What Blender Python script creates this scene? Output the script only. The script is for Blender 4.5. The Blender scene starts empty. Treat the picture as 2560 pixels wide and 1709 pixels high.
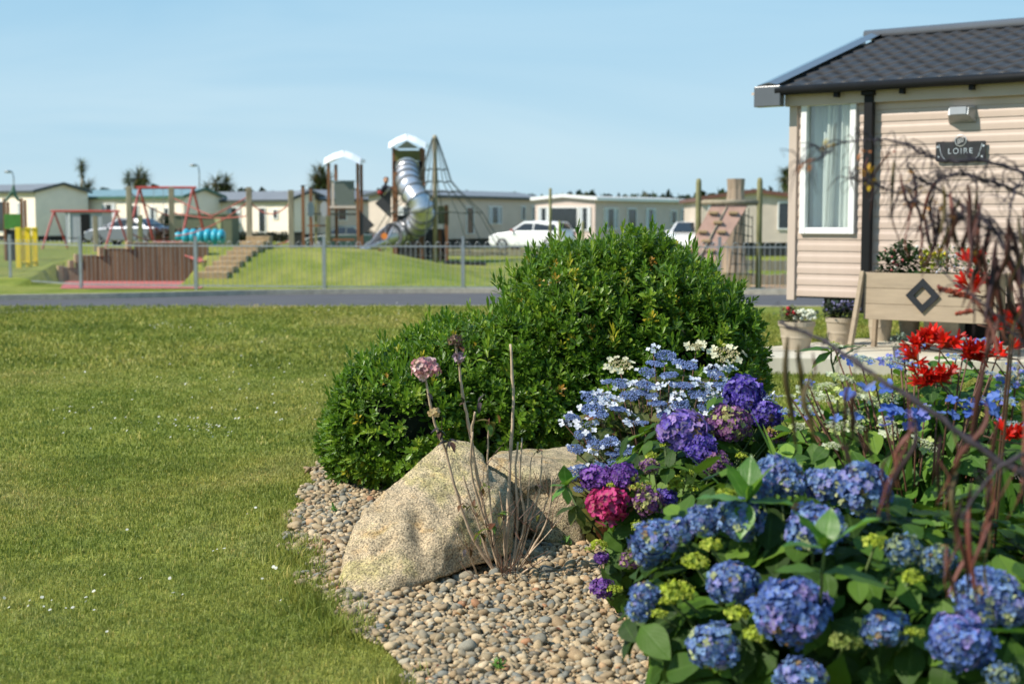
import bpy, bmesh, math, random
import numpy as np
from mathutils import Vector, Matrix, noise as mnoise
random.seed(7); RNG = np.random.default_rng(11)
R = math.radians
S = bpy.context.scene; COL = S.collection
# ------------------------------------------------------------------ camera model
F_PX = 3556.0; EYE = 1.6; PITCH = math.atan(306.5 / F_PX)
CP, SP = math.cos(PITCH), math.sin(PITCH)
def ray(px, py):
    u = (px - 1280) / F_PX; v = (854.5 - py) / F_PX
    return Vector((u, CP + v * SP, -SP + v * CP))
def P(px, py, Y):
    d = ray(px, py); t = Y / d.y
    return Vector((d.x * t, Y, EYE + d.z * t))
def G(px, py, z=0.0):
    d = ray(px, py); t = (z - EYE) / d.z
    return Vector((d.x * t, d.y * t, z))
# ------------------------------------------------------------------ tagging
def tag(o, label=None, cat=None, group=None, kind=None):
    if label: o['label'] = label
    if cat: o['category'] = cat
    if group: o['group'] = group
    if kind: o['kind'] = kind
    return o
def thing(name, label, cat, loc=(0, 0, 0), group=None):
    o = bpy.data.objects.new(name, None); COL.objects.link(o)
    o.location = loc; o.empty_display_size = 0.2
    return tag(o, label, cat, group)
def root_loc(o):
    while o.parent: o = o.parent
    return Vector(o.location)
def link_mesh(name, me, mats, parent=None, origin=None, smooth=False):
    """mesh is in world coordinates; shift it to its thing's base"""
    off = root_loc(parent) if parent else Vector(origin or (0, 0, 0))
    me.transform(Matrix.Translation(-off))
    for m in (mats if isinstance(mats, (list, tuple)) else [mats]):
        me.materials.append(m)
    if smooth: me.polygons.foreach_set('use_smooth', np.ones(len(me.polygons), bool))
    o = bpy.data.objects.new(name, me); COL.objects.link(o)
    if parent: o.parent = parent
    else: o.location = off
    return o
class MB:
    def __init__(s): s.v = []; s.f = []; s.m = []; s.mi = 0
    def add(s, vs, fs):
        b = len(s.v); s.v += [tuple(p) for p in vs]
        for f in fs: s.f.append([b + i for i in f]); s.m.append(s.mi)
    def box(s, c, size, rz=0.0, M=None):
        hx, hy, hz = size[0] / 2, size[1] / 2, size[2] / 2
        T = M if M is not None else Matrix.Rotation(rz, 3, 'Z')
        vs = [Vector(c) + T @ Vector((x * hx, y * hy, z * hz)) for x in (-1, 1) for y in (-1, 1) for z in (-1, 1)]
        s.add(vs, [(0, 1, 3, 2), (4, 6, 7, 5), (0, 4, 5, 1), (2, 3, 7, 6), (0, 2, 6, 4), (1, 5, 7, 3)])
        return s
    def beam(s, a, b, w, h=None, up=(0, 0, 1)):
        a = Vector(a); b = Vector(b); h = h or w; d = (b - a); L = d.length; d.normalize()
        up = Vector(up)
        if abs(d.dot(up)) > .98: up = Vector((0, 1, 0))
        x = d.cross(up).normalized(); y = x.cross(d)
        M = Matrix((d, x, y)).transposed()
        return s.box((a + b) / 2, (L, w, h), M=M)
    def tube(s, pts, rad, n=6, cap=True):
        pts = [Vector(p) for p in pts]
        if not isinstance(rad, (list, tuple)): rad = [rad] * len(pts)
        b = len(s.v); prev = None
        for i, p in enumerate(pts):
            d = (pts[min(i + 1, len(pts) - 1)] - pts[max(i - 1, 0)]).normalized()
            if prev is None:
                a = Vector((0, 0, 1)) if abs(d.z) < .9 else Vector((1, 0, 0))
                x = d.cross(a).normalized()
            else:
                x = (prev - d * prev.dot(d)).normalized()
            prev = x; y = d.cross(x)
            for k in range(n):
                t = 2 * math.pi * k / n
                s.v.append(tuple(p + (x * math.cos(t) + y * math.sin(t)) * rad[i]))
        for i in range(len(pts) - 1):
            for k in range(n):
                k2 = (k + 1) % n
                s.f.append([b + i * n + k, b + i * n + k2, b + (i + 1) * n + k2, b + (i + 1) * n + k]); s.m.append(s.mi)
        if cap:
            s.f.append([b + k for k in range(n)][::-1]); s.m.append(s.mi)
            e = b + (len(pts) - 1) * n; s.f.append([e + k for k in range(n)]); s.m.append(s.mi)
        return s
    def lathe(s, c, prof, n=24):
        b = len(s.v); c = Vector(c)
        for r, z in prof:
            for k in range(n):
                t = 2 * math.pi * k / n
                s.v.append((c.x + r * math.cos(t), c.y + r * math.sin(t), c.z + z))
        for i in range(len(prof) - 1):
            for k in range(n):
                k2 = (k + 1) % n
                s.f.append([b + i * n + k, b + i * n + k2, b + (i + 1) * n + k2, b + (i + 1) * n + k]); s.m.append(s.mi)
        return s
    def prism(s, poly, ext):
        """poly: 3-D points of a flat outline, ext: extrusion vector"""
        n = len(poly); e = Vector(ext); vs = [Vector(p) for p in poly]; vs += [p + e for p in vs]
        s.add(vs, [list(range(n))[::-1], list(range(n, 2 * n))] + [[i, (i + 1) % n, n + (i + 1) % n, n + i] for i in range(n)])
        return s
    def build(s, name, m, parent=None, origin=None, smooth=False, bevel=0, fixn=True):
        me = bpy.data.meshes.new(name); me.from_pydata(s.v, [], s.f); me.validate()
        if fixn:
            bm = bmesh.new(); bm.from_mesh(me); bmesh.ops.recalc_face_normals(bm, faces=bm.faces); bm.to_mesh(me); bm.free()
        if any(s.m) and len(me.polygons) == len(s.m): me.polygons.foreach_set('material_index', s.m)
        o = link_mesh(name, me, m, parent, origin, smooth)
        if bevel:
            md = o.modifiers.new('b', 'BEVEL'); md.width = bevel; md.segments = 2; md.limit_method = 'ANGLE'; md.angle_limit = R(40)
        return o
# ------------------------------------------------------------------ big numpy meshes
class NP:
    """collects template copies; per-vertex attribute lc = (across, along, random, random2), col = colour"""
    def __init__(s): s.V = []; s.F = []; s.A = []; s.C = []; s.n = 0
    def put(s, tv, tf, M, T, lc=None, col=None):
        N = len(T); nv = len(tv)
        V = np.einsum('nij,vj->nvi', M, tv) + T[:, None, :]
        F = tf[None] + (np.arange(N) * nv)[:, None, None] + s.n
        s.V.append(V.reshape(-1, 3)); s.F.append(F.reshape(-1, tf.shape[1])); s.n += N * nv
        r = RNG.random((N, 2))
        A = np.zeros((N, nv, 4))
        if lc is not None: A[:, :, :2] = lc[None]
        A[:, :, 2:] = r[:, None, :]
        s.A.append(A.reshape(-1, 4))
        if col is None: col = np.ones((N, 3))
        C = np.ones((N, nv, 4)); C[:, :, :3] = col[:, None, :] if col.ndim == 2 else col
        s.C.append(C.reshape(-1, 4))
    def build(s, name, mats, parent=None, origin=None, smooth=True):
        V = np.concatenate(s.V); A = np.concatenate(s.A); C = np.concatenate(s.C)
        me = bpy.data.meshes.new(name); me.vertices.add(len(V)); me.vertices.foreach_set('co', V.astype(np.float32).ravel())
        loops = np.concatenate([f.ravel() for f in s.F]); tot = np.concatenate([np.full(len(f), f.shape[1]) for f in s.F])
        me.loops.add(len(loops)); me.loops.foreach_set('vertex_index', loops.astype(np.int32))
        me.polygons.add(len(tot)); st = np.concatenate([[0], np.cumsum(tot)[:-1]])
        me.polygons.foreach_set('loop_start', st.astype(np.int32)); me.polygons.foreach_set('loop_total', tot.astype(np.int32))
        me.update(calc_edges=True)
        a = me.attributes.new('lc', 'FLOAT_COLOR', 'POINT'); a.data.foreach_set('color', A.astype(np.float32).ravel())
        c = me.attributes.new('col', 'FLOAT_COLOR', 'POINT'); c.data.foreach_set('color', C.astype(np.float32).ravel())
        return link_mesh(name, me, mats, parent, origin, smooth)
def frames(D, roll=None, up=None):
    """rotation matrices whose x column is D; z column near up"""
    D = D / np.linalg.norm(D, axis=1, keepdims=True)
    if up is None: up = np.tile([0., 0., 1.], (len(D), 1))
    up = up + RNG.normal(0, 1e-3, D.shape)
    y = np.cross(up, D); y /= np.linalg.norm(y, axis=1, keepdims=True) + 1e-9
    z = np.cross(D, y)
    if roll is not None:
        c, s_ = np.cos(roll)[:, None], np.sin(roll)[:, None]
        y, z = y * c + z * s_, z * c - y * s_
    return np.stack([D, y, z], axis=2)
def zframes(D, spin=None):
    """rotation matrices whose z column is D, spun at random"""
    D = D / np.linalg.norm(D, axis=1, keepdims=True)
    a = np.where(np.abs(D[:, 2:3]) < .9, np.array([[0., 0, 1]]), np.array([[1., 0, 0]]))
    x = np.cross(a, D); x /= np.linalg.norm(x, axis=1, keepdims=True); y = np.cross(D, x)
    if spin is None: spin = RNG.random(len(D)) * 6.283
    c, s_ = np.cos(spin)[:, None], np.sin(spin)[:, None]
    return np.stack([x * c + y * s_, y * c - x * s_, D], axis=2)
def leaf_t(L=1, W=.35, n=3, bend=.15, fold=.12, tip=.0, peak=.45):
    """leaf along +x, n stations, 3 across"""
    v = []; lc = []
    for i in range(n + 1):
        t = i / n; w = W * (math.sin(math.pi * t ** (math.log(.5) / math.log(peak)))) if 0 < t < 1 else (W * .08 if t == 0 else tip)
        z = -bend * t * t
        for k, a in enumerate((-1, 0, 1)):
            v.append((t * L, a * w, z * L + abs(a) * w * fold)); lc.append((.5 + a * .5, t))
    f = []
    for i in range(n):
        for k in range(2):
            a = i * 3 + k; f.append((a, a + 1, a + 4, a + 3))
    return np.array(v, float), np.array(f), np.array(lc, float)
def join_t(parts):
    V = []; Fs = []; L = []; n = 0
    for v, f, l in parts: V.append(v); Fs.append(f + n); L.append(l); n += len(v)
    return np.concatenate(V), np.concatenate(Fs), np.concatenate(L)
# ------------------------------------------------------------------ materials
def new_mat(name):
    m = bpy.data.materials.new(name); m.use_nodes = True; nt = m.node_tree; nt.nodes.clear()
    out = nt.nodes.new('ShaderNodeOutputMaterial'); return m, nt, out
def N(nt, t, **kw):
    n = nt.nodes.new(t)
    for k, v in kw.items():
        if k.startswith('_'): setattr(n, k[1:], v)
        else: n.inputs[k.replace('__', ' ')].default_value = v
    return n
def ramp(nt, src, stops, interp='LINEAR'):
    n = nt.nodes.new('ShaderNodeValToRGB'); cr = n.color_ramp; cr.interpolation = interp
    while len(cr.elements) < len(stops): cr.elements.new(.5)
    for e, (p, c) in zip(cr.elements, stops):
        e.position = p; e.color = (*c, 1) if len(c) == 3 else c
    nt.links.new(src, n.inputs[0]); return n.outputs[0]
def mixc(nt, fac, a, b, mode='MIX'):
    n = nt.nodes.new('ShaderNodeMix'); n.data_type = 'RGBA'; n.blend_type = mode
    for i, v in ((0, fac), (6, a), (7, b)):
        if hasattr(v, 'links'): nt.links.new(v, n.inputs[i])
        else: n.inputs[i].default_value = (*v, 1) if isinstance(v, tuple) and len(v) == 3 else v
    return n.outputs[2]
def bump(nt, src, dist=.01, strength=.5):
    b = nt.nodes.new('ShaderNodeBump'); b.inputs['Distance'].default_value = dist; b.inputs['Strength'].default_value = strength
    nt.links.new(src, b.inputs['Height']); return b.outputs[0]
def pos(nt, scale=(1, 1, 1), obj=False):
    if obj: c = nt.nodes.new('ShaderNodeTexCoord').outputs['Object']
    else: c = nt.nodes.new('ShaderNodeNewGeometry').outputs['Position']
    m = nt.nodes.new('ShaderNodeMapping'); m.inputs['Scale'].default_value = scale; nt.links.new(c, m.inputs[0]); return m.outputs[0]
def noise(nt, scale, detail=4, vec=None, rough=.55, dist=0):
    n = nt.nodes.new('ShaderNodeTexNoise'); n.inputs['Scale'].default_value = scale; n.inputs['Detail'].default_value = detail
    n.inputs['Roughness'].default_value = rough; n.inputs['Distortion'].default_value = dist
    nt.links.new(vec if vec is not None else pos(nt), n.inputs['Vector']); return n.outputs[0]
def plain(name, c, rough=.6, metal=0, var=.15, scale=6, bmp=0, stretch=(1, 1, 1), coat=0, spec=.5):
    m, nt, out = new_mat(name); p = N(nt, 'ShaderNodeBsdfPrincipled', Roughness=rough, Metallic=metal)
    p.inputs['Specular IOR Level'].default_value = spec
    if coat: p.inputs['Coat Weight'].default_value = coat; p.inputs['Coat Roughness'].default_value = .08
    v = pos(nt, stretch); n = noise(nt, scale, 5, v)
    lo = tuple(max(0, x * (1 - var)) for x in c); hi = tuple(min(1, x * (1 + var)) for x in c)
    nt.links.new(ramp(nt, n, [(.3, lo), (.7, hi)]), p.inputs['Base Color'])
    if bmp: nt.links.new(bump(nt, noise(nt, scale * 5, 4, v), bmp, .6), p.inputs['Normal'])
    nt.links.new(p.outputs[0], out.inputs[0]); return m
def leaf_mat(name, stops, rough=.35, trans=.25, vein=(.3, .45, .12), spec=.5, tcol=None):
    m, nt, out = new_mat(name); a = N(nt, 'ShaderNodeAttribute', _attribute_name='lc')
    sep = nt.nodes.new('ShaderNodeSeparateColor'); nt.links.new(a.outputs['Color'], sep.inputs[0])
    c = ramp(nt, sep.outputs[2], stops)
    # midrib and side veins, from across / along coordinates of the leaf
    d = N(nt, 'ShaderNodeMath', _operation='ABSOLUTE'); s1 = N(nt, 'ShaderNodeMath', _operation='SUBTRACT'); s1.inputs[1].default_value = .5
    nt.links.new(sep.outputs[0], s1.inputs[0]); nt.links.new(s1.outputs[0], d.inputs[0])
    rib = ramp(nt, d.outputs[0], [(.0, (1, 1, 1)), (.07, (0, 0, 0))])
    w = N(nt, 'ShaderNodeMath', _operation='SUBTRACT'); nt.links.new(sep.outputs[1], w.inputs[0]); nt.links.new(d.outputs[0], w.inputs[1])
    w2 = N(nt, 'ShaderNodeMath', _operation='MULTIPLY'); w2.inputs[1].default_value = 46; nt.links.new(w.outputs[0], w2.inputs[0])
    w3 = N(nt, 'ShaderNodeMath', _operation='SINE'); nt.links.new(w2.outputs[0], w3.inputs[0])
    side = ramp(nt, w3.outputs[0], [(.75, (0, 0, 0)), (1, (.35, .35, .35))])
    mx = nt.nodes.new('ShaderNodeMath'); mx.operation = 'MAXIMUM'; nt.links.new(rib, mx.inputs[0]); nt.links.new(side, mx.inputs[1])
    mm = N(nt, 'ShaderNodeMath', _operation='MULTIPLY'); mm.inputs[1].default_value = .45; nt.links.new(mx.outputs[0], mm.inputs[0])
    c = mixc(nt, mm.outputs[0], c, vein)
    p = N(nt, 'ShaderNodeBsdfPrincipled', Roughness=rough); p.inputs['Specular IOR Level'].default_value = spec
    nt.links.new(c, p.inputs['Base Color']); nt.links.new(bump(nt, mx.outputs[0], .002, .5), p.inputs['Normal'])
    t = nt.nodes.new('ShaderNodeBsdfTranslucent')
    tc = mixc(nt, .5, c, tcol or (.25, .45, .03)); nt.links.new(tc, t.inputs[0])
    ms = N(nt, 'ShaderNodeMixShader', Fac=trans); nt.links.new(p.outputs[0], ms.inputs[1]); nt.links.new(t.outputs[0], ms.inputs[2])
    nt.links.new(ms.outputs[0], out.inputs[0]); return m
def attr_mat(name, rough=.5, trans=.2, spec=.4, speck=0, bmp=0):
    m, nt, out = new_mat(name); a = N(nt, 'ShaderNodeAttribute', _attribute_name='col'); c = a.outputs['Color']
    p = N(nt, 'ShaderNodeBsdfPrincipled', Roughness=rough); p.inputs['Specular IOR Level'].default_value = spec
    if speck:
        n = noise(nt, speck, 3); c = mixc(nt, 1., c, ramp(nt, n, [(.3, (.72, .72, .72)), (.7, (1.15, 1.15, 1.15))]), 'MULTIPLY')
        if bmp: nt.links.new(bump(nt, n, bmp, .5), p.inputs['Normal'])
    nt.links.new(c, p.inputs['Base Color'])
    if trans:
        t = nt.nodes.new('ShaderNodeBsdfTranslucent'); nt.links.new(c, t.inputs[0])
        ms = N(nt, 'ShaderNodeMixShader', Fac=trans); nt.links.new(p.outputs[0], ms.inputs[1]); nt.links.new(t.outputs[0], ms.inputs[2])
        nt.links.new(ms.outputs[0], out.inputs[0])
    else: nt.links.new(p.outputs[0], out.inputs[0])
    return m
def grass_color(nt, rnd=None):
    g1 = noise(nt, .55, 5, pos(nt, (1, .8, 1)), .6, .6); g2 = noise(nt, 2.6, 4, pos(nt, (1, 1, 1)), .6)
    g3 = noise(nt, .16, 2)
    a = ramp(nt, g1, [(.26, (.150, .185, .034)), (.42, (.212, .240, .046)), (.56, (.278, .284, .066)), (.72, (.355, .325, .118))])
    b = ramp(nt, g2, [(.3, (.78, .84, .76)), (.7, (1.16, 1.12, 1.08))])
    c = mixc(nt, 1., a, b, 'MULTIPLY')
    c = mixc(nt, 1., c, ramp(nt, g3, [(.35, (.9, 1.0, .85)), (.65, (1.12, 1.05, 1.1))]), 'MULTIPLY')
    return c
def grass_ground(name, gain=1.0):
    m, nt, out = new_mat(name); p = N(nt, 'ShaderNodeBsdfPrincipled', Roughness=.9); p.inputs['Specular IOR Level'].default_value = .1
    c = grass_color(nt); f = noise(nt, 90, 3, pos(nt)); f2 = noise(nt, 22, 3, pos(nt, (1, .6, 1)))
    c = mixc(nt, 1., c, ramp(nt, f, [(.3, (.6 * gain,) * 3), (.7, (1.25 * gain,) * 3)]), 'MULTIPLY')
    c = mixc(nt, 1., c, ramp(nt, f2, [(.3, (.8,) * 3), (.7, (1.18,) * 3)]), 'MULTIPLY')
    nt.links.new(c, p.inputs['Base Color']); nt.links.new(bump(nt, f, .03, .8), p.inputs['Normal'])
    nt.links.new(p.outputs[0], out.inputs[0]); return m
def grass_blade(name):
    m, nt, out = new_mat(name); a = N(nt, 'ShaderNodeAttribute', _attribute_name='lc')
    sep = nt.nodes.new('ShaderNodeSeparateColor'); nt.links.new(a.outputs['Color'], sep.inputs[0])
    c = grass_color(nt)
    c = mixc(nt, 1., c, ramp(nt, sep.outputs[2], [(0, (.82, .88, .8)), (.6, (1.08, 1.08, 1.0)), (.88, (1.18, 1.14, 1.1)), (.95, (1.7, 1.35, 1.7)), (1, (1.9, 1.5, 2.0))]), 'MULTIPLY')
    p = N(nt, 'ShaderNodeBsdfPrincipled', Roughness=.5); p.inputs['Specular IOR Level'].default_value = .25; nt.links.new(c, p.inputs['Base Color'])
    t = nt.nodes.new('ShaderNodeBsdfTranslucent'); nt.links.new(c, t.inputs[0])
    ms = N(nt, 'ShaderNodeMixShader', Fac=.3); nt.links.new(p.outputs[0], ms.inputs[1]); nt.links.new(t.outputs[0], ms.inputs[2])
    nt.links.new(ms.outputs[0], out.inputs[0]); return m
# ================================================================== camera, sun, sky
cam = bpy.data.cameras.new('camera'); co = bpy.data.objects.new('camera', cam); COL.objects.link(co)
co.location = (0, 0, EYE); co.rotation_euler = (R(90) - PITCH, 0, 0)
cam.lens = 50; cam.sensor_width = 36; cam.clip_end = 2000; cam.clip_start = .05
cam.dof.use_dof = True; cam.dof.focus_distance = 7.3; cam.dof.aperture_fstop = 2.7; cam.dof.aperture_blades = 0
S.camera = co
S.render.resolution_x = 1024; S.render.resolution_y = 683
SUN_AZ, SUN_EL = R(203), R(43)                  # towards the sun: left and a little behind the camera
sv = Vector((math.cos(SUN_AZ) * math.cos(SUN_EL), math.sin(SUN_AZ) * math.cos(SUN_EL), math.sin(SUN_EL)))
sun = bpy.data.lights.new('sun', 'SUN'); sun.energy = 5.0; sun.angle = R(.5); sun.color = (1, .93, .82)
so = bpy.data.objects.new('sun', sun); COL.objects.link(so); so.rotation_euler = sv.to_track_quat('Z', 'Y').to_euler()
W = bpy.data.worlds.new('World'); S.world = W; W.use_nodes = True; nt = W.node_tree
bg = nt.nodes['Background']; sk = nt.nodes.new('ShaderNodeTexSky'); sk.sky_type = 'NISHITA'; sk.sun_disc = False
sk.sun_elevation = SUN_EL; sk.sun_rotation = math.atan2(sv.x, sv.y); sk.air_density = 1.0; sk.dust_density = .6; sk.ozone_density = 2.2; sk.altitude = 0
tc = nt.nodes.new('ShaderNodeTexCoord'); mp = nt.nodes.new('ShaderNodeMapping'); mp.inputs['Scale'].default_value = (1.2, 1.2, 7)
mp.inputs['Rotation'].default_value = (0, R(-12), 0)
nt.links.new(tc.outputs['Generated'], mp.inputs[0])
cn = noise(nt, 1.7, 4, mp.outputs[0], .55, .6)
veil = .85
sz_ = nt.nodes.new('ShaderNodeSeparateXYZ'); nt.links.new(tc.outputs['Generated'], sz_.inputs[0])
skycol = mixc(nt, 1., ramp(nt, sz_.outputs[2], [(0, (.58, .80, .93)), (.16, (.37, .66, .88)), (.5, (.22, .48, .80))]), ramp(nt, cn, [(.36, (9.2, 9.6, 9.8)), (.70, (11.8, 10.8, 10.3))]), 'MULTIPLY')
skc = mixc(nt, veil, sk.outputs[0], skycol)
nt.links.new(skc, bg.inputs[0]); bg.inputs[1].default_value = .085
S.view_settings.view_transform = 'Standard'; S.view_settings.look = 'None'; S.view_settings.gamma = 1; S.view_settings.exposure = .27
S.render.engine = 'CYCLES'; S.cycles.max_bounces = 6; S.cycles.transparent_max_bounces = 8
# ================================================================== common materials
M_ = {}
def mt(k, *a, **kw):
    M_[k] = plain(k, *a, **kw); return M_[k]
mt('white_paint', (.78, .78, .76), .45, var=.04); mt('cream_wall', (.90, .78, .64), .6, var=.05, scale=2)
mt('beige_wall', (.62, .52, .43), .6, var=.06, scale=2); mt('pinkish_wall', (.62, .50, .43), .6, var=.05, scale=2)
mt('grey_roof', (.20, .205, .215), .5, var=.12, scale=2); mt('teal_roof', (.17, .27, .29), .45, var=.1, scale=2)
mt('pale_roof', (.62, .61, .58), .5, var=.08); mt('dark_trim', (.05, .06, .055), .5); mt('green_trim', (.05, .12, .08), .5)
mt('brown_trim', (.16, .07, .05), .5); mt('grey_wood', (.26, .225, .165), .8, var=.35, scale=9, stretch=(1, 1, .15), bmp=.01)
mt('post_wood', (.30, .255, .175), .8, var=.3, scale=8, stretch=(1, 1, .2), bmp=.01)
mt('mossy_wood', (.22, .21, .10), .85, var=.35, scale=9, stretch=(1, 1, .3), bmp=.01)
mt('brown_wood', (.20, .085, .035), .65, var=.3, scale=7, stretch=(1, 1, .2)); mt('tan_wood', (.40, .28, .15), .8, var=.25, scale=12)
mt('sleeper', (.135, .085, .045), .85, var=.3, scale=8, stretch=(1, 1, .1), bmp=.01)
mt('dark_panel', (.045, .043, .048), .5); mt('steel', (.62, .62, .65), .36, metal=.8, var=.12, scale=4); mt('galv', (.36, .38, .39), .45, metal=.6, var=.15, scale=9)
mt('roof_white', (.86, .88, .9), .3, var=.03); mt('olive_panel', (.13, .12, .02), .5); mt('mesh_panel', (.12, .14, .125), .6, scale=30)
mt('red_paint', (.42, .055, .045), .45, var=.1); mt('red_rope', (.36, .10, .08), .8); mt('dark_rope', (.05, .06, .05), .8)
mt('yellow_paint', (.80, .58, .02), .45, var=.08); mt('green_paint', (.06, .20, .03), .45); mt('turquoise', (.035, .36, .47), .4, var=.12, scale=5)
mt('pale_blue_grey', (.33, .35, .38), .5, var=.06); mt('shed_green', (.14, .15, .09), .7, var=.12); mt('shed_light', (.42, .44, .22), .7)
mt('black', (.009, .009, .010), .5, spec=.2); mt('near_black', (.02, .022, .022), .6); mt('rubber_red', (.46, .13, .12), .9, var=.15, scale=10)
mt('kerb', (.42, .38, .30), .85, var=.2, scale=8, bmp=.004); mt('slab', (.56, .51, .40), .8, var=.12, scale=3, bmp=.002)
mt('slab_edge', (.60, .52, .40), .8, var=.12, scale=5); mt('window_dark', (.02, .025, .03), .08, spec=.8)
mt('curtain', (.55, .58, .60), .8, var=.08, scale=3); mt('net_curtain', (.74, .76, .75), .8, var=.05)
mt('soil', (.06, .04, .025), .95, var=.4, scale=40, bmp=.02)
def asphalt():
    m, nt, out = new_mat('asphalt'); p = N(nt, 'ShaderNodeBsdfPrincipled', Roughness=.85)
    c = ramp(nt, noise(nt, 1.2, 4, pos(nt, (1, 2, 1))), [(.3, (.070, .066, .070)), (.7, (.095, .089, .092))])
    c = mixc(nt, 1., c, ramp(nt, noise(nt, 160, 2), [(.3, (.75,) * 3), (.7, (1.25,) * 3)]), 'MULTIPLY')
    nt.links.new(c, p.inputs['Base Color']); nt.links.new(p.outputs[0], out.inputs[0]); return m
M_['asphalt'] = asphalt()
M_['lawn'] = grass_ground('lawn', 1.05); M_['blade'] = grass_blade('blade')
M_['leafcol'] = attr_mat('leafcol', .5, .25)
def hf(name, xs, ys, fn, m, origin=(0, 0, 0)):
    V = []; nx, ny = len(xs), len(ys)
    for y in ys:
        for x in xs: V.append((x, y, fn(x, y)))
    Fc = [(j * nx + i, j * nx + i + 1, (j + 1) * nx + i + 1, (j + 1) * nx + i) for j in range(ny - 1) for i in range(nx - 1)]
    me = bpy.data.meshes.new(name); me.from_pydata(V, [], Fc); return link_mesh(name, me, m, None, origin, True)
def ss(a, b, x):
    t = min(1, max(0, (x - a) / (b - a))); return t * t * (3 - 2 * t)
def terr(x, y): return .3 * ss(46, 82, y) * (1 - ss(-13, -2, x))
# ================================================================== ground
xs = sorted(set([-600, -300, -150, -90, -60] + [round(-45 + i * 1.5, 2) for i in range(54)] + [60, 100, 200, 600]))
ys = [-30, -10, 0, 5, 10, 20, 30] + [40 + i * 2 for i in range(30)] + [120, 180, 400, 900]
tag(hf('lawn', xs, ys, terr, M_['lawn']), kind='structure')
def strip(name, A, B, z, m, kind='structure', side=None):
    """flat strip between polylines A and B"""
    V = [(p[0], p[1], z) for p in A] + [(p[0], p[1], z) for p in B]; n = len(A)
    me = bpy.data.meshes.new(name); me.from_pydata(V, [], [(i, i + 1, n + i + 1, n + i) for i in range(n - 1)])
    return tag(link_mesh(name, me, m), kind=kind)
near_px = [(-1300, 836), (-500, 806), (0, 783), (300, 773), (700, 768), (1230, 765), (1900, 766), (2560, 766), (3600, 768)]
far_px = [(-1300, 776), (-500, 760), (0, 751), (300, 746), (700, 737), (1230, 733), (1900, 737), (2560, 740), (3600, 745)]
NR = [G(*p) for p in near_px]; FR = [G(*p) for p in far_px]
def resample(L, n=60):
    out = []
    for i in range(n):
        t = i / (n - 1) * (len(L) - 1); k = min(int(t), len(L) - 2); f = t - k
        p0 = L[max(k - 1, 0)]; p1 = L[k]; p2 = L[k + 1]; p3 = L[min(k + 2, len(L) - 1)]
        out.append(.5 * ((2 * p1) + (p2 - p0) * f + (2 * p0 - 5 * p1 + 4 * p2 - p3) * f * f + (3 * p1 - p0 - 3 * p2 + p3) * f ** 3))
    return out
NR = resample(NR); FR = resample(FR)
strip('road', NR, FR, .006, M_['asphalt'])
k = MB()
for i in range(len(FR) - 1):
    k.prism([FR[i], FR[i + 1], FR[i + 1] + Vector((0, .14, 0)), FR[i] + Vector((0, .14, 0))], (0, 0, .11))
tag(k.build('kerb', M_['kerb']), kind='structure')
k = MB()
for i in range(len(NR) - 1):
    k.prism([NR[i] - Vector((0, .05, 0)), NR[i + 1] - Vector((0, .05, 0)), NR[i + 1], NR[i]], (0, 0, .02))
tag(k.build('road_edging', M_['kerb']), kind='structure')
# ---- mound and pit
PX0, PX1, PY = P(150, 600, 36.7).x, -7.95, 37.0
def mound(x, y):
    h = (.92 - .07 * ss(-9, -6, x)) * ss(33.0, 38.3, y) * (1 - ss(38.8, 50, y)) * (1 - ss(-4.8, .4, x)) * ss(-14.5, -9.9, x)
    h += .02 * mnoise.noise(Vector((x * .5, y * .5, 0)))
    if x < -11.6: h = max(h, 0) * 1
    inp = (PX0 - .05 < x < PX1 and y < PY)
    return -.05 if inp else h - .02
mx = [-16 + i * .15 for i in range(117)] + [2.0]; my = [32.4 + i * .2 for i in range(100)]
m_o = hf('grass_mound', mx, my, mound, grass_ground('mound_grass', 1.12)); tag(m_o, kind='structure')
V = [G(150, 722), G(500, 722), (-7.7, 37.05, 0), (PX0, 37.05, 0)]
me = bpy.data.meshes.new('rubber_surface'); me.from_pydata([(v[0], v[1], .012) for v in V], [], [(0, 1, 2, 3)])
tag(link_mesh('rubber_surface', me, M_['rubber_red']), kind='structure')
t = thing('timber_retaining_wall', 'stepped brown upright timber wall cut into the grass bank', 'retaining wall', (P(320, 700, 36.7).x, 36.7, 0))
steps = [(150, 176, .36), (176, 192, .50), (192, 252, .66), (252, 322, .84), (322, 500, .98)]
w = MB(); rr = random.Random(3)
x = PX0; xe = PX1 + .1
def wall_h(x):
    for a, b, h in steps:
        if x < P(b, 600, 36.7).x: return h
    return .98
while x < xe:
    d = .19; w.box((x + d / 2, 36.75 + rr.uniform(-.008, .008), wall_h(x) / 2 - .1), (d - .008, .16, wall_h(x) + .2 + rr.uniform(-.004, .004))); x += d
w.build('planks', M_['sleeper'], t)
for a, b, h in steps:
    xx = P(a, 600, 36.7).x; q = MB(); hp_ = 0 if a == 150 else wall_h(xx - .1) ; q.box((xx - .0, 36.66, (h + hp_) / 2 + .02), (.14, .14, h - hp_ + .06), rz=R(40)); q.build('end_post', M_['tan_wood'], t, bevel=.015)
    if b < 450:
        q = MB(); q.box(((xx + P(b, 600, 36.7).x) / 2, 36.75, h + .015), (abs(P(b, 600, 36.7).x - xx) - .1, .19, .03)); q.build('coping', M_['post_wood'], t)
q = MB(); q.box(((P(322, 600, 36.7).x + xe) / 2, 36.75, .997), (xe - P(322, 600, 36.7).x - .1, .19, .03)); q.build('coping', M_['post_wood'], t)
t = thing('timber_steps', 'weathered tan timber steps climbing the bank beside the red pit', 'steps', (-7.5, 35, 0))
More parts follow.
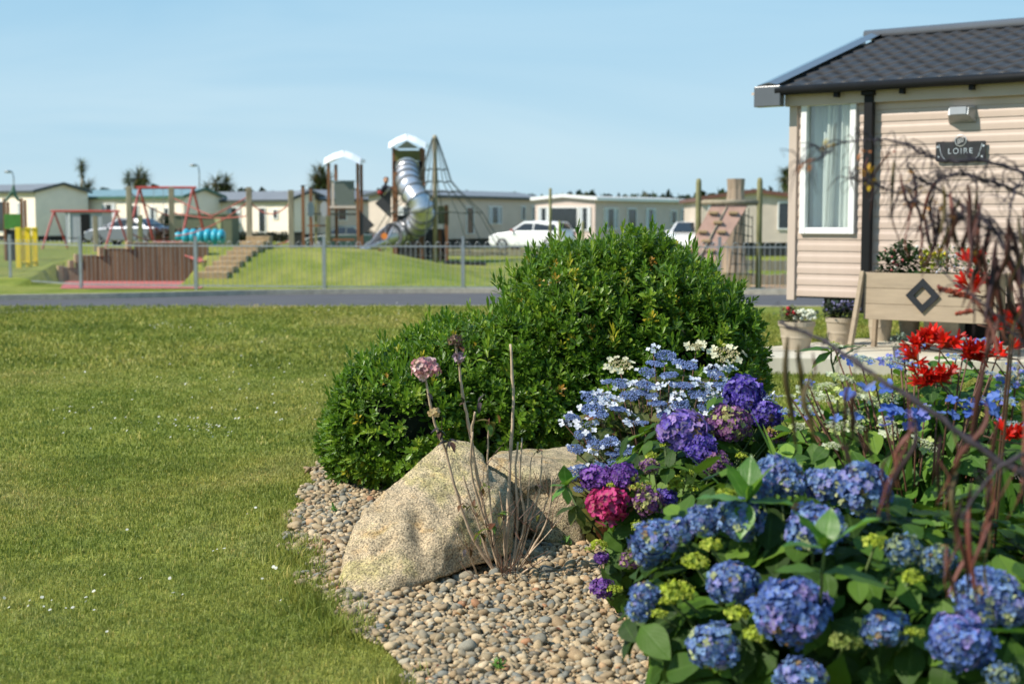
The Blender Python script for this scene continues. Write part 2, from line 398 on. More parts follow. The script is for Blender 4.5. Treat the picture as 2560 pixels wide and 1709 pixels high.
for i in range(8):
    f = i / 7; q = MB(); q.box((-7.3 + .5 * f, 34.9 + 3.5 * f, .09 + .118 * i), (.72 - .1 * f, .54, .12 + .34)); q.build('step', M_['tan_wood'], t, bevel=.01)
# ================================================================== lawn grass
def visible_x(Y, m=.06): return -(1280 / F_PX + m) * Y
BED = [(815, 1075), (838, 1120), (800, 1160), (778, 1210), (752, 1262), (728, 1310), (722, 1345), (745, 1390), (780, 1432), (800, 1480), (852, 1540), (905, 1580), (968, 1630), (1022, 1690), (1064, 1745), (1100, 1830), (1150, 1960)]
BEDW = [G(*p) for p in BED]
BEDY = np.array([p.y for p in BEDW]); BEDX = np.array([p.x for p in BEDW]); o_ = np.argsort(BEDY)
def bed_x(Y):
    Y = np.asarray(Y, float)
    b = np.interp(Y, BEDY[o_], BEDX[o_]) + .03 * np.sin(Y * 9) + .02 * np.sin(Y * 23 + 1)
    return np.where(Y > BEDY.max(), 99., b)
poly = [(p.x, p.y, .004) for p in BEDW] + [(3.2, BEDW[-1].y, .004), (3.2, 10.2, .004), (BEDW[0].x + .1, 10.4, .004)]
me = bpy.data.meshes.new('gravel_bed'); me.from_pydata(poly, [], [list(range(len(poly)))]); tag(link_mesh('gravel_bed', me, M_['soil']), kind='structure')
SLABP = [G(1880, 905, .0), G(2700, 985, .0), G(2800, 870, .0), G(2230, 852, .0), G(1885, 878, .0)]
def tuft(n, h, w, spread, seed):
    r = random.Random(seed); ps = []
    for i in range(n):
        a = r.random() * 6.28; ln = h * r.uniform(.6, 1.2); lean = r.uniform(.1, .8)
        b = Vector((r.uniform(-1, 1) * spread, r.uniform(-1, 1) * spread, 0)); d = Vector((math.cos(a), math.sin(a), 0)); s_ = Vector((-d.y, d.x, 0)) * w / 2
        m1 = b + d * ln * .3 * lean + Vector((0, 0, ln * .6)); tp = b + d * ln * lean + Vector((0, 0, ln * (1.05 - lean * .45)))
        v = np.array([b - s_, b + s_, m1 + s_ * .8, m1 - s_ * .8, tp, tp + s_ * .1], float)
        ps.append((v, np.array([(0, 1, 2, 3), (3, 2, 5, 4)]), np.array([(0, 0), (1, 0), (1, .6), (0, .6), (.5, 1), (.5, 1)], float)))
    return join_t(ps)
gr = NP()
def lawn_zone(y0, y1, dens, n, h, w, spread, x1=None, seed=0, right=False):
    area = (y1 - y0) * (-visible_x((y0 + y1) / 2)) * 1.6
    Ncand = int(area * dens)
    Y = RNG.uniform(y0, y1, Ncand); X = RNG.uniform(0, 1, Ncand)
    lo = visible_x(Y)
    if right: lo = Y * .06; hi = .43 * Y
    else: hi = np.minimum(bed_x(Y) + RNG.normal(0, .03, Ncand), .75 * Y * .0 + np.where(Y < 10.5, 99, .05 * Y)); hi = np.where(hi > 50, .06 * Y, hi)
    X = lo + X * (hi - lo)
    keep = RNG.random(Ncand) < (hi - lo) / ((-visible_x((y0 + y1) / 2)) * 1.6)
    X, Y = X[keep], Y[keep]
    for kk in range(4):
        sel = np.arange(len(X)) % 4 == kk; T = np.stack([X[sel], Y[sel], np.zeros(sel.sum())], 1)
        v, f, l = tuft(n, h, w, spread, seed * 10 + kk); nn = len(T)
        sc = RNG.uniform(.65, 1.25, nn); Mx = zframes(np.tile([0., 0, 1.], (nn, 1)) + RNG.normal(0, .12, (nn, 3))) * sc[:, None, None]
        gr.put(v, f, Mx, T, l)
lawn_zone(4.2, 6.5, 3000, 5, .024, .003, .03, seed=1)
lawn_zone(6.5, 9.5, 1700, 5, .024, .0045, .04, seed=2)
lawn_zone(9.5, 15, 560, 6, .026, .008, .08, seed=3)
lawn_zone(15, 26, 130, 7, .042, .016, .16, seed=4)
lawn_zone(10.6, 15.2, 420, 6, .036, .009, .08, seed=5, right=True); lawn_zone(15.2, 24, 130, 7, .042, .016, .16, seed=6, right=True)
# longer unmown fringe along the gravel edge
Yf = RNG.uniform(4.3, 7.6, 520); Xf = bed_x(Yf) + RNG.normal(-.03, .05, 520)
patch = (np.sin(Yf * 7) + np.sin(Yf * 3.1 + 2)) > -.5; Xf, Yf = Xf[patch], Yf[patch]
cl = np.array([(G(px_, py_).x, G(px_, py_).y) for px_, py_ in [(770, 1495), (800, 1530), (745, 1400), (860, 1590), (735, 1370)]])
ci = RNG.integers(0, 5, 330); Xf = np.concatenate([Xf, cl[ci, 0] + RNG.normal(0, .07, 330)]); Yf = np.concatenate([Yf, cl[ci, 1] + RNG.normal(0, .09, 330)])
for kk in range(3):
    sel = np.arange(len(Xf)) % 3 == kk; T = np.stack([Xf[sel], Yf[sel], np.zeros(sel.sum())], 1); v, f, l = tuft(6, .065, .003, .02, 70 + kk)
    gr.put(v, f, zframes(np.tile([0., 0, 1.], (len(T), 1)) + RNG.normal(0, .2, (len(T), 3))) * RNG.uniform(.6, 1.5, len(T))[:, None, None], T, l)
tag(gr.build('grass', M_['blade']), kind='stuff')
# daisies and clover heads
M_['daisy'] = attr_mat('daisy', .6, .2)
pts = [(G(a, b)) for a, b in [(533, 1394), (543, 1390), (561, 1388), (262, 1455), (427, 1509), (434, 1501), (457, 1505), (723, 1535), (702, 1520), (352, 1464), (656, 1465), (684, 1435), (690, 1438), (618, 1300), (639, 1284), (235, 1497), (318, 1340), (622, 968), (700, 1060), (130, 1520), (165, 1540), (110, 1536), (268, 1600), (425, 1464)]]
for cx_, cy_, sx_, sy_, n_ in [(520, 1085, 60, 14, 26), (510, 1068, 130, 12, 18), (440, 818, 80, 5, 26), (900, 790, 120, 10, 22), (190, 1050, 60, 30, 12), (660, 1000, 110, 40, 20), (350, 1000, 120, 60, 20), (120, 1535, 60, 15, 10), (690, 935, 100, 25, 14), (600, 870, 200, 30, 24)]:
    for _ in range(n_):
        g = G(RNG.normal(cx_, sx_), RNG.normal(cy_, sy_))
        if g.x < bed_x(g.y) - .03: pts.append(g)
da = NP(); T = np.array([(p.x, p.y, .035) for p in pts]); nn = len(T)
vs = []; fs = []
for i in range(8):
    a = i * 6.283 / 8; vs += [(0, 0, .1), (.8 * math.cos(a - .3), .8 * math.sin(a - .3), .2), (math.cos(a), math.sin(a), .1), (.8 * math.cos(a + .3), .8 * math.sin(a + .3), .2)]; fs.append((4 * i, 4 * i + 1, 4 * i + 2, 4 * i + 3))
sz = RNG.uniform(.004, .0075, nn) * (1 + .04 * T[:, 1])
da.put(np.array(vs), np.array(fs), zframes(np.tile([-.2, -.4, 1.], (nn, 1)) + RNG.normal(0, .3, (nn, 3))) * sz[:, None, None], T, None, np.tile([.75, .74, .66], (nn, 1)) * RNG.uniform(.8, 1.1, (nn, 1)))
tag(da.build('daisies', M_['daisy']), kind='stuff')
# ================================================================== gravel
def ico(sub):
    bm = bmesh.new(); bmesh.ops.create_icosphere(bm, subdivisions=sub, radius=1); bm.verts.ensure_lookup_table()
    v = np.array([p.co[:] for p in bm.verts]); f = np.array([[q.index for q in p.verts] for p in bm.faces]); bm.free(); return v, f
def pebble_t(seed, sub=2):
    v, f = ico(sub); r = random.Random(seed); off = Vector((r.random() * 50, r.random() * 50, r.random() * 50)); out = []
    for p in v:
        q = Vector(p); s_ = 1 + .38 * mnoise.noise(q * .8 + off) + .12 * mnoise.noise(q * 1.9 + off); p2 = np.sign(p) * np.abs(p) ** .82; out.append(p2 * s_)
    return np.array(out) * np.array([1, r.uniform(.62, .9), r.uniform(.42, .68)]), f
PALETTE = np.array([(.50, .40, .27), (.56, .46, .32), (.42, .34, .24), (.36, .33, .27), (.30, .30, .27), (.24, .26, .26), (.42, .32, .21), (.62, .53, .40), (.52, .37, .24), (.33, .28, .20), (.20, .19, .17), (.46, .43, .36), (.45, .25, .15)])
PW = np.array([.15, .15, .12, .10, .08, .06, .08, .09, .04, .05, .03, .04, .01]); PW /= PW.sum()
pb = NP()
def pebbles(y0, y1, step, smin, smax, z0, jit=.5, keep=1., far=False):
    ys_ = np.arange(y0, y1, step * .9); L = []
    for y in ys_:
        a = float(bed_x(y)) + .0; b = (1780 - 1280) / F_PX * y + .05
        if a > 50: continue
        xs_ = np.arange(a, b, step); 
        if len(xs_): L.append(np.stack([xs_, np.full(len(xs_), y)], 1))
    P2 = np.concatenate(L); P2 += RNG.uniform(-jit, jit, P2.shape) * step; P2 = P2[RNG.random(len(P2)) < keep]
    idx = RNG.integers(0, 10, len(P2))
    for kk in range(10):
        q = P2[idx == kk]; nn = len(q)
        if not nn: continue
        v, f = PEB[kk]; size = smin + (smax - smin) * RNG.random(nn) ** 2.2
        Mx = zframes(np.tile([0., 0, 1.], (nn, 1)) + RNG.normal(0, .33, (nn, 3))) * size[:, None, None]
        T = np.stack([q[:, 0], q[:, 1], z0 + RNG.uniform(0, .012, nn) + size * .2], 1)
        c = PALETTE[RNG.choice(len(PALETTE), nn, p=PW)] * np.array([.86, .79, .67]) * RNG.uniform(.78, 1.12, (nn, 1)); pb.put(v, f, Mx, T, None, c)
PEB = [pebble_t(i) for i in range(10)]
pebbles(4.35, 9.9, .024, .010, .019, .004)
pebbles(4.35, 9.9, .029, .011, .027, .012, keep=.85)
pebbles(4.35, 8.5, .085, .022, .040, .016, keep=.40)
M_['pebble'] = attr_mat('pebble', .75, 0, .25, speck=260, bmp=.0015)
tag(pb.build('gravel', M_['pebble']), kind='stuff')
# ================================================================== rocks
def rock_mat(name, base, moss):
    m, nt, out = new_mat(name); p = N(nt, 'ShaderNodeBsdfPrincipled', Roughness=.85); p.inputs['Specular IOR Level'].default_value = .25
    a = noise(nt, 3.2, 6, None, .65, .4); b = noise(nt, 10, 4); f = noise(nt, 120, 3, None, .7); f2 = noise(nt, 300, 2)
    c = ramp(nt, a, [(.3, tuple(x * .78 for x in base)), (.5, base), (.62, moss), (.75, tuple(x * 1.1 for x in base))])
    c = mixc(nt, 1., c, ramp(nt, b, [(.3, (.68, .66, .62)), (.5, (1.02, 1.0, .98)), (.62, (1.15, 1.10, 1.06)), (.8, (1.25, 1.0, .66))]), 'MULTIPLY')
    och = ramp(nt, noise(nt, 5.5, 3, pos(nt, (1, 1, 1.8)), .6, .3), [(.58, (0, 0, 0)), (.68, (.55, .55, .55))])
    c = mixc(nt, och, c, (.46, .27, .09))
    ck = N(nt, 'ShaderNodeMath', _operation='ABSOLUTE'); ck0 = N(nt, 'ShaderNodeMath', _operation='SUBTRACT'); ck0.inputs[1].default_value = .5; nt.links.new(noise(nt, 4.2, 5, pos(nt, (1, 1, 2.2)), .6, 1.2), ck0.inputs[0]); nt.links.new(ck0.outputs[0], ck.inputs[0])
    crk = mixc(nt, 1., ramp(nt, ck.outputs[0], [(.0, (1, 1, 1)), (.007, (0, 0, 0))]), ramp(nt, noise(nt, 3.1, 2), [(.52, (0, 0, 0)), (.60, (1, 1, 1))]), 'MULTIPLY')
    c = mixc(nt, crk, c, (.10, .08, .06))
    c = mixc(nt, 1., c, ramp(nt, f, [(.36, (.34, .33, .31)), (.5, (1, 1, 1)), (.64, (1.55, 1.52, 1.44))]), 'MULTIPLY')
    c = mixc(nt, 1., c, ramp(nt, f2, [(.3, (.75,) * 3), (.7, (1.2,) * 3)]), 'MULTIPLY')
    nt.links.new(c, p.inputs['Base Color'])
    b1 = nt.nodes.new('ShaderNodeBump'); b1.inputs['Distance'].default_value = .011; nt.links.new(f, b1.inputs['Height'])
    b2 = nt.nodes.new('ShaderNodeBump'); b2.inputs['Distance'].default_value = .05; b2.inputs['Strength'].default_value = .7; nt.links.new(b, b2.inputs['Height']); nt.links.new(b1.outputs[0], b2.inputs['Normal'])
    nt.links.new(b2.outputs[0], p.inputs['Normal']); nt.links.new(p.outputs[0], out.inputs[0]); return m
def hulls_to_rock(name, hulls, voxel, mat, amp, origin, cut=None, smooth_it=10):
    bm = bmesh.new()
    for pts_ in hulls:
        vs = [bm.verts.new(p) for p in pts_]; r = bmesh.ops.convex_hull(bm, input=vs)
        bmesh.ops.delete(bm, geom=[g for g in r['geom_interior'] if isinstance(g, bmesh.types.BMVert)] , context='VERTS')
    me = bpy.data.meshes.new(name); bm.to_mesh(me); bm.free(); tmp = bpy.data.objects.new('tmp', me); COL.objects.link(tmp)
    rm = tmp.modifiers.new('r', 'REMESH'); rm.mode = 'VOXEL'; rm.voxel_size = voxel; s1 = tmp.modifiers.new('s', 'SMOOTH'); s1.iterations = smooth_it; s1.factor = .6
    dg = bpy.context.evaluated_depsgraph_get(); me2 = bpy.data.meshes.new_from_object(tmp.evaluated_get(dg)); bpy.data.objects.remove(tmp)
    n = len(me2.vertices); co_ = np.empty(n * 3); me2.vertices.foreach_get('co', co_); co_ = co_.reshape(-1, 3); nr = np.array([v.normal[:] for v in me2.vertices])
    for i in range(n):
        q = Vector(co_[i]); d = amp * (mnoise.fractal(q * 3.1, 1, 2, 4) * .75 + .28 * mnoise.fractal(q * 11, 1, 2, 4))
        d += amp * .10 * mnoise.fractal(q * 42, 1, 2, 3)
        if cut: d += cut(q)
        co_[i] += nr[i] * d
    me2.vertices.foreach_set('co', co_.astype(np.float32).ravel()); me2.update(); me2.materials.clear()
    return link_mesh(name, me2, mat, None, origin, True)
def outline_hull(front, back=None):
    return [P(a, b, y) for a, b, y in front]
big = [[P(*q) for q in [(836, 1486, 6.02), (850, 1400, 6.15), (880, 1315, 6.3), (940, 1243, 6.45), (1012, 1192, 6.6), (1092, 1112, 6.78), (1135, 1098, 6.82), (1180, 1104, 6.82), (1212, 1134, 6.78),
       (1226, 1180, 6.6), (1240, 1400, 6.3), (1080, 1455, 6.05), (960, 1484, 5.93), (880, 1502, 5.92), (930, 1370, 6.12), (1040, 1280, 6.28), (1130, 1205, 6.5), (1190, 1210, 6.5), (1130, 1330, 6.2),
       (900, 1400, 6.75), (1000, 1270, 7.0), (1130, 1120, 7.1), (1200, 1150, 7.1), (1230, 1330, 7.1)]],
       [P(*q) for q in [(1150, 1180, 6.6), (1235, 1170, 6.7), (1268, 1192, 6.7), (1284, 1235, 6.65), (1290, 1300, 6.6), (1284, 1385, 6.45), (1200, 1415, 6.25), (1150, 1290, 6.32), (1240, 1260, 6.42), (1250, 1360, 6.95), (1240, 1190, 7.0), (1120, 1400, 6.2)]]]
def cutf(q):
    d = 0
    a = P(1040, 1345, 6.1); r = (Vector((q.x - a.x, (q.z - a.z))).length)      # hollow in the face
    v = Vector((q.x - a.x, q.z - a.z)); v = Vector((v.x * .97 + v.y * .25, -v.x * .25 + v.y * .97))
    if q.y < 6.6:
        d -= .026 * math.exp(-((v.x - .01) / .03) ** 2 - (v.y / .085) ** 2)
        d += .016 * math.exp(-((v.x + .07) / .05) ** 2 - ((v.y - .02) / .08) ** 2)
        b = P(955, 1370, 6.1); u = Vector((q.x - b.x, q.z - b.z)); u = Vector((u.x * .86 - u.y * .5 * -1, -u.x * .5 + u.y * .86))
        d -= .018 * math.exp(-(u.x / .07) ** 2 - (u.y / .014) ** 2)
    return d
RM1 = rock_mat('rock_face', (.54, .43, .28), (.47, .40, .19)); RM2 = rock_mat('rock_flat', (.50, .41, .27), (.43, .37, .21))
tag(hulls_to_rock('boulder', big, .012, RM1, .018, P(1050, 1440, 6.3) * 1, cutf), 'large pale peaked boulder leaning on the gravel in front of the green shrub', 'boulder', 'garden boulders')
flat = [[P(*q) for q in [(1215, 1150, 7.0), (1240, 1128, 7.4), (1330, 1122, 7.6), (1500, 1115, 7.6), (1560, 1150, 7.2), (1440, 1190, 6.9), (1290, 1190, 6.85), (1255, 1330, 6.95), (1330, 1345, 6.95), (1400, 1300, 6.95), (1500, 1320, 7.1), (1230, 1300, 7.4), (1500, 1260, 7.7)]],
        [P(*q) for q in [(1300, 1290, 6.85), (1350, 1230, 6.9), (1430, 1240, 6.9), (1470, 1300, 6.95), (1470, 1375, 6.85), (1390, 1372, 6.8), (1340, 1345, 6.85), (1400, 1250, 7.2)]]]
tag(hulls_to_rock('boulder', flat, .016, RM2, .02, P(1350, 1340, 7.0) * 1), 'low flat-topped beige boulder behind the bare twigs', 'boulder', 'garden boulders')
# ================================================================== far mobile homes
def zz(py, Y): return P(1280, py, Y).z
def V2(x, y, z=0): return Vector((x, y, z))
def siding(mb, a, b, z0, z1, n_out, pitch=.13, lip=.014):
    k = max(1, round((z1 - z0) / pitch)); h = (z1 - z0) / k
    for i in range(k):
        za, zb = z0 + i * h, z0 + (i + 1) * h; o = n_out * lip
        A0 = V2(a.x, a.y, za); B0 = V2(b.x, b.y, za); A1 = V2(a.x, a.y, zb); B1 = V2(b.x, b.y, zb)
        mb.add([A0, B0, B0 + o, A0 + o, A1 + n_out * .001, B1 + n_out * .001], [(0, 1, 2, 3), (3, 2, 5, 4)])
def window(parent, c, e, n, w, h, frame=.06, curtain=True, glassm='window_dark', fm='white_paint', name='window'):
    """c centre, e unit vector along the wall, n outward normal"""
    Mx = Matrix((e, -n, Vector((0, 0, 1)))).transposed(); m = MB(); up = Vector((0, 0, 1))
    for s_ in (-1, 1):
        m.box(c + e * s_ * (w / 2 - frame / 2) + n * .03, (frame, .07, h), M=Mx)
        m.box(c + up * s_ * (h / 2 - frame / 2) + n * .03, (w - 2 * frame, .066, frame), M=Mx)
    fo = m.build(name, M_[fm], parent)
    g = MB(); g.box(c + n * .02, (w - 2 * frame, .02, h - 2 * frame), M=Mx); g.build('pane', M_[glassm], fo)
    if curtain:
        for s_ in (-1, 1):
            q = MB(); q.box(c + e * s_ * (w * .30) + n * .037, (w * .22, .006, h - 2 * frame), M=Mx); q.build('curtain', M_['curtain'], fo)
    return fo
def home(label, C, ang, L, Wd, z0, ze, rise, wm, rm, tm, winA=(), winB=(), flip=1, skirt='near_black', over=.18, gable_m=None, group='mobile homes beyond the playground'):
    """C: nearest corner; long side leaves it at angle ang, gable end leaves it square to that"""
    a = V2(math.cos(ang), math.sin(ang)); b = V2(-math.sin(ang), math.cos(ang)) * flip
    C = V2(C.x, C.y); gz = terr(C.x, C.y)
    t = thing('mobile_home', label, 'mobile home', (C.x, C.y, gz), group)
    nA = -b; nB = -a
    m = MB(); siding(m, C, C + a * L, z0, ze, nA); siding(m, C, C + b * Wd, z0, ze, nB)
    m.prism([V2(C.x, C.y, z0) , V2(*(C + a * L).xy, z0), V2(*(C + a * L + b * Wd).xy, z0), V2(*(C + b * Wd).xy, z0)], (0, 0, ze - z0))
    # gable triangle, sided too
    k = max(1, round(rise / .13))
    for i in range(k):
        f0, f1 = i / k, (i + 1) / k; A = C + b * Wd * f0 / 2; B = C + b * Wd * (1 - f0 / 2); A1 = C + b * Wd * f1 / 2; B1 = C + b * Wd * (1 - f1 / 2)
        o = nB * .014; zA, zB = ze + rise * f0, ze + rise * f1
        m.add([V2(A.x, A.y, zA) + o, V2(B.x, B.y, zA) + o, V2(B1.x, B1.y, zB) + nB * .001, V2(A1.x, A1.y, zB) + nB * .001], [(0, 1, 2, 3)])
    wo = m.build('wall', M_[wm], t)
    s_ = MB(); s_.prism([V2(*(C + a * .1 + b * .1).xy, gz - .05), V2(*(C + a * (L - .1) + b * .1).xy, gz - .05), V2(*(C + a * (L - .1) + b * (Wd - .1)).xy, gz - .05), V2(*(C + a * .1 + b * (Wd - .1)).xy, gz - .05)], (0, 0, z0 - gz + .06)); s_.build('skirt', M_[skirt], t)
    # roof: two slabs
    r = MB(); e0 = C - a * over - b * over; zr = ze + rise + .03; dz = rise * over / (Wd / 2)
    for sgn in (0, 1):
        s0 = C - a * over + (b * -over if sgn == 0 else b * (Wd + over)); mid = C - a * over + b * Wd / 2
        r.prism([V2(s0.x, s0.y, ze - dz + .02), V2(mid.x, mid.y, zr), V2(mid.x, mid.y, zr + .05), V2(s0.x, s0.y, ze - dz + .07)], a * (L + 2 * over))
    r.build('roof', M_[rm], t)
    f = MB()
    s0 = C - a * (over + .02) - b * (over + .03)
    f.beam(V2(s0.x, s0.y, ze - dz + .0), V2(*(s0 + a * (L + 2 * over)).xy, ze - dz + .0), .06, .16)
    mid = C - a * (over + .025) + b * Wd / 2; s1 = C - a * (over + .025) + b * (Wd + over)
    f.beam(V2(s0.x, s0.y, ze - dz + .03), V2(mid.x, mid.y, zr + .03), .05, .17); f.beam(V2(mid.x, mid.y, zr + .03), V2(s1.x, s1.y, ze - dz + .03), .05, .17)
    f.build('fascia', M_[tm], t)
    for (u0, u1, v0, v1, kd) in winA:
        c = C + a * (u0 + u1) / 2; c = V2(c.x, c.y, (v0 + v1) / 2) + nA * .015
        window(t, c, a, nA, u1 - u0, v1 - v0, curtain=(kd == 'c'), name='door' if kd == 'd' else 'window')
    for (u0, u1, v0, v1, kd) in winB:
        c = C + b * (u0 + u1) / 2; c = V2(c.x, c.y, (v0 + v1) / 2) + nB * .015
        window(t, c, b, nB, u1 - u0, v1 - v0, curtain=(kd == 'c'), name='door' if kd == 'd' else 'window')
    return t
# homes whose lit long side runs back to the left, shaded gable to the right (flip = -1)
def hL(label, px, Y, th, L, Wd, ye, rise, base=.55, **kw):
    C = P(px, 548, Y); C.z = 0; return home(label, C, math.pi - R(th), L, Wd, base, zz(ye, Y), rise, flip=-1, **kw)
hL('cream mobile home with a grey roof and grey gable at the far left', 89, 84, 36, 9.5, 3.75, 478, .42, .62, wm='cream_wall', rm='grey_roof', tm='dark_trim', winA=[(.9, 1.7, 1.2, 2.6, 'c'), (3.0, 3.9, .8, 2.7, 'd')])
hL('cream mobile home with a teal green roof behind the red swings', 460, 84, 29, 9.2, 3.4, 491, .42, .75, wm='cream_wall', rm='teal_roof', tm='green_trim', winA=[(5.4, 6.5, 1.7, 2.55, 'c'), (3.5, 4.1, .9, 2.45, 'd'), (2.15, 2.7, 1.4, 2.35, 'c'), (1.1, 1.5, 1.55, 2.3, 'n')])
hL('cream mobile home with a grey roof and narrow white door behind the wooden post', 722, 84, 33, 8.5, 3.6, 500, .5, .72, wm='cream_wall', rm='grey_roof', tm='dark_trim', winA=[(3.8, 4.9, 1.3, 2.35, 'c'), (1.75, 2.35, .8, 2.3, 'd'), (.8, 1.2, 1.6, 2.2, 'n')])
# homes whose shaded long side runs back to the right, lit gable end to the left
def hR(label, px, Y, ph, L, Wd, ye, rise, base=.5, **kw):
    C = P(px, 548, Y); C.z = 0; return home(label, C, R(ph), L, Wd, base, zz(ye, Y), rise, flip=1, **kw)
hR('mobile home with tall white framed windows in its gable behind the playground tower', 800, 86, 40, 7.5, 3.0, 497, .5, .72, wm='beige_wall', rm='grey_roof', tm='dark_trim', winB=[(.35, 1.3, .95, 2.7, 'c'), (1.6, 2.5, .95, 2.7, 'c')], winA=[(1.2, 1.9, 1.5, 2.4, 'n')])
hR('long beige mobile home with a grey roof behind the rope net pole', 1060, 76, 60, 13, 3.6, 489, .32, .52, wm='beige_wall', rm='grey_roof', tm='dark_trim', winA=[(4.2, 5.0, .75, 2.3, 'd'), (6.6, 8.1, 1.3, 2.35, 'c'), (10.4, 10.9, 1.5, 2.4, 'n'), (11.7, 12.1, 1.5, 2.4, 'n')], winB=[(.6, 1.6, 1.2, 2.3, 'c')])
hR('pinkish mobile home with a wide front window behind the white car', 1488, 74, 56, 11.5, 3.7, 497, .12, .55, wm='pinkish_wall', rm='pale_roof', tm='white_paint', winA=[(.8, 2.3, 1.05, 2.2, 'c'), (3.3, 4.3, .7, 2.2, 'd'), (5.4, 6.5, 1.1, 2.2, 'c'), (8.3, 9.0, 1.3, 2.1, 'n'), (9.6, 10.5, .7, 2.2, 'd')], winB=[(.25, .95, 1.0, 2.25, 'c'), (1.0, 2.75, 1.0, 2.25, 'n'), (2.8, 3.5, 1.0, 2.25, 'c')])
C = P(1765, 548, 62); C.z = 0
home('mobile home with a brown fascia and low white roof behind the climbing frame', P(1755, 548, 62) * 1, R(88), 9, 4.6, .6, zz(497, 62), .28, 'beige_wall', 'pale_roof', 'brown_trim', winB=[(3.25, 3.95, 1.15, 2.35, 'n'), (.25, .7, .8, 2.3, 'c')], flip=-1)
# ------------------------------------------------------------------ cars
def wheel(parent, c, side, r=.32):
    w = MB(); w.tube([c - side * .1, c - side * .09, c + side * .09, c + side * .1], [r * .93, r, r, r * .93], 20); wo = w.build('wheel', M_['near_black'], parent)
    q = MB(); q.tube([c + side * .101, c + side * .112], [r * .62, r * .55], 14); q.build('rim', M_['galv'], wo)
def car(label, C, ang, L, H, bodym, estate=True, gz=0, simple=False):
    """car facing along +a from its rear; C centre of footprint"""
    t = thing('parked_car', label, 'car', (C.x, C.y, gz), 'cars parked by the mobile homes')
    a = V2(math.cos(ang), math.sin(ang)); s = V2(-a.y, a.x); w = .88
    def pt(u, z, k): return V2(C.x, C.y, gz) + a * (u * L / 4.2) + s * k + Vector((0, 0, z * H / 1.5))
    low = [(-2.1, .35), (-2.12, .7), (-2.05, 1.0), (-1.2, 1.02), (.75, .98), (1.75, .86), (2.05, .72), (2.1, .4), (1.9, .25), (-1.9, .25)]
    m = MB(); m.prism([pt(u, z, -w) for u, z in low], s * 2 * w); bo = m.build('body', M_[bodym], t, bevel=.07)
    top = [(-2.0, 1.0), (-1.75, 1.44), (-.9, 1.5), (.15, 1.47), (.95, .97)] if estate else [(-1.6, 1.0), (-1.0, 1.42), (-.4, 1.46), (.2, 1.43), (1.0, .97)]
    m = MB(); n = len(top); A = [pt(u, z, -w + .04 + .16 * (z > 1.2)) for u, z in top]; B = [pt(u, z, w - .04 - .16 * (z > 1.2)) for u, z in top]
    m.add(A + B, [list(range(n)), list(range(n, 2 * n))[::-1]] + [[i, i + 1, n + i + 1, n + i] for i in range(n - 1)]); m.build('cabin', M_[bodym], t, bevel=.04)
    # side glass, windscreen, rear glass
    for sg, nm in ((-1, 'side_window'), (1, 'side_window')):
        q = MB(); k0, k1 = sg * (w - .03), sg * (w - .165)
        ul, ur = (top[0][0] + .2, .75)
        q.add([pt(ul, 1.03, k0 * 1.0), pt(-.45, 1.03, k0), pt(-.45, 1.38, k1), pt(top[1][0] + .18, 1.36, k1), pt(-.38, 1.03, k0), pt(ur - .05, 1.03, k0), pt(.12, 1.38, k1), pt(-.38, 1.38, k1)], [(0, 1, 2, 3), (4, 5, 6, 7)]); q.build(nm, M_['window_dark'], t, fixn=False)
    q = MB(); q.add([pt(.93, 1.02, -.68), pt(.93, 1.02, .68), pt(.2, 1.44, .58), pt(.2, 1.44, -.58)], [(0, 1, 2, 3)]); o = q.build('windscreen', M_['window_dark'], t, fixn=False); o.data.transform(Matrix.Translation(a * .03 + Vector((0, 0, .02))))
    q = MB(); u0, u1 = top[0][0], top[1][0]; q.add([pt(u0 + .06, 1.1, -.62), pt(u0 + .06, 1.1, .62), pt(u1 - .02, 1.4, .52), pt(u1 - .02, 1.4, -.52)], [(0, 1, 2, 3)]); o = q.build('rear_window', M_['window_dark'], t, fixn=False); o.data.transform(Matrix.Translation(-a * .03))
    for u in (-1.3, 1.3):
        for sg in (-1, 1): wheel(t, pt(u, .32, sg * (w - .08)), s * sg)
    for sg in (-1, 1):
        q = MB(); q.box(pt(2.04, .68, sg * .66), (.1, .3, .13), rz=ang); q.build('headlight', M_['white_paint'], t)
        q = MB(); q.box(pt(-2.07, .85, sg * .72), (.08, .22, .2), rz=ang); q.build('tail_light', M_['red_paint'], t)
    for sg in (-1, 1):
        q = MB(); q.box(pt(.72, 1.03, sg * (w + .08)), (.1, .16, .12), rz=ang); q.build('mirror', M_['red_paint' if 'red mirror' in label else bodym], t, bevel=.02)
    return t
mt('car_white', (.80, .80, .80), .25, var=.02, coat=.6); mt('car_silver', (.22, .235, .27), .3, metal=.5, var=.03, coat=.5); mt('car_green', (.02, .05, .045), .3, var=.05, coat=.4)
car('white hatchback with a red mirror parked in front of the long beige mobile home', P(1330, 548, 72.5), R(180 - 24), 4.1, 1.52, 'car_white')
car('silver car parked by the cream mobile home with teal roof', P(322, 548, 73), R(180 - 20), 4.3, 1.45, 'car_silver', False, terr(-18, 73))
car('white car half hidden behind the shrub and the climbing board', P(1728, 548, 66), R(250), 4.1, 1.5, 'car_white')
car('dark green car parked beneath the left playground tower', P(862, 548, 72), R(180 - 15), 3.7, 1.3, 'car_green', False)
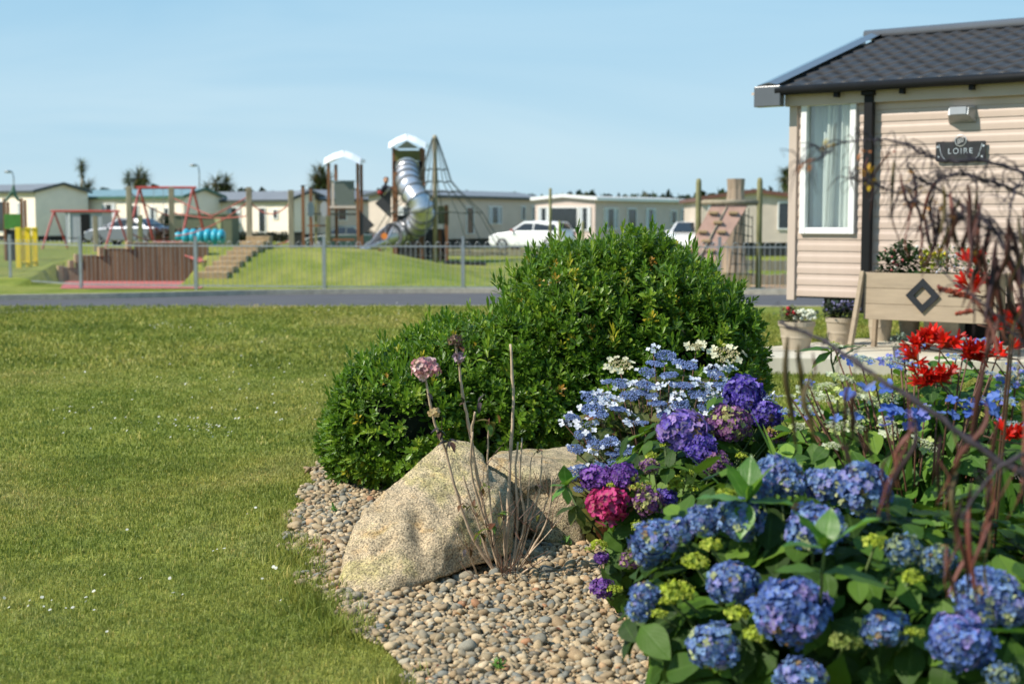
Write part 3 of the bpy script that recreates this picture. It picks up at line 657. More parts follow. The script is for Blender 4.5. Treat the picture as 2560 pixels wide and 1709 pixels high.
# ------------------------------------------------------------------ trees behind
def leafcol(c, n, v=.25):
    return np.array(c)[None] * RNG.uniform(1 - v, 1 + v, (n, 1)) * RNG.uniform(.92, 1.08, (n, 3))
def cordyline(px, py, Y, r, heads, label, zb=0, lean=.0):
    base = P(px, 548, Y); base.z = terr(base.x, Y)
    t = thing('cordyline', label, 'tree', base, 'cabbage palms behind the mobile homes')
    tr = MB(); L = NP()
    for (hx, hy, hr) in heads:
        c = P(px + hx, py + hy, Y); c.y += random.uniform(-.4, .4)
        mid = (base + c) / 2; mid.x = base.x * .8 + c.x * .2; tr.tube([base, mid, c], [.13, .10, .07], 7)
        n = 150; d = RNG.normal(0, 1, (n, 3)); d /= np.linalg.norm(d, axis=1, keepdims=True); d[:, 2] = d[:, 2] * .9 + .1
        v, f, l = leaf_t(1, .035, 3, .35, .1); sc = RNG.uniform(.8, 1.15, n) * hr * 1.15
        L.put(v, f, frames(d) * sc[:, None, None], np.tile(np.array(c), (n, 1)), l, np.where(RNG.random((n, 1)) < .2, leafcol((.17, .12, .04), n), leafcol((.06, .085, .02), n)))
    tr.build('trunk', M_['post_wood'], t, smooth=True); L.build('crown', M_['leafcol'], t)
cordyline(206, 412, 100, 1, [(0, 0, .6), (2, 22, .4), (12, 60, .9), (-6, 66, .7)], 'tall thin cabbage palm with a small top tuft, furthest left')
cordyline(345, 440, 97, 1, [(0, 4, .95), (-24, 4, .6), (20, 6, .7), (2, 18, .7)], 'bushy round-headed cabbage palm behind the red swing frame')
cordyline(548, 460, 97, 1, [(-6, -4, .8), (18, -2, .8), (-28, 14, .7), (30, 14, .6), (4, 12, .7)], 'wide many-headed cabbage palm behind the grey roof')
cordyline(806, 442, 95, 1, [(0, 0, 1.0), (-12, 18, .9), (14, 14, .9), (-14, -8, .7)], 'dense cabbage palm seen between the posts of the left tower')
cordyline(1966, 440, 90, 1, [(0, 0, .75), (-4, 18, .6), (4, -10, .5)], 'cabbage palm peeping out beside the corner of the near mobile home')
tl = NP(); prof = []
v, f, l = leaf_t(1, .45, 2, .2, .2)
for px in np.arange(-200, 2150, 8):
    hgt = 484 + 12 * mnoise.noise(Vector((px * .012, 0, 3))) + 9 * mnoise.noise(Vector((px * .05, 0, 8))) + (8 if 900 < px < 1750 else 0) + (-3 if px < 420 else 3)
    c = P(px, hgt, 125); n = 46
    T = np.stack([c.x + RNG.normal(0, .35, n), 125 + RNG.normal(0, .6, n), RNG.uniform(.5, max(c.z, 1), n)], 1)
    tl.put(v, f, zframes(RNG.normal(0, 1, (n, 3))) * RNG.uniform(.5, .9, n)[:, None, None], T, l, leafcol((.028, .048, .016), n, .45))
tag(tl.build('tree_line', M_['leafcol']), kind='stuff')
for px, py, hx, hy, nm in [(34, 432, 18, 427, 'thin street lamp rising behind the far left mobile home'), (498, 415, 480, 412, 'thin street lamp rising behind the teal roofed home')]:
    b = P(px, 548, 108); b.z = .3; t = thing('street_lamp', nm, 'street lamp', b, 'street lamps behind the homes')
    q = MB(); q.tube([b, P(px, py + 12, 108), P(px - 3, py, 108), P(px - 8, py - 3, 108)], [.07, .05, .04, .035], 8); q.build('pole', M_['galv'], t)
    c = P((px + hx) / 2 - 6, (py + hy) / 2, 108); q = MB(); q.lathe(c, [(0, .12), (.25, .08), (.3, 0), (.2, -.08), (0, -.1)], 12); q.build('lamp_head', M_['galv'], t, smooth=True)
# hedges, topiary, bins and sheds in front of the homes
def clump(name, label, cat, pts, size, col, n, group=None, lf=.12, m='leafcol'):
    c0 = Vector(pts[0]); t = thing(name, label, cat, (c0.x, c0.y, terr(c0.x, c0.y)), group); L = NP(); v, f, l = leaf_t(1, .42, 2, .2, .2)
    for p in pts:
        d = RNG.normal(0, 1, (n, 3)); d /= np.linalg.norm(d, axis=1, keepdims=True); r = RNG.uniform(.55, 1.05, (n, 1)); T = np.array(p)[None] + d * r * np.array(size)[None]
        L.put(v, f, zframes(d + RNG.normal(0, .6, (n, 3))) * RNG.uniform(.6, 1.3, n)[:, None, None] * lf, T, l, leafcol(col, n, .4))
    L.build('foliage', M_[m], t)
    return t
def gp(px, py, Y, dz=0): return P(px, py, Y)
clump('shrub', 'low dark shrubs planted along the foot of the cream home with the narrow door', 'shrub', [gp(px, 592, 78) for px in range(585, 722, 14)], (.35, .4, .3), (.04, .045, .02), 160)
clump('topiary_ball', 'small dark clipped ball tree in front of the teal roofed home', 'shrub', [gp(412, 553, 78)], (.38, .38, .42), (.02, .03, .012), 420)
clump('shrub', 'reddish shrub border running behind the timber wall', 'shrub', [gp(px, 585, 66) for px in range(385, 520, 15)], (.35, .4, .28), (.10, .05, .03), 150)
t = thing('shed', 'grey garden shed with an open dark doorway behind the small swing', 'shed', (P(208, 548, 79).x, 79, terr(-20, 79)), 'garden sheds')
a, b = P(165, 600, 79), P(256, 600, 79); q = MB(); q.prism([V2(a.x, 79, .2), V2(b.x, 79, .2), V2(b.x, 81, .2), V2(a.x, 81, .2)], (0, 0, 1.78)); q.build('wall', M_['pale_blue_grey'], t)
q = MB(); q.box(((a.x + b.x) / 2, 80, 2.02), (b.x - a.x + .2, 2.2, .07)); q.build('roof', M_['galv'], t)
a, b = P(203, 600, 79), P(226, 600, 79); q = MB(); q.box(((a.x + b.x) / 2, 78.98, 1.08), (b.x - a.x, .03, 1.6)); q.build('doorway', M_['black'], t)
a = P(173, 600, 78.9); q = MB(); q.box((a.x, 78.97, 1.1), (.1, .05, 1.75)); q.build('door_post', M_['white_paint'], t)
t = thing('shed', 'dark green garden shed with one pale door behind the large swing', 'shed', (P(520, 548, 74).x, 74, terr(-16, 74)), 'garden sheds')
a, b = P(436, 600, 74), P(580, 600, 74); q = MB(); q.prism([V2(a.x, 74, .15), V2(b.x, 74, .15), V2(b.x, 76, .15), V2(a.x, 76, .15)], (0, 0, zz(538, 74) - .15)); q.build('wall', M_['shed_green'], t)
q = MB(); q.box(((a.x + b.x) / 2, 75, zz(537, 74) + .03), (b.x - a.x + .15, 2.2, .07)); q.build('roof', M_['shed_green'], t)
q = MB(); c0 = P(532, 541, 73.97); c1 = P(552, 541, 73.97); c2 = P(552, 585, 73.97); q.prism([c0, c1, c2], (0, .02, 0)); q.build('door', M_['shed_light'], t)
t = thing('wheelie_bin', 'black wheeled bin standing beside the playground posts', 'bin', (P(746, 548, 70).x, 70, 0.05))
c = P(746, 600, 70); q = MB(); z1 = zz(583, 70)
q.add([c + Vector((sx * .2, sy * .22, -c.z + .1)) for sx in (-1, 1) for sy in (-1, 1)] + [Vector((c.x + sx * .27, 70 + sy * .3, z1)) for sx in (-1, 1) for sy in (-1, 1)], [(0, 1, 3, 2), (4, 6, 7, 5), (0, 4, 5, 1), (2, 3, 7, 6), (0, 2, 6, 4), (1, 5, 7, 3)]); q.build('body', M_['near_black'], t)
q = MB(); q.box((c.x, 70, z1 + .03), (.6, .66, .06)); q.build('lid', M_['black'], t)
# ================================================================== playground fence
FP = [(-560, 44), (-330, 41), (-150, 38.4), (22, 35.6), (198, 33.0), (487, 32.3), (809, 31.8), (1157, 31.6), (1480, 31.2), (1800, 30.8), (2120, 30.6), (2440, 30.4), (2770, 30.3)]
fp = [Vector((P(a, 548, b).x, b, 0)) for a, b in FP]
t = thing('railing_fence', 'low galvanised hoop-topped railing around the playground', 'fence', fp[6])
for i, p in enumerate(fp):
    q = MB(); q.box(p + Vector((0, 0, .6)), (.065, .065, 1.2)); q.box(p + Vector((0, 0, 1.21)), (.075, .075, .02)); q.build('post', M_['galv'], t)
for a, b in zip(fp[:-1], fp[1:]):
    q = MB(); d = (b - a); L = d.length; e = d.normalized(); n = max(2, int(L / .22)); st = L / n
    q.beam(a + Vector((0, 0, 1.0)), b + Vector((0, 0, 1.0)), .012, .03); q.beam(a + Vector((0, 0, .1)), b + Vector((0, 0, .1)), .012, .03)
    for k in range(n):
        x0 = a + e * (st * (k + .25)); x1 = a + e * (st * (k + .75)); c = (x0 + x1) / 2; r = st / 4; up = Vector((0, 0, 1))
        arc = [x0 + up * .05, x0 + up * 1.04] + [c + e * (-r * math.cos(th)) + up * (1.04 + 1.1 * r * math.sin(th)) for th in (.8, 1.57, 2.34)] + [x1 + up * 1.04, x1 + up * .05]
        q.tube(arc, .0055, 4, cap=False)
    q.build('railing', M_['galv'], t)
# ================================================================== playground equipment
def post(mb, px, y0, y1, Y, r, n=10):
    a, b = P(px, y1, Y), P(px, y0, Y); a.x = b.x = P(px, 548, Y).x; mb.tube([a, b - Vector((0, 0, r * .3)), b], [r, r, r * .8], n)
for px, y0, Y, gz in [(322, 467, 41.5, .85), (428, 470, 42, .86), (622, 470, 38.5, .86), (727, 477, 38.2, .84), (238, 541, 40.5, .8), (350, 540, 43, .85), (820, 541, 39, .8)]:
    c = P(px, y0, Y); nm = {322: 'tall square timber post at the left end of the brown wall', 428: 'tall timber post above the middle of the brown wall', 622: 'tall timber post at the top of the timber steps', 727: 'tall two-tone timber post on the grass mound',
                             238: 'short timber post left of the tall posts, on the bank', 350: 'short dark timber post between the first two tall posts', 820: 'short mossy timber post left of the net panel tower'}[px]
    t = thing('timber_post', nm, 'post', (c.x, Y, gz - .1), 'rope course posts')
    q = MB(); q.box((c.x, Y, (c.z + gz - .9) / 2), (.155 if y0 < 500 else .13, .155 if y0 < 500 else .13, c.z - gz + .9), rz=.15); q.build('post_shaft', M_['post_wood' if px not in (350, 820) else 'mossy_wood'], t, bevel=.015)
    q = MB(); q.box((c.x, Y, c.z + .012), (.13, .13, .024), rz=.15); q.build('cap', M_['grey_wood'], t)
# red ropes between the posts
t = thing('climbing_rope', 'faded red ropes sagging between the timber posts', 'rope', (P(520, 548, 41).x, 41, .9)); q = MB()
def sag(a, b, s_, n=7): return [a.lerp(b, i / n) - Vector((0, 0, s_ * 4 * (i / n) * (1 - i / n))) for i in range(n + 1)]
for a, b, s_ in [((330, 485, 41.5), (428, 540, 42), .1), ((330, 585, 41.5), (428, 590, 42), .15), ((434, 532, 42), (620, 540, 38.5), .1), ((434, 590, 42), (620, 505, 38.5), .2), ((622, 500, 38.5), (727, 505, 38.2), .35), ((622, 612, 38.5), (727, 600, 38.2), .1),
                 ((434, 495, 42), (530, 540, 40), .02), ((530, 540, 40), (622, 490, 38.5), .02)]:
    q.tube(sag(P(*a), P(*b), s_), .018, 5)
q.build('rope_strand', M_['red_rope'], t)
t = thing('scramble_net', 'red rope net sloping down into the pit from the timber wall', 'rope net', (P(480, 620, 38).x, 37, 0)); q = MB()
TL, TR, BL, BR = P(385, 604, 39), P(455, 604, 39.5), P(500, 655, 35.6), P(545, 648, 37.2)
for i in range(9):
    f = i / 8; q.tube([TL.lerp(TR, f), BL.lerp(BR, f)], .02, 4); q.tube([TL.lerp(BL, f), TR.lerp(BR, f)], .02, 4)
q.build('net', M_['red_rope'], t)
# swings
def swing(label, pxl, pxr, yt, Y, z0, spread, seats):
    a, b = P(pxl, yt, Y), P(pxr, yt, Y); t = thing('swing_set', label, 'swing', ((a.x + b.x) / 2, Y, z0), 'red swing frames')
    q = MB(); q.tube([a - Vector((.15, 0, 0)), b + Vector((.15, 0, 0))], .055, 10); q.build('crossbar', M_['red_paint'], t)
    for p in (a, b):
        for s_ in (-1, 1):
            q = MB(); q.tube([p, Vector((p.x + s_ * spread * .55, Y + s_ * spread * .8, z0))], .05, 8); q.build('leg', M_['red_paint'], t)
    for f in seats:
        c = a.lerp(b, f); zc = z0 + .5; q = MB()
        for s_ in (-1, 1): q.tube([c + Vector((s_ * .2, 0, 0)), Vector((c.x + s_ * .2, Y, zc))], .01, 4)
        q.build('chain', M_['galv'], t); q = MB(); q.box((c.x, Y, zc), (.46, .2, .05)); q.build('seat', M_['near_black'], t, bevel=.01)
swing('small red swing frame in front of the grey shed', 135, 291, 528, 68, .2, .75, (.3, .7))
swing('large red swing frame behind the timber posts', 349, 482, 469, 60, .12, .9, (.35, .7))
# yellow gate
t = thing('playground_gate', 'bright yellow barred self-closing gate at the playground corner', 'gate', (P(66, 548, 46).x, 46, .05))
g0 = .08; q = MB()
for px, Y in ((45, 44.5), (69, 45.5), (87, 46.5)):
    q = MB(); c = P(px, 568, Y); q.box((c.x, Y, (c.z + g0) / 2), (.16, .1, c.z - g0)); q.build('post', M_['yellow_paint'], t, bevel=.01)
a, b = P(45, 573, 44.5), P(87, 573, 46.5); q = MB(); q.beam(a, b, .05, .06); q.build('rail', M_['yellow_paint'], t); q = MB(); q.beam(Vector((a.x, a.y, g0 + .12)), Vector((b.x, b.y, g0 + .12)), .05, .08)
q.build('rail', M_['yellow_paint'], t); q = MB()
for i in range(1, 14):
    c = a.lerp(b, i / 14); q.tube([Vector((c.x, c.y, g0 + .1)), c], .012, 5)
q.build('bars', M_['yellow_paint'], t)
# playhouse with pointed arch
t = thing('playhouse', 'small play frame with a pointed dark arch and green panel', 'playhouse', (P(32, 548, 54).x, 54, .05)); Y = 54
for px, yt in ((10, 496), (53, 496), (62, 500), (19, 505)):
    q = MB(); dy = .0 if px in (10, 53) else .9; c = P(px, yt, Y + dy); q.box((c.x, Y + dy, c.z / 2), (.09, .09, c.z)); q.build('post', M_['brown_wood'], t)
q = MB()
for s_ in (-1, 1): q.tube([P(31 + s_ * 22, 503, Y), P(31 + s_ * 14, 499, Y), P(31 + s_ * 7, 489, Y), P(33 + s_ * 2, 480, Y), P(34, 462, Y)], [.05, .055, .06, .08, .03], 8)
q.build('arch', M_['green_trim'], t); q = MB(); a, b = P(12, 572, Y), P(52, 535, Y); q.box(((a.x + b.x) / 2, Y - .03, (a.z + b.z) / 2), (b.x - a.x, .04, b.z - a.z)); q.build('panel', M_['green_paint'], t)
q = MB(); q.box(((a.x + b.x) / 2, Y + .1, a.z / 2 - .02), (b.x - a.x, .05, a.z)); q.build('lower_panel', M_['dark_panel'], t)
# turquoise caterpillar
t = thing('play_sculpture', 'turquoise segmented caterpillar sculpture with a dark eye', 'play sculpture', (P(510, 548, 48).x, 48, .5)); Y = 50
for i, px in enumerate((466, 484, 502, 520, 538, 553)):
    c = P(px, 592, Y); r = .25 if i < 5 else .23; q = MB(); q.lathe(Vector((0, 0, 0)), [(0, -1), (.7, -.86), (.95, -.5), (1, 0), (.95, .5), (.7, .86), (0, 1)], 14)
    q.v = [(c.x + z * .14, Y + y * .33, c.z + x * r * 1.15) for x, y, z in q.v]; q.build('body_segment' if i < 5 else 'head', M_['turquoise'], t, smooth=True)
c = P(446, 591, Y); q = MB(); q.lathe(c, [(0, -.17), (.12, -.12), (.17, 0), (.12, .12), (0, .17)], 12); q.build('tail', M_['turquoise'], t, smooth=True)
c = P(555, 593, Y - .34); q = MB(); q.lathe(c, [(0, -.05), (.05, 0), (0, .05)], 10); q.build('eye', M_['black'], t, smooth=True)
for px in (475, 540):
    c = P(px, 610, Y); q = MB(); q.box((c.x, Y, c.z - .15), (.12, .3, .45)); q.build('support', M_['turquoise'], t)
mt('galv_dark', (.16, .165, .17), .5, metal=.5)
# ---------------- towers
def tower(t, Y, xl, xr, yt, dep, z0, ridge_px, ridge_y, ov, wood='brown_wood', dual=True):
    a, b = P(xl, yt, Y), P(xr, yt, Y); zt = a.z
    for x in (a.x, b.x):
        for yy in (Y, Y + dep):
            q = MB(); q.box((x + (.12 if (dual and yy > Y and x == a.x) else 0), yy, (zt + z0) / 2), (.11, .11, zt - z0)); q.build('post', M_[wood], t)
    r = P(ridge_px, ridge_y, Y); q = MB(); th = .06
    for s_ in (-1, 1):
        e = Vector((a.x - ov, Y - .42, zt - .06)) if s_ < 0 else Vector((b.x + ov, Y - .42, zt - .06)); rr_ = Vector((r.x, Y - .42, r.z - .2)); km = e.lerp(rr_, .5) + Vector((0, 0, .035))
        lo_ = [e, km, rr_]; up_ = [p + Vector((-.02 * s_ * -1, .34, .24)) for p in lo_]; bk_ = [Vector((p.x, Y + dep + .3, p.z)) for p in up_]; und = [Vector((p.x, Y + dep + .3, p.z - .1)) for p in up_]
        q.add(lo_ + up_ + bk_ + und, [(0, 1, 4, 3), (1, 2, 5, 4), (3, 4, 7, 6), (4, 5, 8, 7), (0, 9, 10, 1), (1, 10, 11, 2), (0, 3, 6, 9), (9, 6, 7, 10), (10, 7, 8, 11)])
    q.build('roof', M_['roof_white'], t, fixn=False)
    return a, b, zt
Y = 54; t = thing('slide_tower', 'tall playground tower with white gabled roof and shiny steel tube slide', 'playground tower', (P(1018, 548, Y).x, Y, 0))
a, b, zt = tower(t, Y, 984, 1054, 369, 1.2, 0, 1017, 338, .16, dual=False)
def panel(t, name, x0, x1, y0, y1, Y, m, th=.05):
    p, q_ = P(x0, y0, Y), P(x1, y1, Y); q = MB(); q.box(((p.x + q_.x) / 2, Y, (p.z + q_.z) / 2), (abs(q_.x - p.x), th, abs(p.z - q_.z))); return q.build(name, M_[m], t)
q = MB(); q.prism([P(990, 371, Y - .02), P(1048, 371, Y - .02), P(1017, 352, Y - .02)], (0, .05, 0)); q.build('gable_panel', M_['pale_blue_grey'], t)
panel(t, 'upper_panel', 987, 1050, 376, 402, Y - .03, 'olive_panel'); panel(t, 'dark_front_panel', 983, 1056, 403, 448, Y - .03, 'dark_panel')
panel(t, 'side_panel', 1048, 1057, 371, 470, Y + .5, 'mossy_wood')
q = MB(); c = P(1018, 470, Y + .6); q.box((c.x, Y + .6, c.z), (1.2, 1.2, .1)); q.build('deck', M_['brown_wood'], t)
q = MB(); c = P(1018, 590, Y + .6); q.box((c.x, Y + .9, .9), (1.1, .6, 1.7)); q.build('under_cabin', M_['near_black'], t)
for px, yt, Yb in ((988, 430, 53.2), (950, 622, 53.5), (1048, 592, 53.4), (1116, 512, 54.6), (1100, 575, 54.8)):
    c = P(px, yt, Yb); q = MB(); q.box((c.x, Yb, max(c.z, .5) / 2), (.13, .13, max(c.z, .5))); q.build('support_post', M_['brown_wood'], t)
panel(t, 'low_panel', 1062, 1114, 572, 648, 55.0, 'dark_panel')
panel(t, 'net_shade', 1095, 1122, 515, 560, 55.4, 'mossy_wood')
path = [(1018, 420, 53.9), (1018, 432, 53.6), (1020, 452, 53.0), (1030, 478, 52.3), (1048, 506, 51.9), (1056, 530, 52.0), (1050, 553, 52.5), (1030, 572, 53.0), (1003, 584, 52.9), (980, 588, 52.5)]
def crv(pts_, n):
    out = []
    for i in range(n):
        u = i / (n - 1) * (len(pts_) - 1); k = min(int(u), len(pts_) - 2); f = u - k
        p0, p1, p2, p3 = pts_[max(k - 1, 0)], pts_[k], pts_[k + 1], pts_[min(k + 2, len(pts_) - 1)]
        out.append(.5 * ((2 * p1) + (p2 - p0) * f + (2 * p0 - 5 * p1 + 4 * p2 - p3) * f * f + (3 * p1 - p0 - 3 * p2 + p3) * f ** 3))
    return out
cp = crv([P(*p) for p in path], 57); q = MB(); q.tube(cp, [.38 + (.085 if i % 4 == 0 else (.03 if i % 4 in (1, 3) else 0)) for i in range(57)], 18, cap=False); q.build('tube_slide', M_['steel'], t, smooth=True)
for i in range(4, 56, 4):
    d = (cp[min(i + 1, 56)] - cp[i - 1]).normalized(); q = MB(); q.tube([cp[i] - d * .02, cp[i] + d * .02], .485, 18); q.build('flange', M_['galv_dark'], t)

tp = crv([P(980, 588, 52.5), P(955, 596, 52.1), P(930, 608, 51.7), P(906, 621, 51.3), P(884, 629, 51.0)], 14); q = MB(); n = 10; b0 = len(q.v)
for i, p in enumerate(tp):
    r = .40 - .24 * ss(0, 10, i); d = (tp[min(i + 1, 13)] - tp[max(i - 1, 0)]).normalized(); sd = d.cross(Vector((0, 0, 1))).normalized(); up = sd.cross(d)
    for k in range(n + 1):
        th = math.pi * (k / n) * (1 + .8 * (1 - ss(0, 5, i))) - .4 * math.pi * (1 - ss(0, 5, i)); q.v.append(tuple(p - sd * r * math.cos(th) - up * r * .9 * math.sin(th)))
for i in range(13):
    for k in range(n): q.f.append([i * (n + 1) + k, i * (n + 1) + k + 1, (i + 1) * (n + 1) + k + 1, (i + 1) * (n + 1) + k]); q.m.append(0)
o = q.build('slide_chute', M_['steel'], t, smooth=True, fixn=False); sm = o.modifiers.new('s', 'SOLIDIFY'); sm.thickness = .03
q = MB(); c = P(961, 590, 51.7); q.lathe(Vector((0, 0, 0)), [(0, 0), (.12, 0), (.12, .03), (0, .03)], 14); q.v = [(c.x + x, c.y - .02 - z, c.z + y) for x, y, z in q.v]; M_['orange'] = plain('orange', (.75, .22, .04), .5); q.build('warning_disc', M_['orange'], t)
q = MB(); q.prism([P(937, 508, 53.3), P(977, 474, 53.3), P(977, 546, 53.3)], (0, .06, 0)); q.build('climbing_panel', M_['dark_panel'], t)
Y = 54; t = thing('net_tower', 'shorter playground tower with white gabled roof and mesh panel', 'playground tower', (P(860, 548, Y).x, Y, 0))
a, b, zt = tower(t, Y, 821, 894, 408, 1.3, 0, 860, 379, .12)
panel(t, 'mesh_panel', 836, 886, 453, 513, Y, 'mesh_panel'); panel(t, 'panel_edge', 827, 835, 452, 514, Y, 'pinkish_wall'); panel(t, 'top_rail', 828, 888, 451, 454, Y - .03, 'galv')
panel(t, 'deck_edge', 824, 890, 515, 520, Y - .05, 'pinkish_wall'); panel(t, 'deck_beam', 824, 890, 521, 525, Y, 'brown_wood'); panel(t, 'lower_beam', 824, 890, 533, 538, Y + .6, 'dark_trim')
panel(t, 'bench_rail', 826, 886, 596, 602, Y, 'brown_wood')
q = MB(); q.prism([P(897, 524, 54), P(936, 563, 54), P(897, 594, 54)], (0, .06, 0)); q.build('side_ramp_panel', M_['dark_panel'], t)
for px, yt in ((757, 466), (768, 469)):
    c = P(px, yt, 54); q = MB(); q.box((c.x, 54 + (px > 760) * .9, c.z / 2), (.11, .11, c.z)); q.build('bridge_post', M_['brown_wood'], t)
    c = P(px, yt - 1, 54); q = MB(); q.box((c.x, 54 + (px > 760) * .9, c.z), (.13, .13, .06)); q.build('post_cap', M_['near_black'], t)
panel(t, 'bridge_beam', 768, 820, 532, 537, 54.4, 'dark_trim'); panel(t, 'bridge_rail', 768, 820, 562, 566, 54.4, 'brown_wood'); panel(t, 'bridge_post_middle', 786, 793, 506, 612, 54.5, 'mossy_wood')
for x0 in (772, 806):
    q = MB(); c = P(x0 + 5, 523, 54.2); q.lathe(Vector((0, 0, 0)), [(0, 0), (.2, 0), (.2, .05), (0, .05)], 18); q.v = [(c.x + x * .7, c.y - z, c.z + y * 1.5) for x, y, z in q.v]; q.build('round_panel', M_['pale_blue_grey'], t)
# rope pole
Y = 52.5; c = P(1088, 548, Y); t = thing('rope_net_pole', 'tall timber pole with dark climbing ropes spreading down from its top', 'climbing net', (c.x, Y, 0)); zt = zz(338, Y)
q = MB(); q.tube([Vector((c.x, Y, 0)), Vector((c.x, Y, zt - .05)), Vector((c.x, Y, zt))], [.085, .08, .06], 12); q.build('pole', M_['post_wood'], t, smooth=True)
q = MB(); lv = [(.09, zt - .1), (.48, zz(422, Y)), (.62, zz(453, Y)), (.95, zz(478, Y)), (1.75, zz(530, Y)), (2.7, .35)]
for k in range(10):
    th = k * 6.283 / 10 + .2; q.tube([Vector((c.x + r * math.cos(th), Y + r * math.sin(th) * .8, z)) for r, z in lv], .016, 4)
for r, z in lv[1:]:
    q.tube([Vector((c.x + r * math.cos(k * .3142), Y + r * .8 * math.sin(k * .3142), z - .05 * abs(math.sin(k * 1.57)))) for k in range(21)], .016, 4)
q.build('net', M_['dark_rope'], t)
# timber climbing frame on the right
Y = 31.7; c = P(1820, 548, Y); t = thing('climbing_structure', 'timber climbing frame with two tall posts and a sloping board of hand holds', 'climbing frame', (c.x, Y, 0))
for px, yt in ((1747, 446), (1900, 444)):
    p = P(px, yt, Y); q = MB(); q.tube([Vector((p.x, Y, -.1)), Vector((p.x, Y, p.z - .1)), Vector((p.x, Y, p.z - .02)), Vector((p.x, Y, p.z))], [.066, .062, .05, .02], 14); q.build('post', M_['mossy_wood'], t, smooth=True)
q = MB(); q.tube([P(1752, 506, Y), P(1896, 506, Y)], .058, 12); q.build('crossbar', M_['post_wood'], t, smooth=True)
bt = [P(1778, 513, 31.7), P(1869, 513, 31.7), P(1779, 665, 30.95), P(1700, 665, 30.95)]
mt('board', (.42, .26, .20), .7, var=.12, scale=5, bmp=.003)
q = MB(); nb = (bt[1] - bt[0]).cross(bt[3] - bt[0]).normalized(); nb = nb if nb.y < 0 else -nb
q.prism(bt, nb * -.05); q.build('climbing_board', M_['board'], t)
q = MB(); q.beam(P(1818, 516, 31.68), P(1740, 660, 30.93), .03, .03); q.build('board_batten', M_['grey_wood'], t)
for px, py in ((1783, 534), (1832, 534), (1794, 558), (1756, 581), (1803, 581), (1765, 604), (1775, 628), (1727, 628)):
    f = (py - 513) / 152; Yh = 31.7 - .75 * f; q = MB(); pp = P(px, py, Yh) + nb * .04; q.box(pp, (.2, .09, .065), M=Matrix.Rotation(R(-6), 3, 'Z')); q.build('hand_hold', M_['tan_wood'], t, bevel=.012)
# carved trunk behind it
Y = 33.2; c = P(1838, 548, Y); t = thing('carved_tree_trunk', 'thick bare tree trunk with a sawn flat top behind the climbing board', 'tree trunk', (c.x, Y, 0))
q = MB(); n = 22; prof = [(-.1, .38, 0), (.15, .36, 0), (.6, .31, -.02), (1.2, .27, -.03), (1.8, .25, -.02), (2.1, .21, 0), (2.3, .2, .0), (zz(447, Y), .215, 0)]
for z, r, dx in prof:
    for k in range(n):
        th = k * 6.283 / n; rr_ = r * (1 + .18 * mnoise.noise(Vector((math.cos(th) * 1.5, math.sin(th) * 1.5, z * .6))) + .05 * math.sin(th * 7 + z)); q.v.append((c.x + dx + rr_ * math.cos(th), Y + rr_ * math.sin(th), z))
for i in range(len(prof) - 1):
    for k in range(n): q.f.append([i * n + k, i * n + (k + 1) % n, (i + 1) * n + (k + 1) % n, (i + 1) * n + k]); q.m.append(0)
q.f.append([(len(prof) - 1) * n + k for k in range(n)]); q.m.append(0)
mt('bare_trunk', (.33, .25, .18), .85, var=.4, scale=5, stretch=(1, 1, .25), bmp=.02); q.build('trunk', M_['bare_trunk'], t, smooth=False)
q = MB(); q.box((c.x, Y - .05, .12), (.62, .62, .5)); q.build('plinth', M_['mossy_wood'], t)
t = thing('rope_ladder_net', 'dark rope net hanging to the right of the climbing board', 'rope net', (P(1860, 548, 32.4).x, 32.4, 0)); q = MB()
for i in range(5):
    a, b = P(1845 + i * 9, 520 if i < 4 else 540, 32.4), P(1822 + i * 15, 690, 32.0); q.tube([a, b], .012, 4)
for j in range(7):
    f = j / 6; q.tube([P(1845 - 23 * f, 530 + 155 * f, 32.4 - .4 * f), P(1880 + 2 * f, 545 + 140 * f, 32.4 - .4 * f)], .012, 4)
q.build('net', M_['dark_rope'], t)
# slim posts by the white car and low timber edgings
for px, yt, Y, nm in ((1376, 470, 45, 'slim tall mossy post in front of the wide windowed home'), (1399, 552, 44, 'short mossy post beside the slim tall one'), (1457, 553, 44, 'short mossy post just left of the shrub top')):
    c = P(px, yt, Y); t = thing('timber_post', nm, 'post', (c.x, Y, 0), 'slim mossy posts'); q = MB(); q.tube([Vector((c.x, Y, 0)), Vector((c.x, Y, c.z - .04)), c], [.05, .048, .025], 10); q.build('post_shaft', M_['mossy_wood'], t, smooth=True)
def edging(label, pa, pb_, zt, m='grey_wood'):
    t = thing('timber_edging', label, 'edging', pa, 'low timber edgings'); q = MB(); d = (pb_ - pa); n = int(d.length / .1)
    for i in range(n):
        c = pa + d * ((i + .5) / n); q.box(c + Vector((0, 0, zt / 2 + random.uniform(-.02, .02))), (.09, .09, zt))
    q.build('palings', M_[m], t)
edging('long low pale timber edging in front of the white car', G(1112, 640) , G(1520, 640), .32, 'post_wood')
edging('low dark log edging at the right end of the grass mound', G(1110, 660), G(1215, 664), .12, 'near_black')
edging('upper row of low grey palings right of the climbing frame', G(1845, 676), G(2060, 676), .32)
edging('lower row of low grey palings right of the climbing frame', G(1845, 713), G(2060, 713), .27)
V = [G(1700, 727), G(2100, 727), G(2060, 713.5), G(1760, 713.5)]
me = bpy.data.meshes.new('sand_pit'); me.from_pydata([(v[0], v[1], .008) for v in V], [], [(0, 1, 2, 3)]); mt('sand', (.55, .33, .18), .95, scale=20); tag(link_mesh('sand_pit', me, M_['sand']), kind='structure')
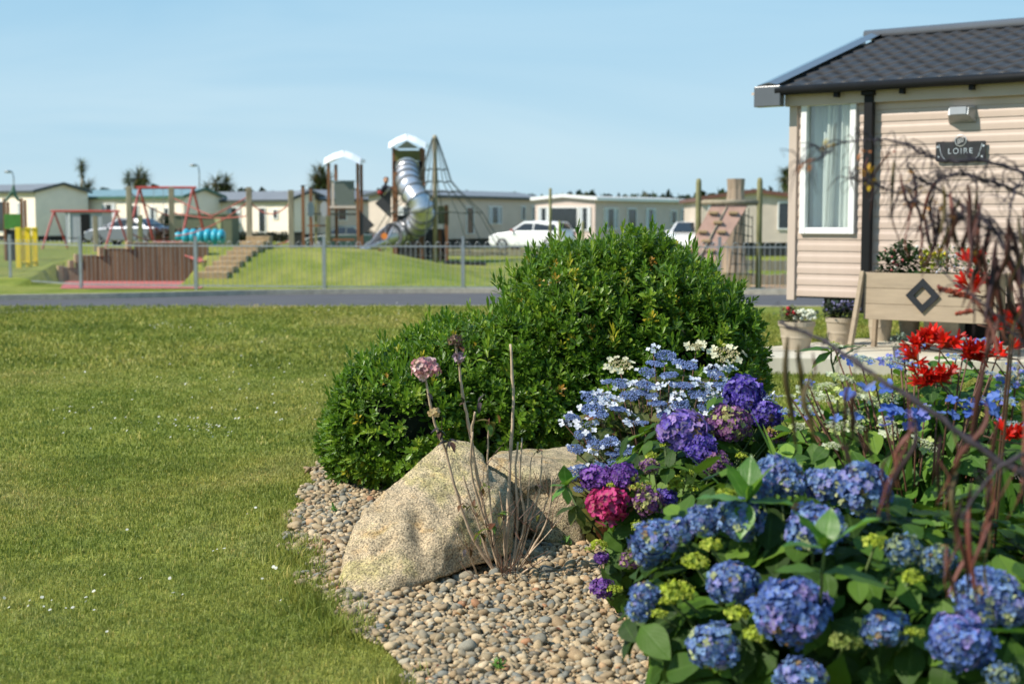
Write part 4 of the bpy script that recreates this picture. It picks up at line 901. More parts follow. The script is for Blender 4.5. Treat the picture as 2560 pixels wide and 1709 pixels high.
# ------------------------------------------------------------------ child leaning on the tower
def figure(name, label, verts, edges, root, m, head, hair, origin, skin):
    me = bpy.data.meshes.new('fig'); me.from_pydata([v[:3] for v in verts], edges, []); o = bpy.data.objects.new('fig', me); COL.objects.link(o)
    o.modifiers.new('s', 'SKIN'); sk_ = me.skin_vertices[0].data if me.skin_vertices else None
    if sk_ is None:
        bm = bmesh.new(); bm.from_mesh(me); bm.verts.layers.skin.verify(); bm.to_mesh(me); bm.free(); sk_ = me.skin_vertices[0].data
    for i, v in enumerate(verts): sk_[i].radius = (v[3], v[3])
    sk_[root].use_root = True; ss_ = o.modifiers.new('d', 'SUBSURF'); ss_.levels = 1; ss_.render_levels = 1
    dg = bpy.context.evaluated_depsgraph_get(); me2 = bpy.data.meshes.new_from_object(o.evaluated_get(dg)); bpy.data.objects.remove(o); me2.materials.clear()
    b = link_mesh(name, me2, [m], None, origin, True); return tag(b, label, 'person')
mt('skin', (.55, .28, .17), .6, var=.05); mt('dark_cloth', (.02, .022, .03), .8); mt('red_cloth', (.35, .03, .03), .8); mt('hair_brown', (.12, .05, .02), .8)
hp = P(965, 452, 53.2); body = [P(955, 480, 53.2), P(960, 470, 53.2), P(964, 462, 53.2), hp, P(972, 466, 53.1), P(979, 474, 53.0), P(957, 470, 52.9), P(951, 478, 52.8), P(949, 484, 53.1), P(956, 492, 53.0), P(952, 486, 53.4), P(961, 496, 53.4)]
rads = [.10, .11, .05, .085, .045, .035, .05, .035, .06, .04, .06, .04]
per = figure('person', 'child in dark clothes climbing beside the steel tube slide', [(*p, r) for p, r in zip(body, rads)], [(0, 1), (1, 2), (2, 3), (1, 4), (4, 5), (1, 6), (6, 7), (0, 8), (8, 9), (0, 10), (10, 11)], 0, M_['dark_cloth'], None, None, body[0], None)
q = MB(); q.lathe(hp, [(0, -.11), (.06, -.08), (.088, -.02), (.092, .04), (.07, .1), (0, .12)], 12); q.build('face', M_['skin'], per, smooth=True)
q = MB(); q.lathe(hp + Vector((0, .02, .03)), [(.098, -.03), (.1, .04), (.075, .1), (0, .125)], 12); q.build('hair', M_['hair_brown'], per, smooth=True)
q = MB(); q.lathe(P(950, 481, 53.0), [(0, -.09), (.09, -.05), (.1, .03), (0, .1)], 10); q.build('shorts', M_['red_cloth'], per, smooth=True)
# ================================================================== near mobile home
th_d = Vector((.807, -.590, 0)).normalized(); nrm = Vector((-th_d.y * -1, 0, 0)); nrm = Vector((th_d.y, -th_d.x, 0)).normalized()   # outward, towards the camera and left
if nrm.y > 0: nrm = -nrm
bk = -nrm; C0 = P(1985, 548, 17.0); C0 = V2(C0.x, C0.y); UPV = Vector((0, 0, 1))
t = thing('mobile_home', 'large cream-sided mobile home with a dark tiled roof and a nameplate, close on the right', 'mobile home', C0); NH = t
zb, zt_ = .69, 3.10; LEN, WID = 9.0, 6.0
def wp(u, z, o=0): return C0 + th_d * u + nrm * o + UPV * z
def vinyl():
    m, nt, out = new_mat('vinyl_siding'); p = N(nt, 'ShaderNodeBsdfPrincipled', Roughness=.38); p.inputs['Specular IOR Level'].default_value = .45
    c = ramp(nt, noise(nt, 1.6, 5, pos(nt, (2.4, 2.4, .5)), .65), [(.3, (.50, .39, .32)), (.7, (.545, .43, .355))]); nt.links.new(c, p.inputs['Base Color'])
    nt.links.new(bump(nt, noise(nt, 45, 3, pos(nt, (1, 1, 1.6))), .0015, .35), p.inputs['Normal']); nt.links.new(p.outputs[0], out.inputs[0]); return m
M_['siding'] = vinyl(); M_['siding_trim'] = plain('siding_trim', (.52, .42, .35), .45, var=.03)
pitch = .1345; prof = []; nb_ = int((zt_ - zb) / pitch) + 1
for i in range(nb_):
    z = zb + i * pitch
    for dz_, o_2 in ((0, .003), (.001, .015), (.03, .0155), (.065, .015), (.078, .0125), (.092, .009), (.115, .007), (pitch - .002, .0045)):
        if z + dz_ < zt_ + .05: prof.append((z + dz_, o_2))
W0, W1 = .115, 1.36      # window opening: metres from the corner
WZ0, WZ1 = 1.395, 2.99
def seg(m, u0, u1, pr):
    A = [wp(u0, z, o) for z, o in pr]; B = [wp(u1, z, o) for z, o in pr]; n = len(A)
    m.add(A + B, [(i, n + i, n + i + 1, i + 1) for i in range(n - 1)])
def p2u(px, z=1.6):
    r_ = (px - 1280) / F_PX; return (r_ * C0.y - C0.x) / (th_d.x - r_ * th_d.y)
W0, W1 = p2u(2001), p2u(2137); q = MB()
WZ0, WZ1 = P(2065, 585, C0.y - .59 * (W0 + W1) / 2).z, P(2065, 247, C0.y - .59 * (W0 + W1) / 2).z
seg(q, .0, W0 + .03, prof); seg(q, W1 - .03, LEN, prof)
seg(q, W0 + .03, W1 - .03, [x for x in prof if x[0] < WZ0 + .04]); seg(q, W0 + .03, W1 - .03, [x for x in prof if x[0] > WZ1 - .03])
q.build('wall', M_['siding'], t, fixn=False)
q = MB(); C1 = C0 + bk * WID      # the other walls, floor and inside
for a, b in ((C0, C1), (C1, C1 + th_d * LEN), (C1 + th_d * LEN, C0 + th_d * LEN)):
    q.prism([V2(a.x, a.y, zb), V2(b.x, b.y, zb), V2(b.x, b.y, zb) + V2(*((b - a).normalized().cross(UPV) * .05).xy), V2(a.x, a.y, zb) + V2(*((b - a).normalized().cross(UPV) * .05).xy)], (0, 0, zt_ - zb))
q.build('side_wall', M_['siding_trim'], t)
q = MB(); fl = [C0 + bk * .03, C0 + bk * .03 + th_d * LEN, C1 + th_d * LEN, C1]; q.prism([V2(p.x, p.y, zb - .02) for p in fl], (0, 0, .06)); q.build('floor', M_['near_black'], t)
q = MB(); a = C0 + bk * 1.6 + th_d * .1; q.prism([V2(a.x, a.y, zb + .06), V2(*(a + th_d * 2.4).xy, zb + .06), V2(*(a + th_d * 2.4 + bk * .05).xy, zb + .06), V2(*(a + bk * .05).xy, zb + .06)], (0, 0, 2.2)); q.build('inner_wall', M_['curtain'], t)
q = MB(); q.box(wp(-.01, (zb + zt_) / 2 - .02, .012), (.10, .07, zt_ - zb + .06), rz=math.atan2(th_d.y, th_d.x)); q.build('corner_trim', M_['siding_trim'], t, bevel=.006)
q = MB(); q.box(wp(LEN / 2 - .05, zt_ - .055, .05), (LEN + .1, .08, .24), rz=math.atan2(th_d.y, th_d.x)); q.build('soffit_board', M_['siding_trim'], t)
q = MB(); q.prism([wp(-.5, zt_ - .03, .16), wp(LEN, zt_ - .03, .16), wp(LEN, zt_ + .01, -.1), wp(-.5, zt_ + .01, -.1)], UPV * .03); q.build('soffit', M_['siding_trim'], t)
RZ = math.atan2(th_d.y, th_d.x)
# window
cw = wp((W0 + W1) / 2, (WZ0 + WZ1) / 2, 0); ww, wh = W1 - W0, WZ1 - WZ0; Mx = Matrix((th_d, bk, UPV)).transposed(); q = MB(); fr = .075
for s_ in (-1, 1):
    q.box(cw + th_d * s_ * (ww / 2 - fr / 2) + nrm * .02, (fr, .09, wh), M=Mx); q.box(cw + UPV * s_ * (wh / 2 - fr / 2) + nrm * .02, (ww - 2 * fr, .085, fr), M=Mx)
wf = q.build('window', M_['white_paint'], t, bevel=.008)
def glass():
    m, nt, out = new_mat('window_glass'); g = N(nt, 'ShaderNodeBsdfGlossy', Roughness=.02); g.inputs[0].default_value = (1, 1, 1, 1); tr = nt.nodes.new('ShaderNodeBsdfTransparent'); tr.inputs[0].default_value = (.9, .93, .92, 1)
    ms = N(nt, 'ShaderNodeMixShader', Fac=.08); nt.links.new(tr.outputs[0], ms.inputs[1]); nt.links.new(g.outputs[0], ms.inputs[2]); nt.links.new(ms.outputs[0], out.inputs[0]); return m
M_['glass'] = glass(); q = MB(); q.box(cw + nrm * .0, (ww - 2 * fr, .006, wh - 2 * fr), M=Mx); q.build('pane', M_['glass'], wf)
def drape(name, u0, u1, o, amp, k, m, parent, ph=0, lean=0):
    n = 60; q = MB(); A = []; B = []
    for i in range(n + 1):
        f = i / n; u = u0 + (u1 - u0) * f; d = amp * math.sin(f * k + ph) + amp * .4 * math.sin(f * k * 2.3 + 1); A.append(wp(u - lean, WZ0 - .1, -o + d)); B.append(wp(u, WZ1 + .05, -o + d))
    q.add(A + B, [(i, i + 1, n + 2 + i, n + 1 + i) for i in range(n)]); return q.build(name, M_[m], parent, smooth=True, fixn=False)
mt('drape', (.80, .80, .76), .9, var=.03)
drape('net_curtain', W0 - .1, W1 + .1, .16, .012, 40, 'net_curtain', wf); drape('curtain', W0 + ww * .42, W0 + ww * .60, .09, .03, 13, 'drape', wf, 0, .06); drape('curtain', W0 + ww * .68, W1 + .02, .09, .03, 11, 'drape', wf, 1, .02)
# roof: profiled tile sheet
RZH = 4.04; ez = 3.13; over = .16; UL = -.27
rd = (bk * (WID / 2 + over) + UPV * (RZH - ez)); RL = rd.length; rn = th_d.cross(rd).normalized(); rn = rn if rn.z > 0 else -rn
E0 = wp(0, ez, over)
def tile_profile(u): 
    x = (u / .225) % 1; return .026 * (math.cos(2 * math.pi * x) * .5 + .5) ** 1.6 if x < .5 else .026 * (math.cos(2 * math.pi * x) * .5 + .5)
cols = int((LEN - UL) / .0225); rows = 9; rl = RL / rows; V = []; Fc = []
vv = []
for j in range(rows):
    for f in (0, .05, .35, .7, .999): vv.append(((j + f) * rl, .022 * (1 - f) if f > 0 else -.004))
for v_, dz_ in vv:
    for i in range(cols + 1):
        u = UL + .1 + i * .0225; skew = .03 * math.sin(6.283 * u / .225)
        V.append(tuple(E0 + th_d * u + rd * min(1, ((v_ + (skew * .35 if v_ > 0 else 0)) / RL)) + rn * (tile_profile(u) + dz_)))
nc = cols + 1
for j in range(len(vv) - 1):
    for i in range(cols): Fc.append((j * nc + i, j * nc + i + 1, (j + 1) * nc + i + 1, (j + 1) * nc + i))
me = bpy.data.meshes.new('roof'); me.from_pydata(V, [], Fc)
mt('roof_tile', (.040, .036, .034), .5, var=.15, scale=3, spec=.35); ro = link_mesh('roof', me, M_['roof_tile'], t, None, True)
q = MB(); s0 = E0 + th_d * UL - rn * .02; q.prism([s0, s0 + th_d * (LEN - UL), s0 + th_d * (LEN - UL) + rd, s0 + rd], -rn * .05); q.build('roof_deck', M_['near_black'], t)
q = MB(); s1 = s0 + rd; rd2 = bk * (WID / 2 + over) - UPV * (RZH - ez); q.prism([s1, s1 + th_d * (LEN - UL), s1 + th_d * (LEN - UL) + rd2, s1 + rd2], UPV * .04); q.build('rear_roof', M_['roof_tile'], t)
mt('cap_metal', (.10, .105, .115), .16, var=.05, coat=.5)
q = MB(); a = E0 + th_d * (UL + .13) - rd * .012 + rn * .06; b = a + rd * 1.01
q.prism([a + rn * -.0, a + rn * .03 - th_d * .12, a - th_d * .26 + rn * .0, a - th_d * .28 - rn * .22, a - th_d * .26 - rn * .22, a - th_d * .24 - rn * .02, a - th_d * .12 + rn * .005], rd * 1.01); q.build('verge_cap', M_['cap_metal'], t)
q = MB(); rc = E0 + rd + rn * .05; q.tube([rc + th_d * (UL - .12), rc + th_d * (LEN)], .07, 12); q.build('ridge_cap', M_['cap_metal'], t, smooth=True)
q = MB(); e_ = wp(UL - .15, ez - .06, over + .04); q.box(e_ + th_d * .17 + UPV * -.03 , (.34, .13, .24), rz=RZ); q.build('verge_end_box', M_['cap_metal'], t, bevel=.01)
q = MB(); g0, g1 = wp(UL + .12, ez - .03, over + .06), wp(LEN, ez - .03, over + .06); q.tube([g0, g1], .055, 12); q.build('gutter', M_['black'], t, smooth=True)
for k in range(12):
    q = MB(); q.box(wp(-.2 + k * .78, ez - .10, over), (.05, .08, .07), rz=RZ); q.build('gutter_bracket', M_['black'], t)
ud = p2u(2172); q = MB(); q.box(wp(ud, (zb - .15 + zt_) / 2, .085), (.105, .085, zt_ - zb + .15), rz=RZ); q.build('downpipe', M_['black'], t, bevel=.008)
q = MB(); q.box(wp(ud, zt_ - .02, .11), (.15, .13, .16), rz=RZ); q.build('downpipe_outlet', M_['black'], t, bevel=.01)
# under the floor: beams, piers, wheel
q = MB()
for o in (.5, 2.2, 4.4): q.beam(wp(.2, zb - .12, -o), wp(LEN, zb - .12, -o), .08, .18)
q.build('chassis_beam', M_['near_black'], t)
for u, o, m in ((p2u(2310), .8, 'grey_wood'), (p2u(2310) + 1.6, 1.0, 'grey_wood'), (4.6, 1.4, 'grey_wood'), (6.5, .9, 'grey_wood')):
    q = MB(); q.box(wp(u, .27, -o), (.42, .42, .54), rz=RZ); q.build('pier', M_['kerb'], t, bevel=.01)
q = MB(); c = wp(p2u(2350), .38, -.9); q.tube([c - nrm * .1, c + nrm * .1], .36, 24); q.build('wheel', M_['black'], t)
# wall lamp
cu = p2u(2397); cz = P(2397, 288, C0.y - .59 * cu).z; tl_ = t
q = MB(); ce = wp(cu, cz, .02); w_, h_, dp = .30, .175, .15
vs = [ce + th_d * a + UPV * b + nrm * c for a, b, c in [(-w_ / 2, -h_ / 2, 0), (w_ / 2, -h_ / 2, 0), (w_ / 2, h_ / 2, 0), (-w_ / 2, h_ / 2, 0), (-w_ / 2 + .04, -.005, dp), (w_ / 2 - .04, -.005, dp), (w_ / 2 - .04, h_ / 2 - .02, dp * .9), (-w_ / 2 + .04, h_ / 2 - .02, dp * .9)]]
q.add(vs, [(0, 1, 5, 4), (4, 5, 6, 7), (7, 6, 2, 3), (0, 4, 7, 3), (1, 2, 6, 5), (0, 3, 2, 1)]); lo_ = q.build('wall_lamp', M_['galv'], t)
q = MB(); q.box(ce + nrm * (dp + .004) + UPV * .04, (w_ - .12, .012, .08), M=Mx); q.build('lamp_glass', M_['pale_blue_grey'], lo_)
# nameplate
cu = p2u(2397); cz = P(2397, 377, C0.y - .59 * cu).z; pw = p2u(2459) - p2u(2336); q = MB(); ce = wp(cu, cz, .045); hh = .115
out_ = [(-.5, .9), (-.13, .86), (-.09, 1.15), (-.03, 1.32), (.03, 1.32), (.09, 1.15), (.13, .86), (.49, .86), (.5, .7), (.49, -.95), (.44, -1.0), (-.46, -1.0), (-.5, -.9)]
q.prism([ce + th_d * a * pw + UPV * b * hh + nrm * .0 for a, b in out_], nrm * .018); M_['plate'] = plain('plate', (.018, .018, .02), .45, var=.4, scale=14); np_ = q.build('nameplate', M_['plate'], t)
mt('silver', (.75, .76, .78), .3, metal=.7, var=.03)
def text_mesh(body, size, c, m, parent, name):
    cu_ = bpy.data.curves.new('txt', 'FONT'); cu_.body = body; cu_.size = size; cu_.align_x = 'CENTER'; cu_.align_y = 'CENTER'; cu_.extrude = .002; cu_.space_character = 1.25
    o = bpy.data.objects.new('txt', cu_); COL.objects.link(o); bpy.context.view_layer.update(); me = bpy.data.meshes.new_from_object(o.evaluated_get(bpy.context.evaluated_depsgraph_get())); bpy.data.objects.remove(o)
    me.materials.clear(); me.transform(Matrix.Translation(c) @ Matrix((th_d, UPV, nrm)).transposed().to_4x4()); return link_mesh(name, me, m, parent)
text_mesh('LOIRE', .088, ce + nrm * .021 - UPV * .008, M_['silver'], np_, 'lettering')
q = MB()
for s_ in (-1, 1):
    q.tube([ce + nrm * .02 + th_d * s_ * pw * x + UPV * hh * z for x, z in ((.43, .62), (.405, .1), (.37, -.5), (.31, -.85))], .0045, 5)
    for x, z in ((.46, .4), (.44, -.6)): q.box(ce + nrm * .02 + th_d * s_ * pw * x + UPV * hh * z, (.022, .006, .022), M=Mx)
cc = ce + nrm * .02 + UPV * hh * .95
q.tube([cc + th_d * .062 * math.cos(k * .35) + UPV * .062 * math.sin(k * .35) for k in range(19)], .005, 5, cap=False)
for z in (-.02, .0, .02): q.tube([cc + th_d * x + UPV * (z + .012 * math.sin(x * 60)) for x in (-.035, -.012, .012, .035)], .005, 5)
q.build('emblem', M_['silver'], np_)
# ================================================================== slab, trough, pots
sl = [G(1840, 938, 0), G(2700, 1000, 0), G(2750, 850, 0), G(2230, 843, 0), G(1850, 882, 0)]
sA = [G(1840, 891, .18), G(2700, 905, .18), G(2760, 815, .18), G(2230, 838, .18), G(1860, 872, .18)]
q = MB(); q.prism([V2(p.x, p.y, 0) for p in sA], (0, 0, .18)); tag(q.build('paving_slab', M_['slab'], None, sA[0], bevel=.01), kind='structure')
q = MB(); q.prism([V2(p.x, p.y, .178) for p in (G(1840, 882, .18), G(2260, 868, .18), G(2260, 862, .18), G(1850, 873, .18))], (0, 0, .008)); tag(q.build('paving_joint', M_['kerb'], None, sA[0]), kind='structure')
mt('trough_wood', (.355, .275, .19), .75, var=.12, scale=6, stretch=(.5, .5, 3), bmp=.002); mt('slate_paint', (.022, .025, .03), .6, spec=.2)
# trough, parallel to the wall
T0 = P(2166, 548, 15.3); T0 = V2(T0.x, T0.y); td = th_d; tn = nrm; tz0, tz1 = P(2166, 797, 15.3).z, P(2166, 680, 15.3).z
r_ = (2482 - 1280) / F_PX; TLn = (r_ * T0.y - T0.x) / (td.x - r_ * td.y)
t = thing('trough_planter', 'raised beige wooden trough planter with a dark diamond ornament on its front', 'planter', T0); Mx2 = Matrix((td, -tn, UPV)).transposed()
def tp_(u, z, o=0): return T0 + td * u + tn * o + UPV * z
bh = (tz1 - tz0) / 3
for k in range(3):
    for o, nm in ((0, 'front_board'), (-.42, 'back_board')):
        q = MB(); q.box(tp_(TLn / 2, tz0 + bh * (k + .5), o), (TLn, .022, bh - .004), M=Mx2); q.build(nm, M_['trough_wood'], t, bevel=.003)
for u in (.0, TLn):
    q = MB(); q.box(tp_(u, (tz0 + tz1) / 2, -.21), (.022, .40, tz1 - tz0), M=Mx2); q.build('end_board', M_['trough_wood'], t)
for u, s_ in ((-.02, -1), (TLn + .02, 1)):
    for o, so_ in ((.03, 1), (-.45, -1)):
        q = MB(); q.beam(tp_(u, tz1 + .01, o - so_ * .02), tp_(u + s_ * .085, .18, o + so_ * .10), .075, .045, up=td); q.build('leg', M_['trough_wood'], t, bevel=.004)
q = MB(); q.box(tp_(TLn / 2, tz1 - .06, -.21), (TLn - .03, .38, .04), M=Mx2); q.build('soil', M_['soil'], t)
dc = tp_((p := (2310 - 1280) / F_PX) and (p * T0.y - T0.x) / (td.x - p * td.y), (P(2310, 743, 14.6).z), .022); q = MB(); R1, R2 = .182, .096
ou = [dc + td * R1 * a + UPV * R1 * b for a, b in ((1, 0), (0, 1), (-1, 0), (0, -1))]; inn = [dc + td * R2 * a + UPV * R2 * b for a, b in ((1, 0), (0, 1), (-1, 0), (0, -1))]
for i in range(4): q.prism([ou[i], ou[(i + 1) % 4], inn[(i + 1) % 4], inn[i]], tn * .02)
q.build('diamond_ornament', M_['slate_paint'], t)
mt('pot_clay', (.40, .33, .24), .6, var=.08); mt('pot_dark', (.10, .09, .09), .6)
def flowers(parent, c, n, spread, h, cols_, lc=(.05, .10, .02), nl=160, size=.035, leaf=.06, name='flowers'):
    L = NP(); v, f, l = leaf_t(1, .35, 2, .3, .2); T = np.stack([RNG.normal(0, .55, nl) * spread[0], RNG.normal(0, .55, nl) * spread[1], RNG.uniform(-.02, h, nl)], 1) + np.array(c)
    D = RNG.normal(0, 1, (nl, 3)); D[:, 2] = np.abs(D[:, 2]); L.put(v, f, frames(D) * leaf * RNG.uniform(.6, 1.2, nl)[:, None, None], T, l, leafcol(lc, nl)); L.build('foliage', M_['leafcol'], parent)
    if n < 6: return
    if n < 20:
        for _ in range(n):
            v, f = ico(1); B = NP(); B.put(v * np.array([1, 1, .6]), f, zframes(RNG.normal(0, 1, (1, 3))) * size * RNG.uniform(.6, 1), np.array([[RNG.normal(0, .5) * spread[0], RNG.normal(0, .5) * spread[1], h * RNG.uniform(.5, 1.1)]]) + np.array(c), None, np.array([cols_[0]])); B.build(name.rstrip('s'), M_['leafcol'], parent)
        return
    B = NP(); v, f = ico(1); T = np.stack([RNG.normal(0, .5, n) * spread[0], RNG.normal(0, .5, n) * spread[1], h * RNG.uniform(.5, 1.1, n)], 1) + np.array(c)
    cc_ = np.array(cols_)[RNG.integers(0, len(cols_), n)] * RNG.uniform(.8, 1.15, (n, 1))
    B.put(v * np.array([1, 1, .6]), f, zframes(RNG.normal(0, 1, (n, 3))) * (RNG.uniform(.5, 1, n) * size)[:, None, None], T, None, cc_); tag(B.build(name, M_['leafcol'], parent), kind='stuff')
def pot(label, px, ybot, ytop, wt, wb, z=.18, flow=None, m='pot_clay', grp='pots standing on the paving'):
    g = G(px, ybot, z); Y = g.y; k = Y / F_PX; zt2 = P(px, ytop, Y).z; t = thing('flower_pot', label, 'flower pot', g, grp); rt, rb = wt * k / 2, wb * k / 2
    q = MB(); h = zt2 - z; q.lathe(g, [(0, 0), (rb, 0), (rb + (rt - rb) * .42, h * .42), (rb + (rt - rb) * .42 + .006, h * .43), (rb + (rt - rb) * .5, h * .52), (rt * .93, h * .82), (rt * 1.0, h * .84), (rt, h), (rt * .9, h), (rt * .86, h * .88), (0, h * .86)], 30); q.build('pot', M_[m], t, smooth=False)
    if flow: flow(t, Vector((g.x, g.y, zt2)), rt)
    return t
def fl1(t, c, r):
    flowers(t, c + Vector((-.06, 0, 0)), 14, (.10, .12), .14, [(.5, .02, .03)], (.09, .10, .035), 150, .028, name='red_flowers')
    B = MB(); 
    L = NP(); v, f = ico(1); n = 130; T = np.stack([RNG.uniform(-1, 1, n) * .115 + .07, RNG.uniform(-1, 1, n) * .11, RNG.uniform(.03, .12, n)], 1) + np.array(c)
    L.put(v, f, zframes(RNG.normal(0, 1, (n, 3))) * (RNG.uniform(.5, 1, n) * .026)[:, None, None], T, None, np.array([[.76, .78, .62]]) * RNG.uniform(.8, 1.05, (n, 1))); tag(L.build('white_flowers', M_['leafcol'], t), kind='stuff')
pot('beige pot of white and red flowers nearest the green shrub', 1991, 873, 803, 92, 64, flow=fl1)
pot('beige pot of small lilac flowers under the downpipe', 2099, 861, 793, 72, 52, flow=lambda t, c, r: flowers(t, c, 60, (.17, .12), .17, [(.24, .22, .48), (.33, .32, .55)], (.035, .055, .03), 420, .024))
pot('beige pot under the left end of the trough', 2200, 851, 772, 66, 48, flow=lambda t, c, r: flowers(t, c, 4, (.1, .1), .05, [(.3, .3, .2)], (.05, .09, .02), 60, .02))
pot('beige pot in the shade under the trough, beside the house pier', 2272, 846, 770, 60, 40, flow=lambda t, c, r: flowers(t, c, 4, (.1, .1), .05, [(.3, .3, .2)], (.05, .09, .02), 60, .02))
pot('small dark pot with grey-green leaves in front of the trough legs', 2254, 905, 868, 46, 38, flow=lambda t, c, r: flowers(t, c, 14, (.09, .08), .13, [(.3, .36, .28)], (.14, .19, .12), 150, .015, .035), m='pot_dark')
# plants in the trough
def tplant(label, u0, u1, h, cols_, lc, n, nl, size, leaf):
    c = tp_((u0 + u1) / 2, tz1 - .04, -.21); t = thing('trough_plant', label, 'bedding plant', c, 'plants growing in the trough'); L = NP(); v, f, l = leaf_t(1, .38, 2, .3, .2)
    U = RNG.uniform(u0, u1, nl); T = np.array([tp_(u, tz1 - .04, -.21 + RNG.uniform(-.16, .16)) for u in U]); T[:, 2] += RNG.uniform(0, h, nl) * (.6 + .4 * np.sin((U - u0) / (u1 - u0) * 3.14))
    D = RNG.normal(0, 1, (nl, 3)); D[:, 2] = np.abs(D[:, 2]); L.put(v, f, frames(D) * leaf * RNG.uniform(.6, 1.2, nl)[:, None, None], T, l, leafcol(lc, nl)); L.build('foliage', M_['leafcol'], t)
    B = NP(); v, f = ico(1); T = np.array([tp_(RNG.uniform(u0, u1), tz1 - .04 + h * RNG.uniform(.15, .9), -.21 + RNG.uniform(-.05, .2)) for _ in range(n)])
    B.put(v * np.array([1, 1, .6]), f, zframes(RNG.normal(0, 1, (n, 3))) * (RNG.uniform(.5, 1, n) * size)[:, None, None], T, None, np.array(cols_)[RNG.integers(0, len(cols_), n)]); tag(B.build('flowers', M_['leafcol'], t), kind='stuff')
tplant('dark leafy bedding plant with white and pink flowers at the left of the trough', .10, TLn * .42, .36, [(.75, .74, .68), (.7, .69, .6), (.45, .12, .12)], (.03, .075, .02), 20, 560, .028, .075)
tplant('yellow-green leafy plant in the middle of the trough', TLn * .42, TLn * .58, .32, [(.75, .62, .03), (.6, .6, .05)], (.20, .24, .02), 26, 150, .035, .07)
tplant('pale grey-green plant with small white flowers at the right of the trough', TLn * .55, TLn * .93, .35, [(.72, .74, .72), (.6, .6, .66)], (.10, .16, .06), 60, 420, .02, .05)
# ================================================================== evergreen shrub
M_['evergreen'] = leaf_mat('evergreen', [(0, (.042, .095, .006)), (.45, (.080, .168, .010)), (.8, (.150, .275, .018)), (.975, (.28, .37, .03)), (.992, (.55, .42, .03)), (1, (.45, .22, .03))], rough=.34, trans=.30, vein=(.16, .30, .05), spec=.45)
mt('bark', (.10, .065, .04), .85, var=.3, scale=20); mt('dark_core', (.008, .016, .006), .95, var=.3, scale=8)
def sprig(nl, seed, ln=.042, wd=.16, axis=.05):
    r = random.Random(seed); ps = []
    for i in range(nl):
        f = (i + .5) / nl; a = i * 2.4 + r.random() * .4; tilt = R(74 - 52 * f + r.uniform(-8, 8)); L = ln * (1.1 - .45 * f) * r.uniform(.85, 1.15)
        v, fc, l = leaf_t(1, wd, 3, -.16 + .3 * (1 - f), .22, peak=.58); v = v * L
        ct, st = math.cos(math.pi / 2 - tilt), math.sin(math.pi / 2 - tilt)
        M = np.array([[ct, 0, -st], [0, 1, 0], [st, 0, ct]]); v = v @ M.T; ca, sa = math.cos(a), math.sin(a); v = v @ np.array([[ca, -sa, 0], [sa, ca, 0], [0, 0, 1]]).T
        v[:, 2] += axis * f; ps.append((v, fc, l))
    return join_t(ps)
SPR = [sprig(10, i, .046, .20, .055) for i in range(4)] + [sprig(8, 10 + i, .050, .22, .035) for i in range(2)]
class Ell:
    def __init__(s, c, r): s.c = np.array(c, float); s.r = np.array(r, float)
    def inside(s, X, k=1.0): return (((X - s.c) / (s.r * k)) ** 2).sum(1) < 1
    def hit(s, px, py):
        d = np.array(ray(px, py)); o = np.array([0, 0, EYE]); A = d / s.r; B = (o - s.c) / s.r
        a, b, c = A @ A, 2 * A @ B, B @ B - 1; D = b * b - 4 * a * c
        if D < 0: return None
        t = (-b - math.sqrt(D)) / (2 * a); return o + d * t
def blob_surface(ells, dens, k=1.0, amp=.06, fr=3.0, zmin=.02, jitter=.0):
    Ps, Ns = [], []
    for i, e in enumerate(ells):
        area = 4 * math.pi * ((e.r[0] * e.r[1]) ** 1.6 / 3 + (e.r[0] * e.r[2]) ** 1.6 / 3 + (e.r[1] * e.r[2]) ** 1.6 / 3) ** (1 / 1.6)
        n = int(area * dens); D = RNG.normal(0, 1, (n, 3)); D /= np.linalg.norm(D, axis=1, keepdims=True); X = e.c + D * e.r * k; Nn = D / e.r; Nn /= np.linalg.norm(Nn, axis=1, keepdims=True)
        keep = X[:, 2] > zmin
        for j, o in enumerate(ells):
            if j != i: keep &= ~o.inside(X, k * .97)
        X, Nn = X[keep], Nn[keep]
        nz = np.array([mnoise.noise(Vector(p) * fr) + .5 * mnoise.noise(Vector(p) * fr * 2.7) for p in X])
        X = X + Nn * (nz * amp + RNG.normal(0, 1, len(X)) * jitter)[:, None]; Ps.append(X); Ns.append(Nn)
    return np.concatenate(Ps), np.concatenate(Ns)
def at(px, Y): return P(px, 548, Y).x
BUSH = [Ell((at(1580, 9.1), 9.1, .57), (.82, .78, .84)), Ell((at(1450, 9.0), 9.0, .58), (.57, .72, .79)), Ell((at(1690, 9.0), 9.0, .50), (.53, .7, .72)), Ell((at(1215, 8.75), 8.75, .46), (.66, .62, .50)), Ell((at(1040, 8.55), 8.55, .38), (.50, .52, .42)), Ell((at(960, 8.5), 8.5, .28), (.32, .4, .36)), Ell((at(1330, 8.7), 8.7, .56), (.42, .5, .50))]
bc = Vector((at(1500, 9.0), 9.0, 0)); t = thing('evergreen_shrub', 'large rounded evergreen shrub with small glossy leaves and a lower lobe to the left', 'shrub', bc)
LV = NP()
for dens, k, am, jit, sc in ((520, 1.0, .10, .014, 1.0), (380, .93, .09, .015, 1.0), (260, .85, .06, .02, 1.1)):
    X, Nn = blob_surface(BUSH, dens, k, am, 2.6, .04, jit)
    fr_ = X[:, 1] < 10.0
    if k > .9: fr_ &= np.array([mnoise.noise(Vector(p) * 3.4 + Vector((4, 7, 1))) for p in X]) < .40
    X, Nn = X[fr_], Nn[fr_]
    D = Nn * .8 + np.array([0, 0, .62]) + RNG.normal(0, .24, Nn.shape); idx = RNG.integers(0, 6, len(X))
    for kk in range(6):
        s_ = idx == kk; v, f, l = SPR[kk]; LV.put(v, f, zframes(D[s_]) * (RNG.uniform(.75, 1.35, s_.sum()) * sc)[:, None, None], X[s_], l)
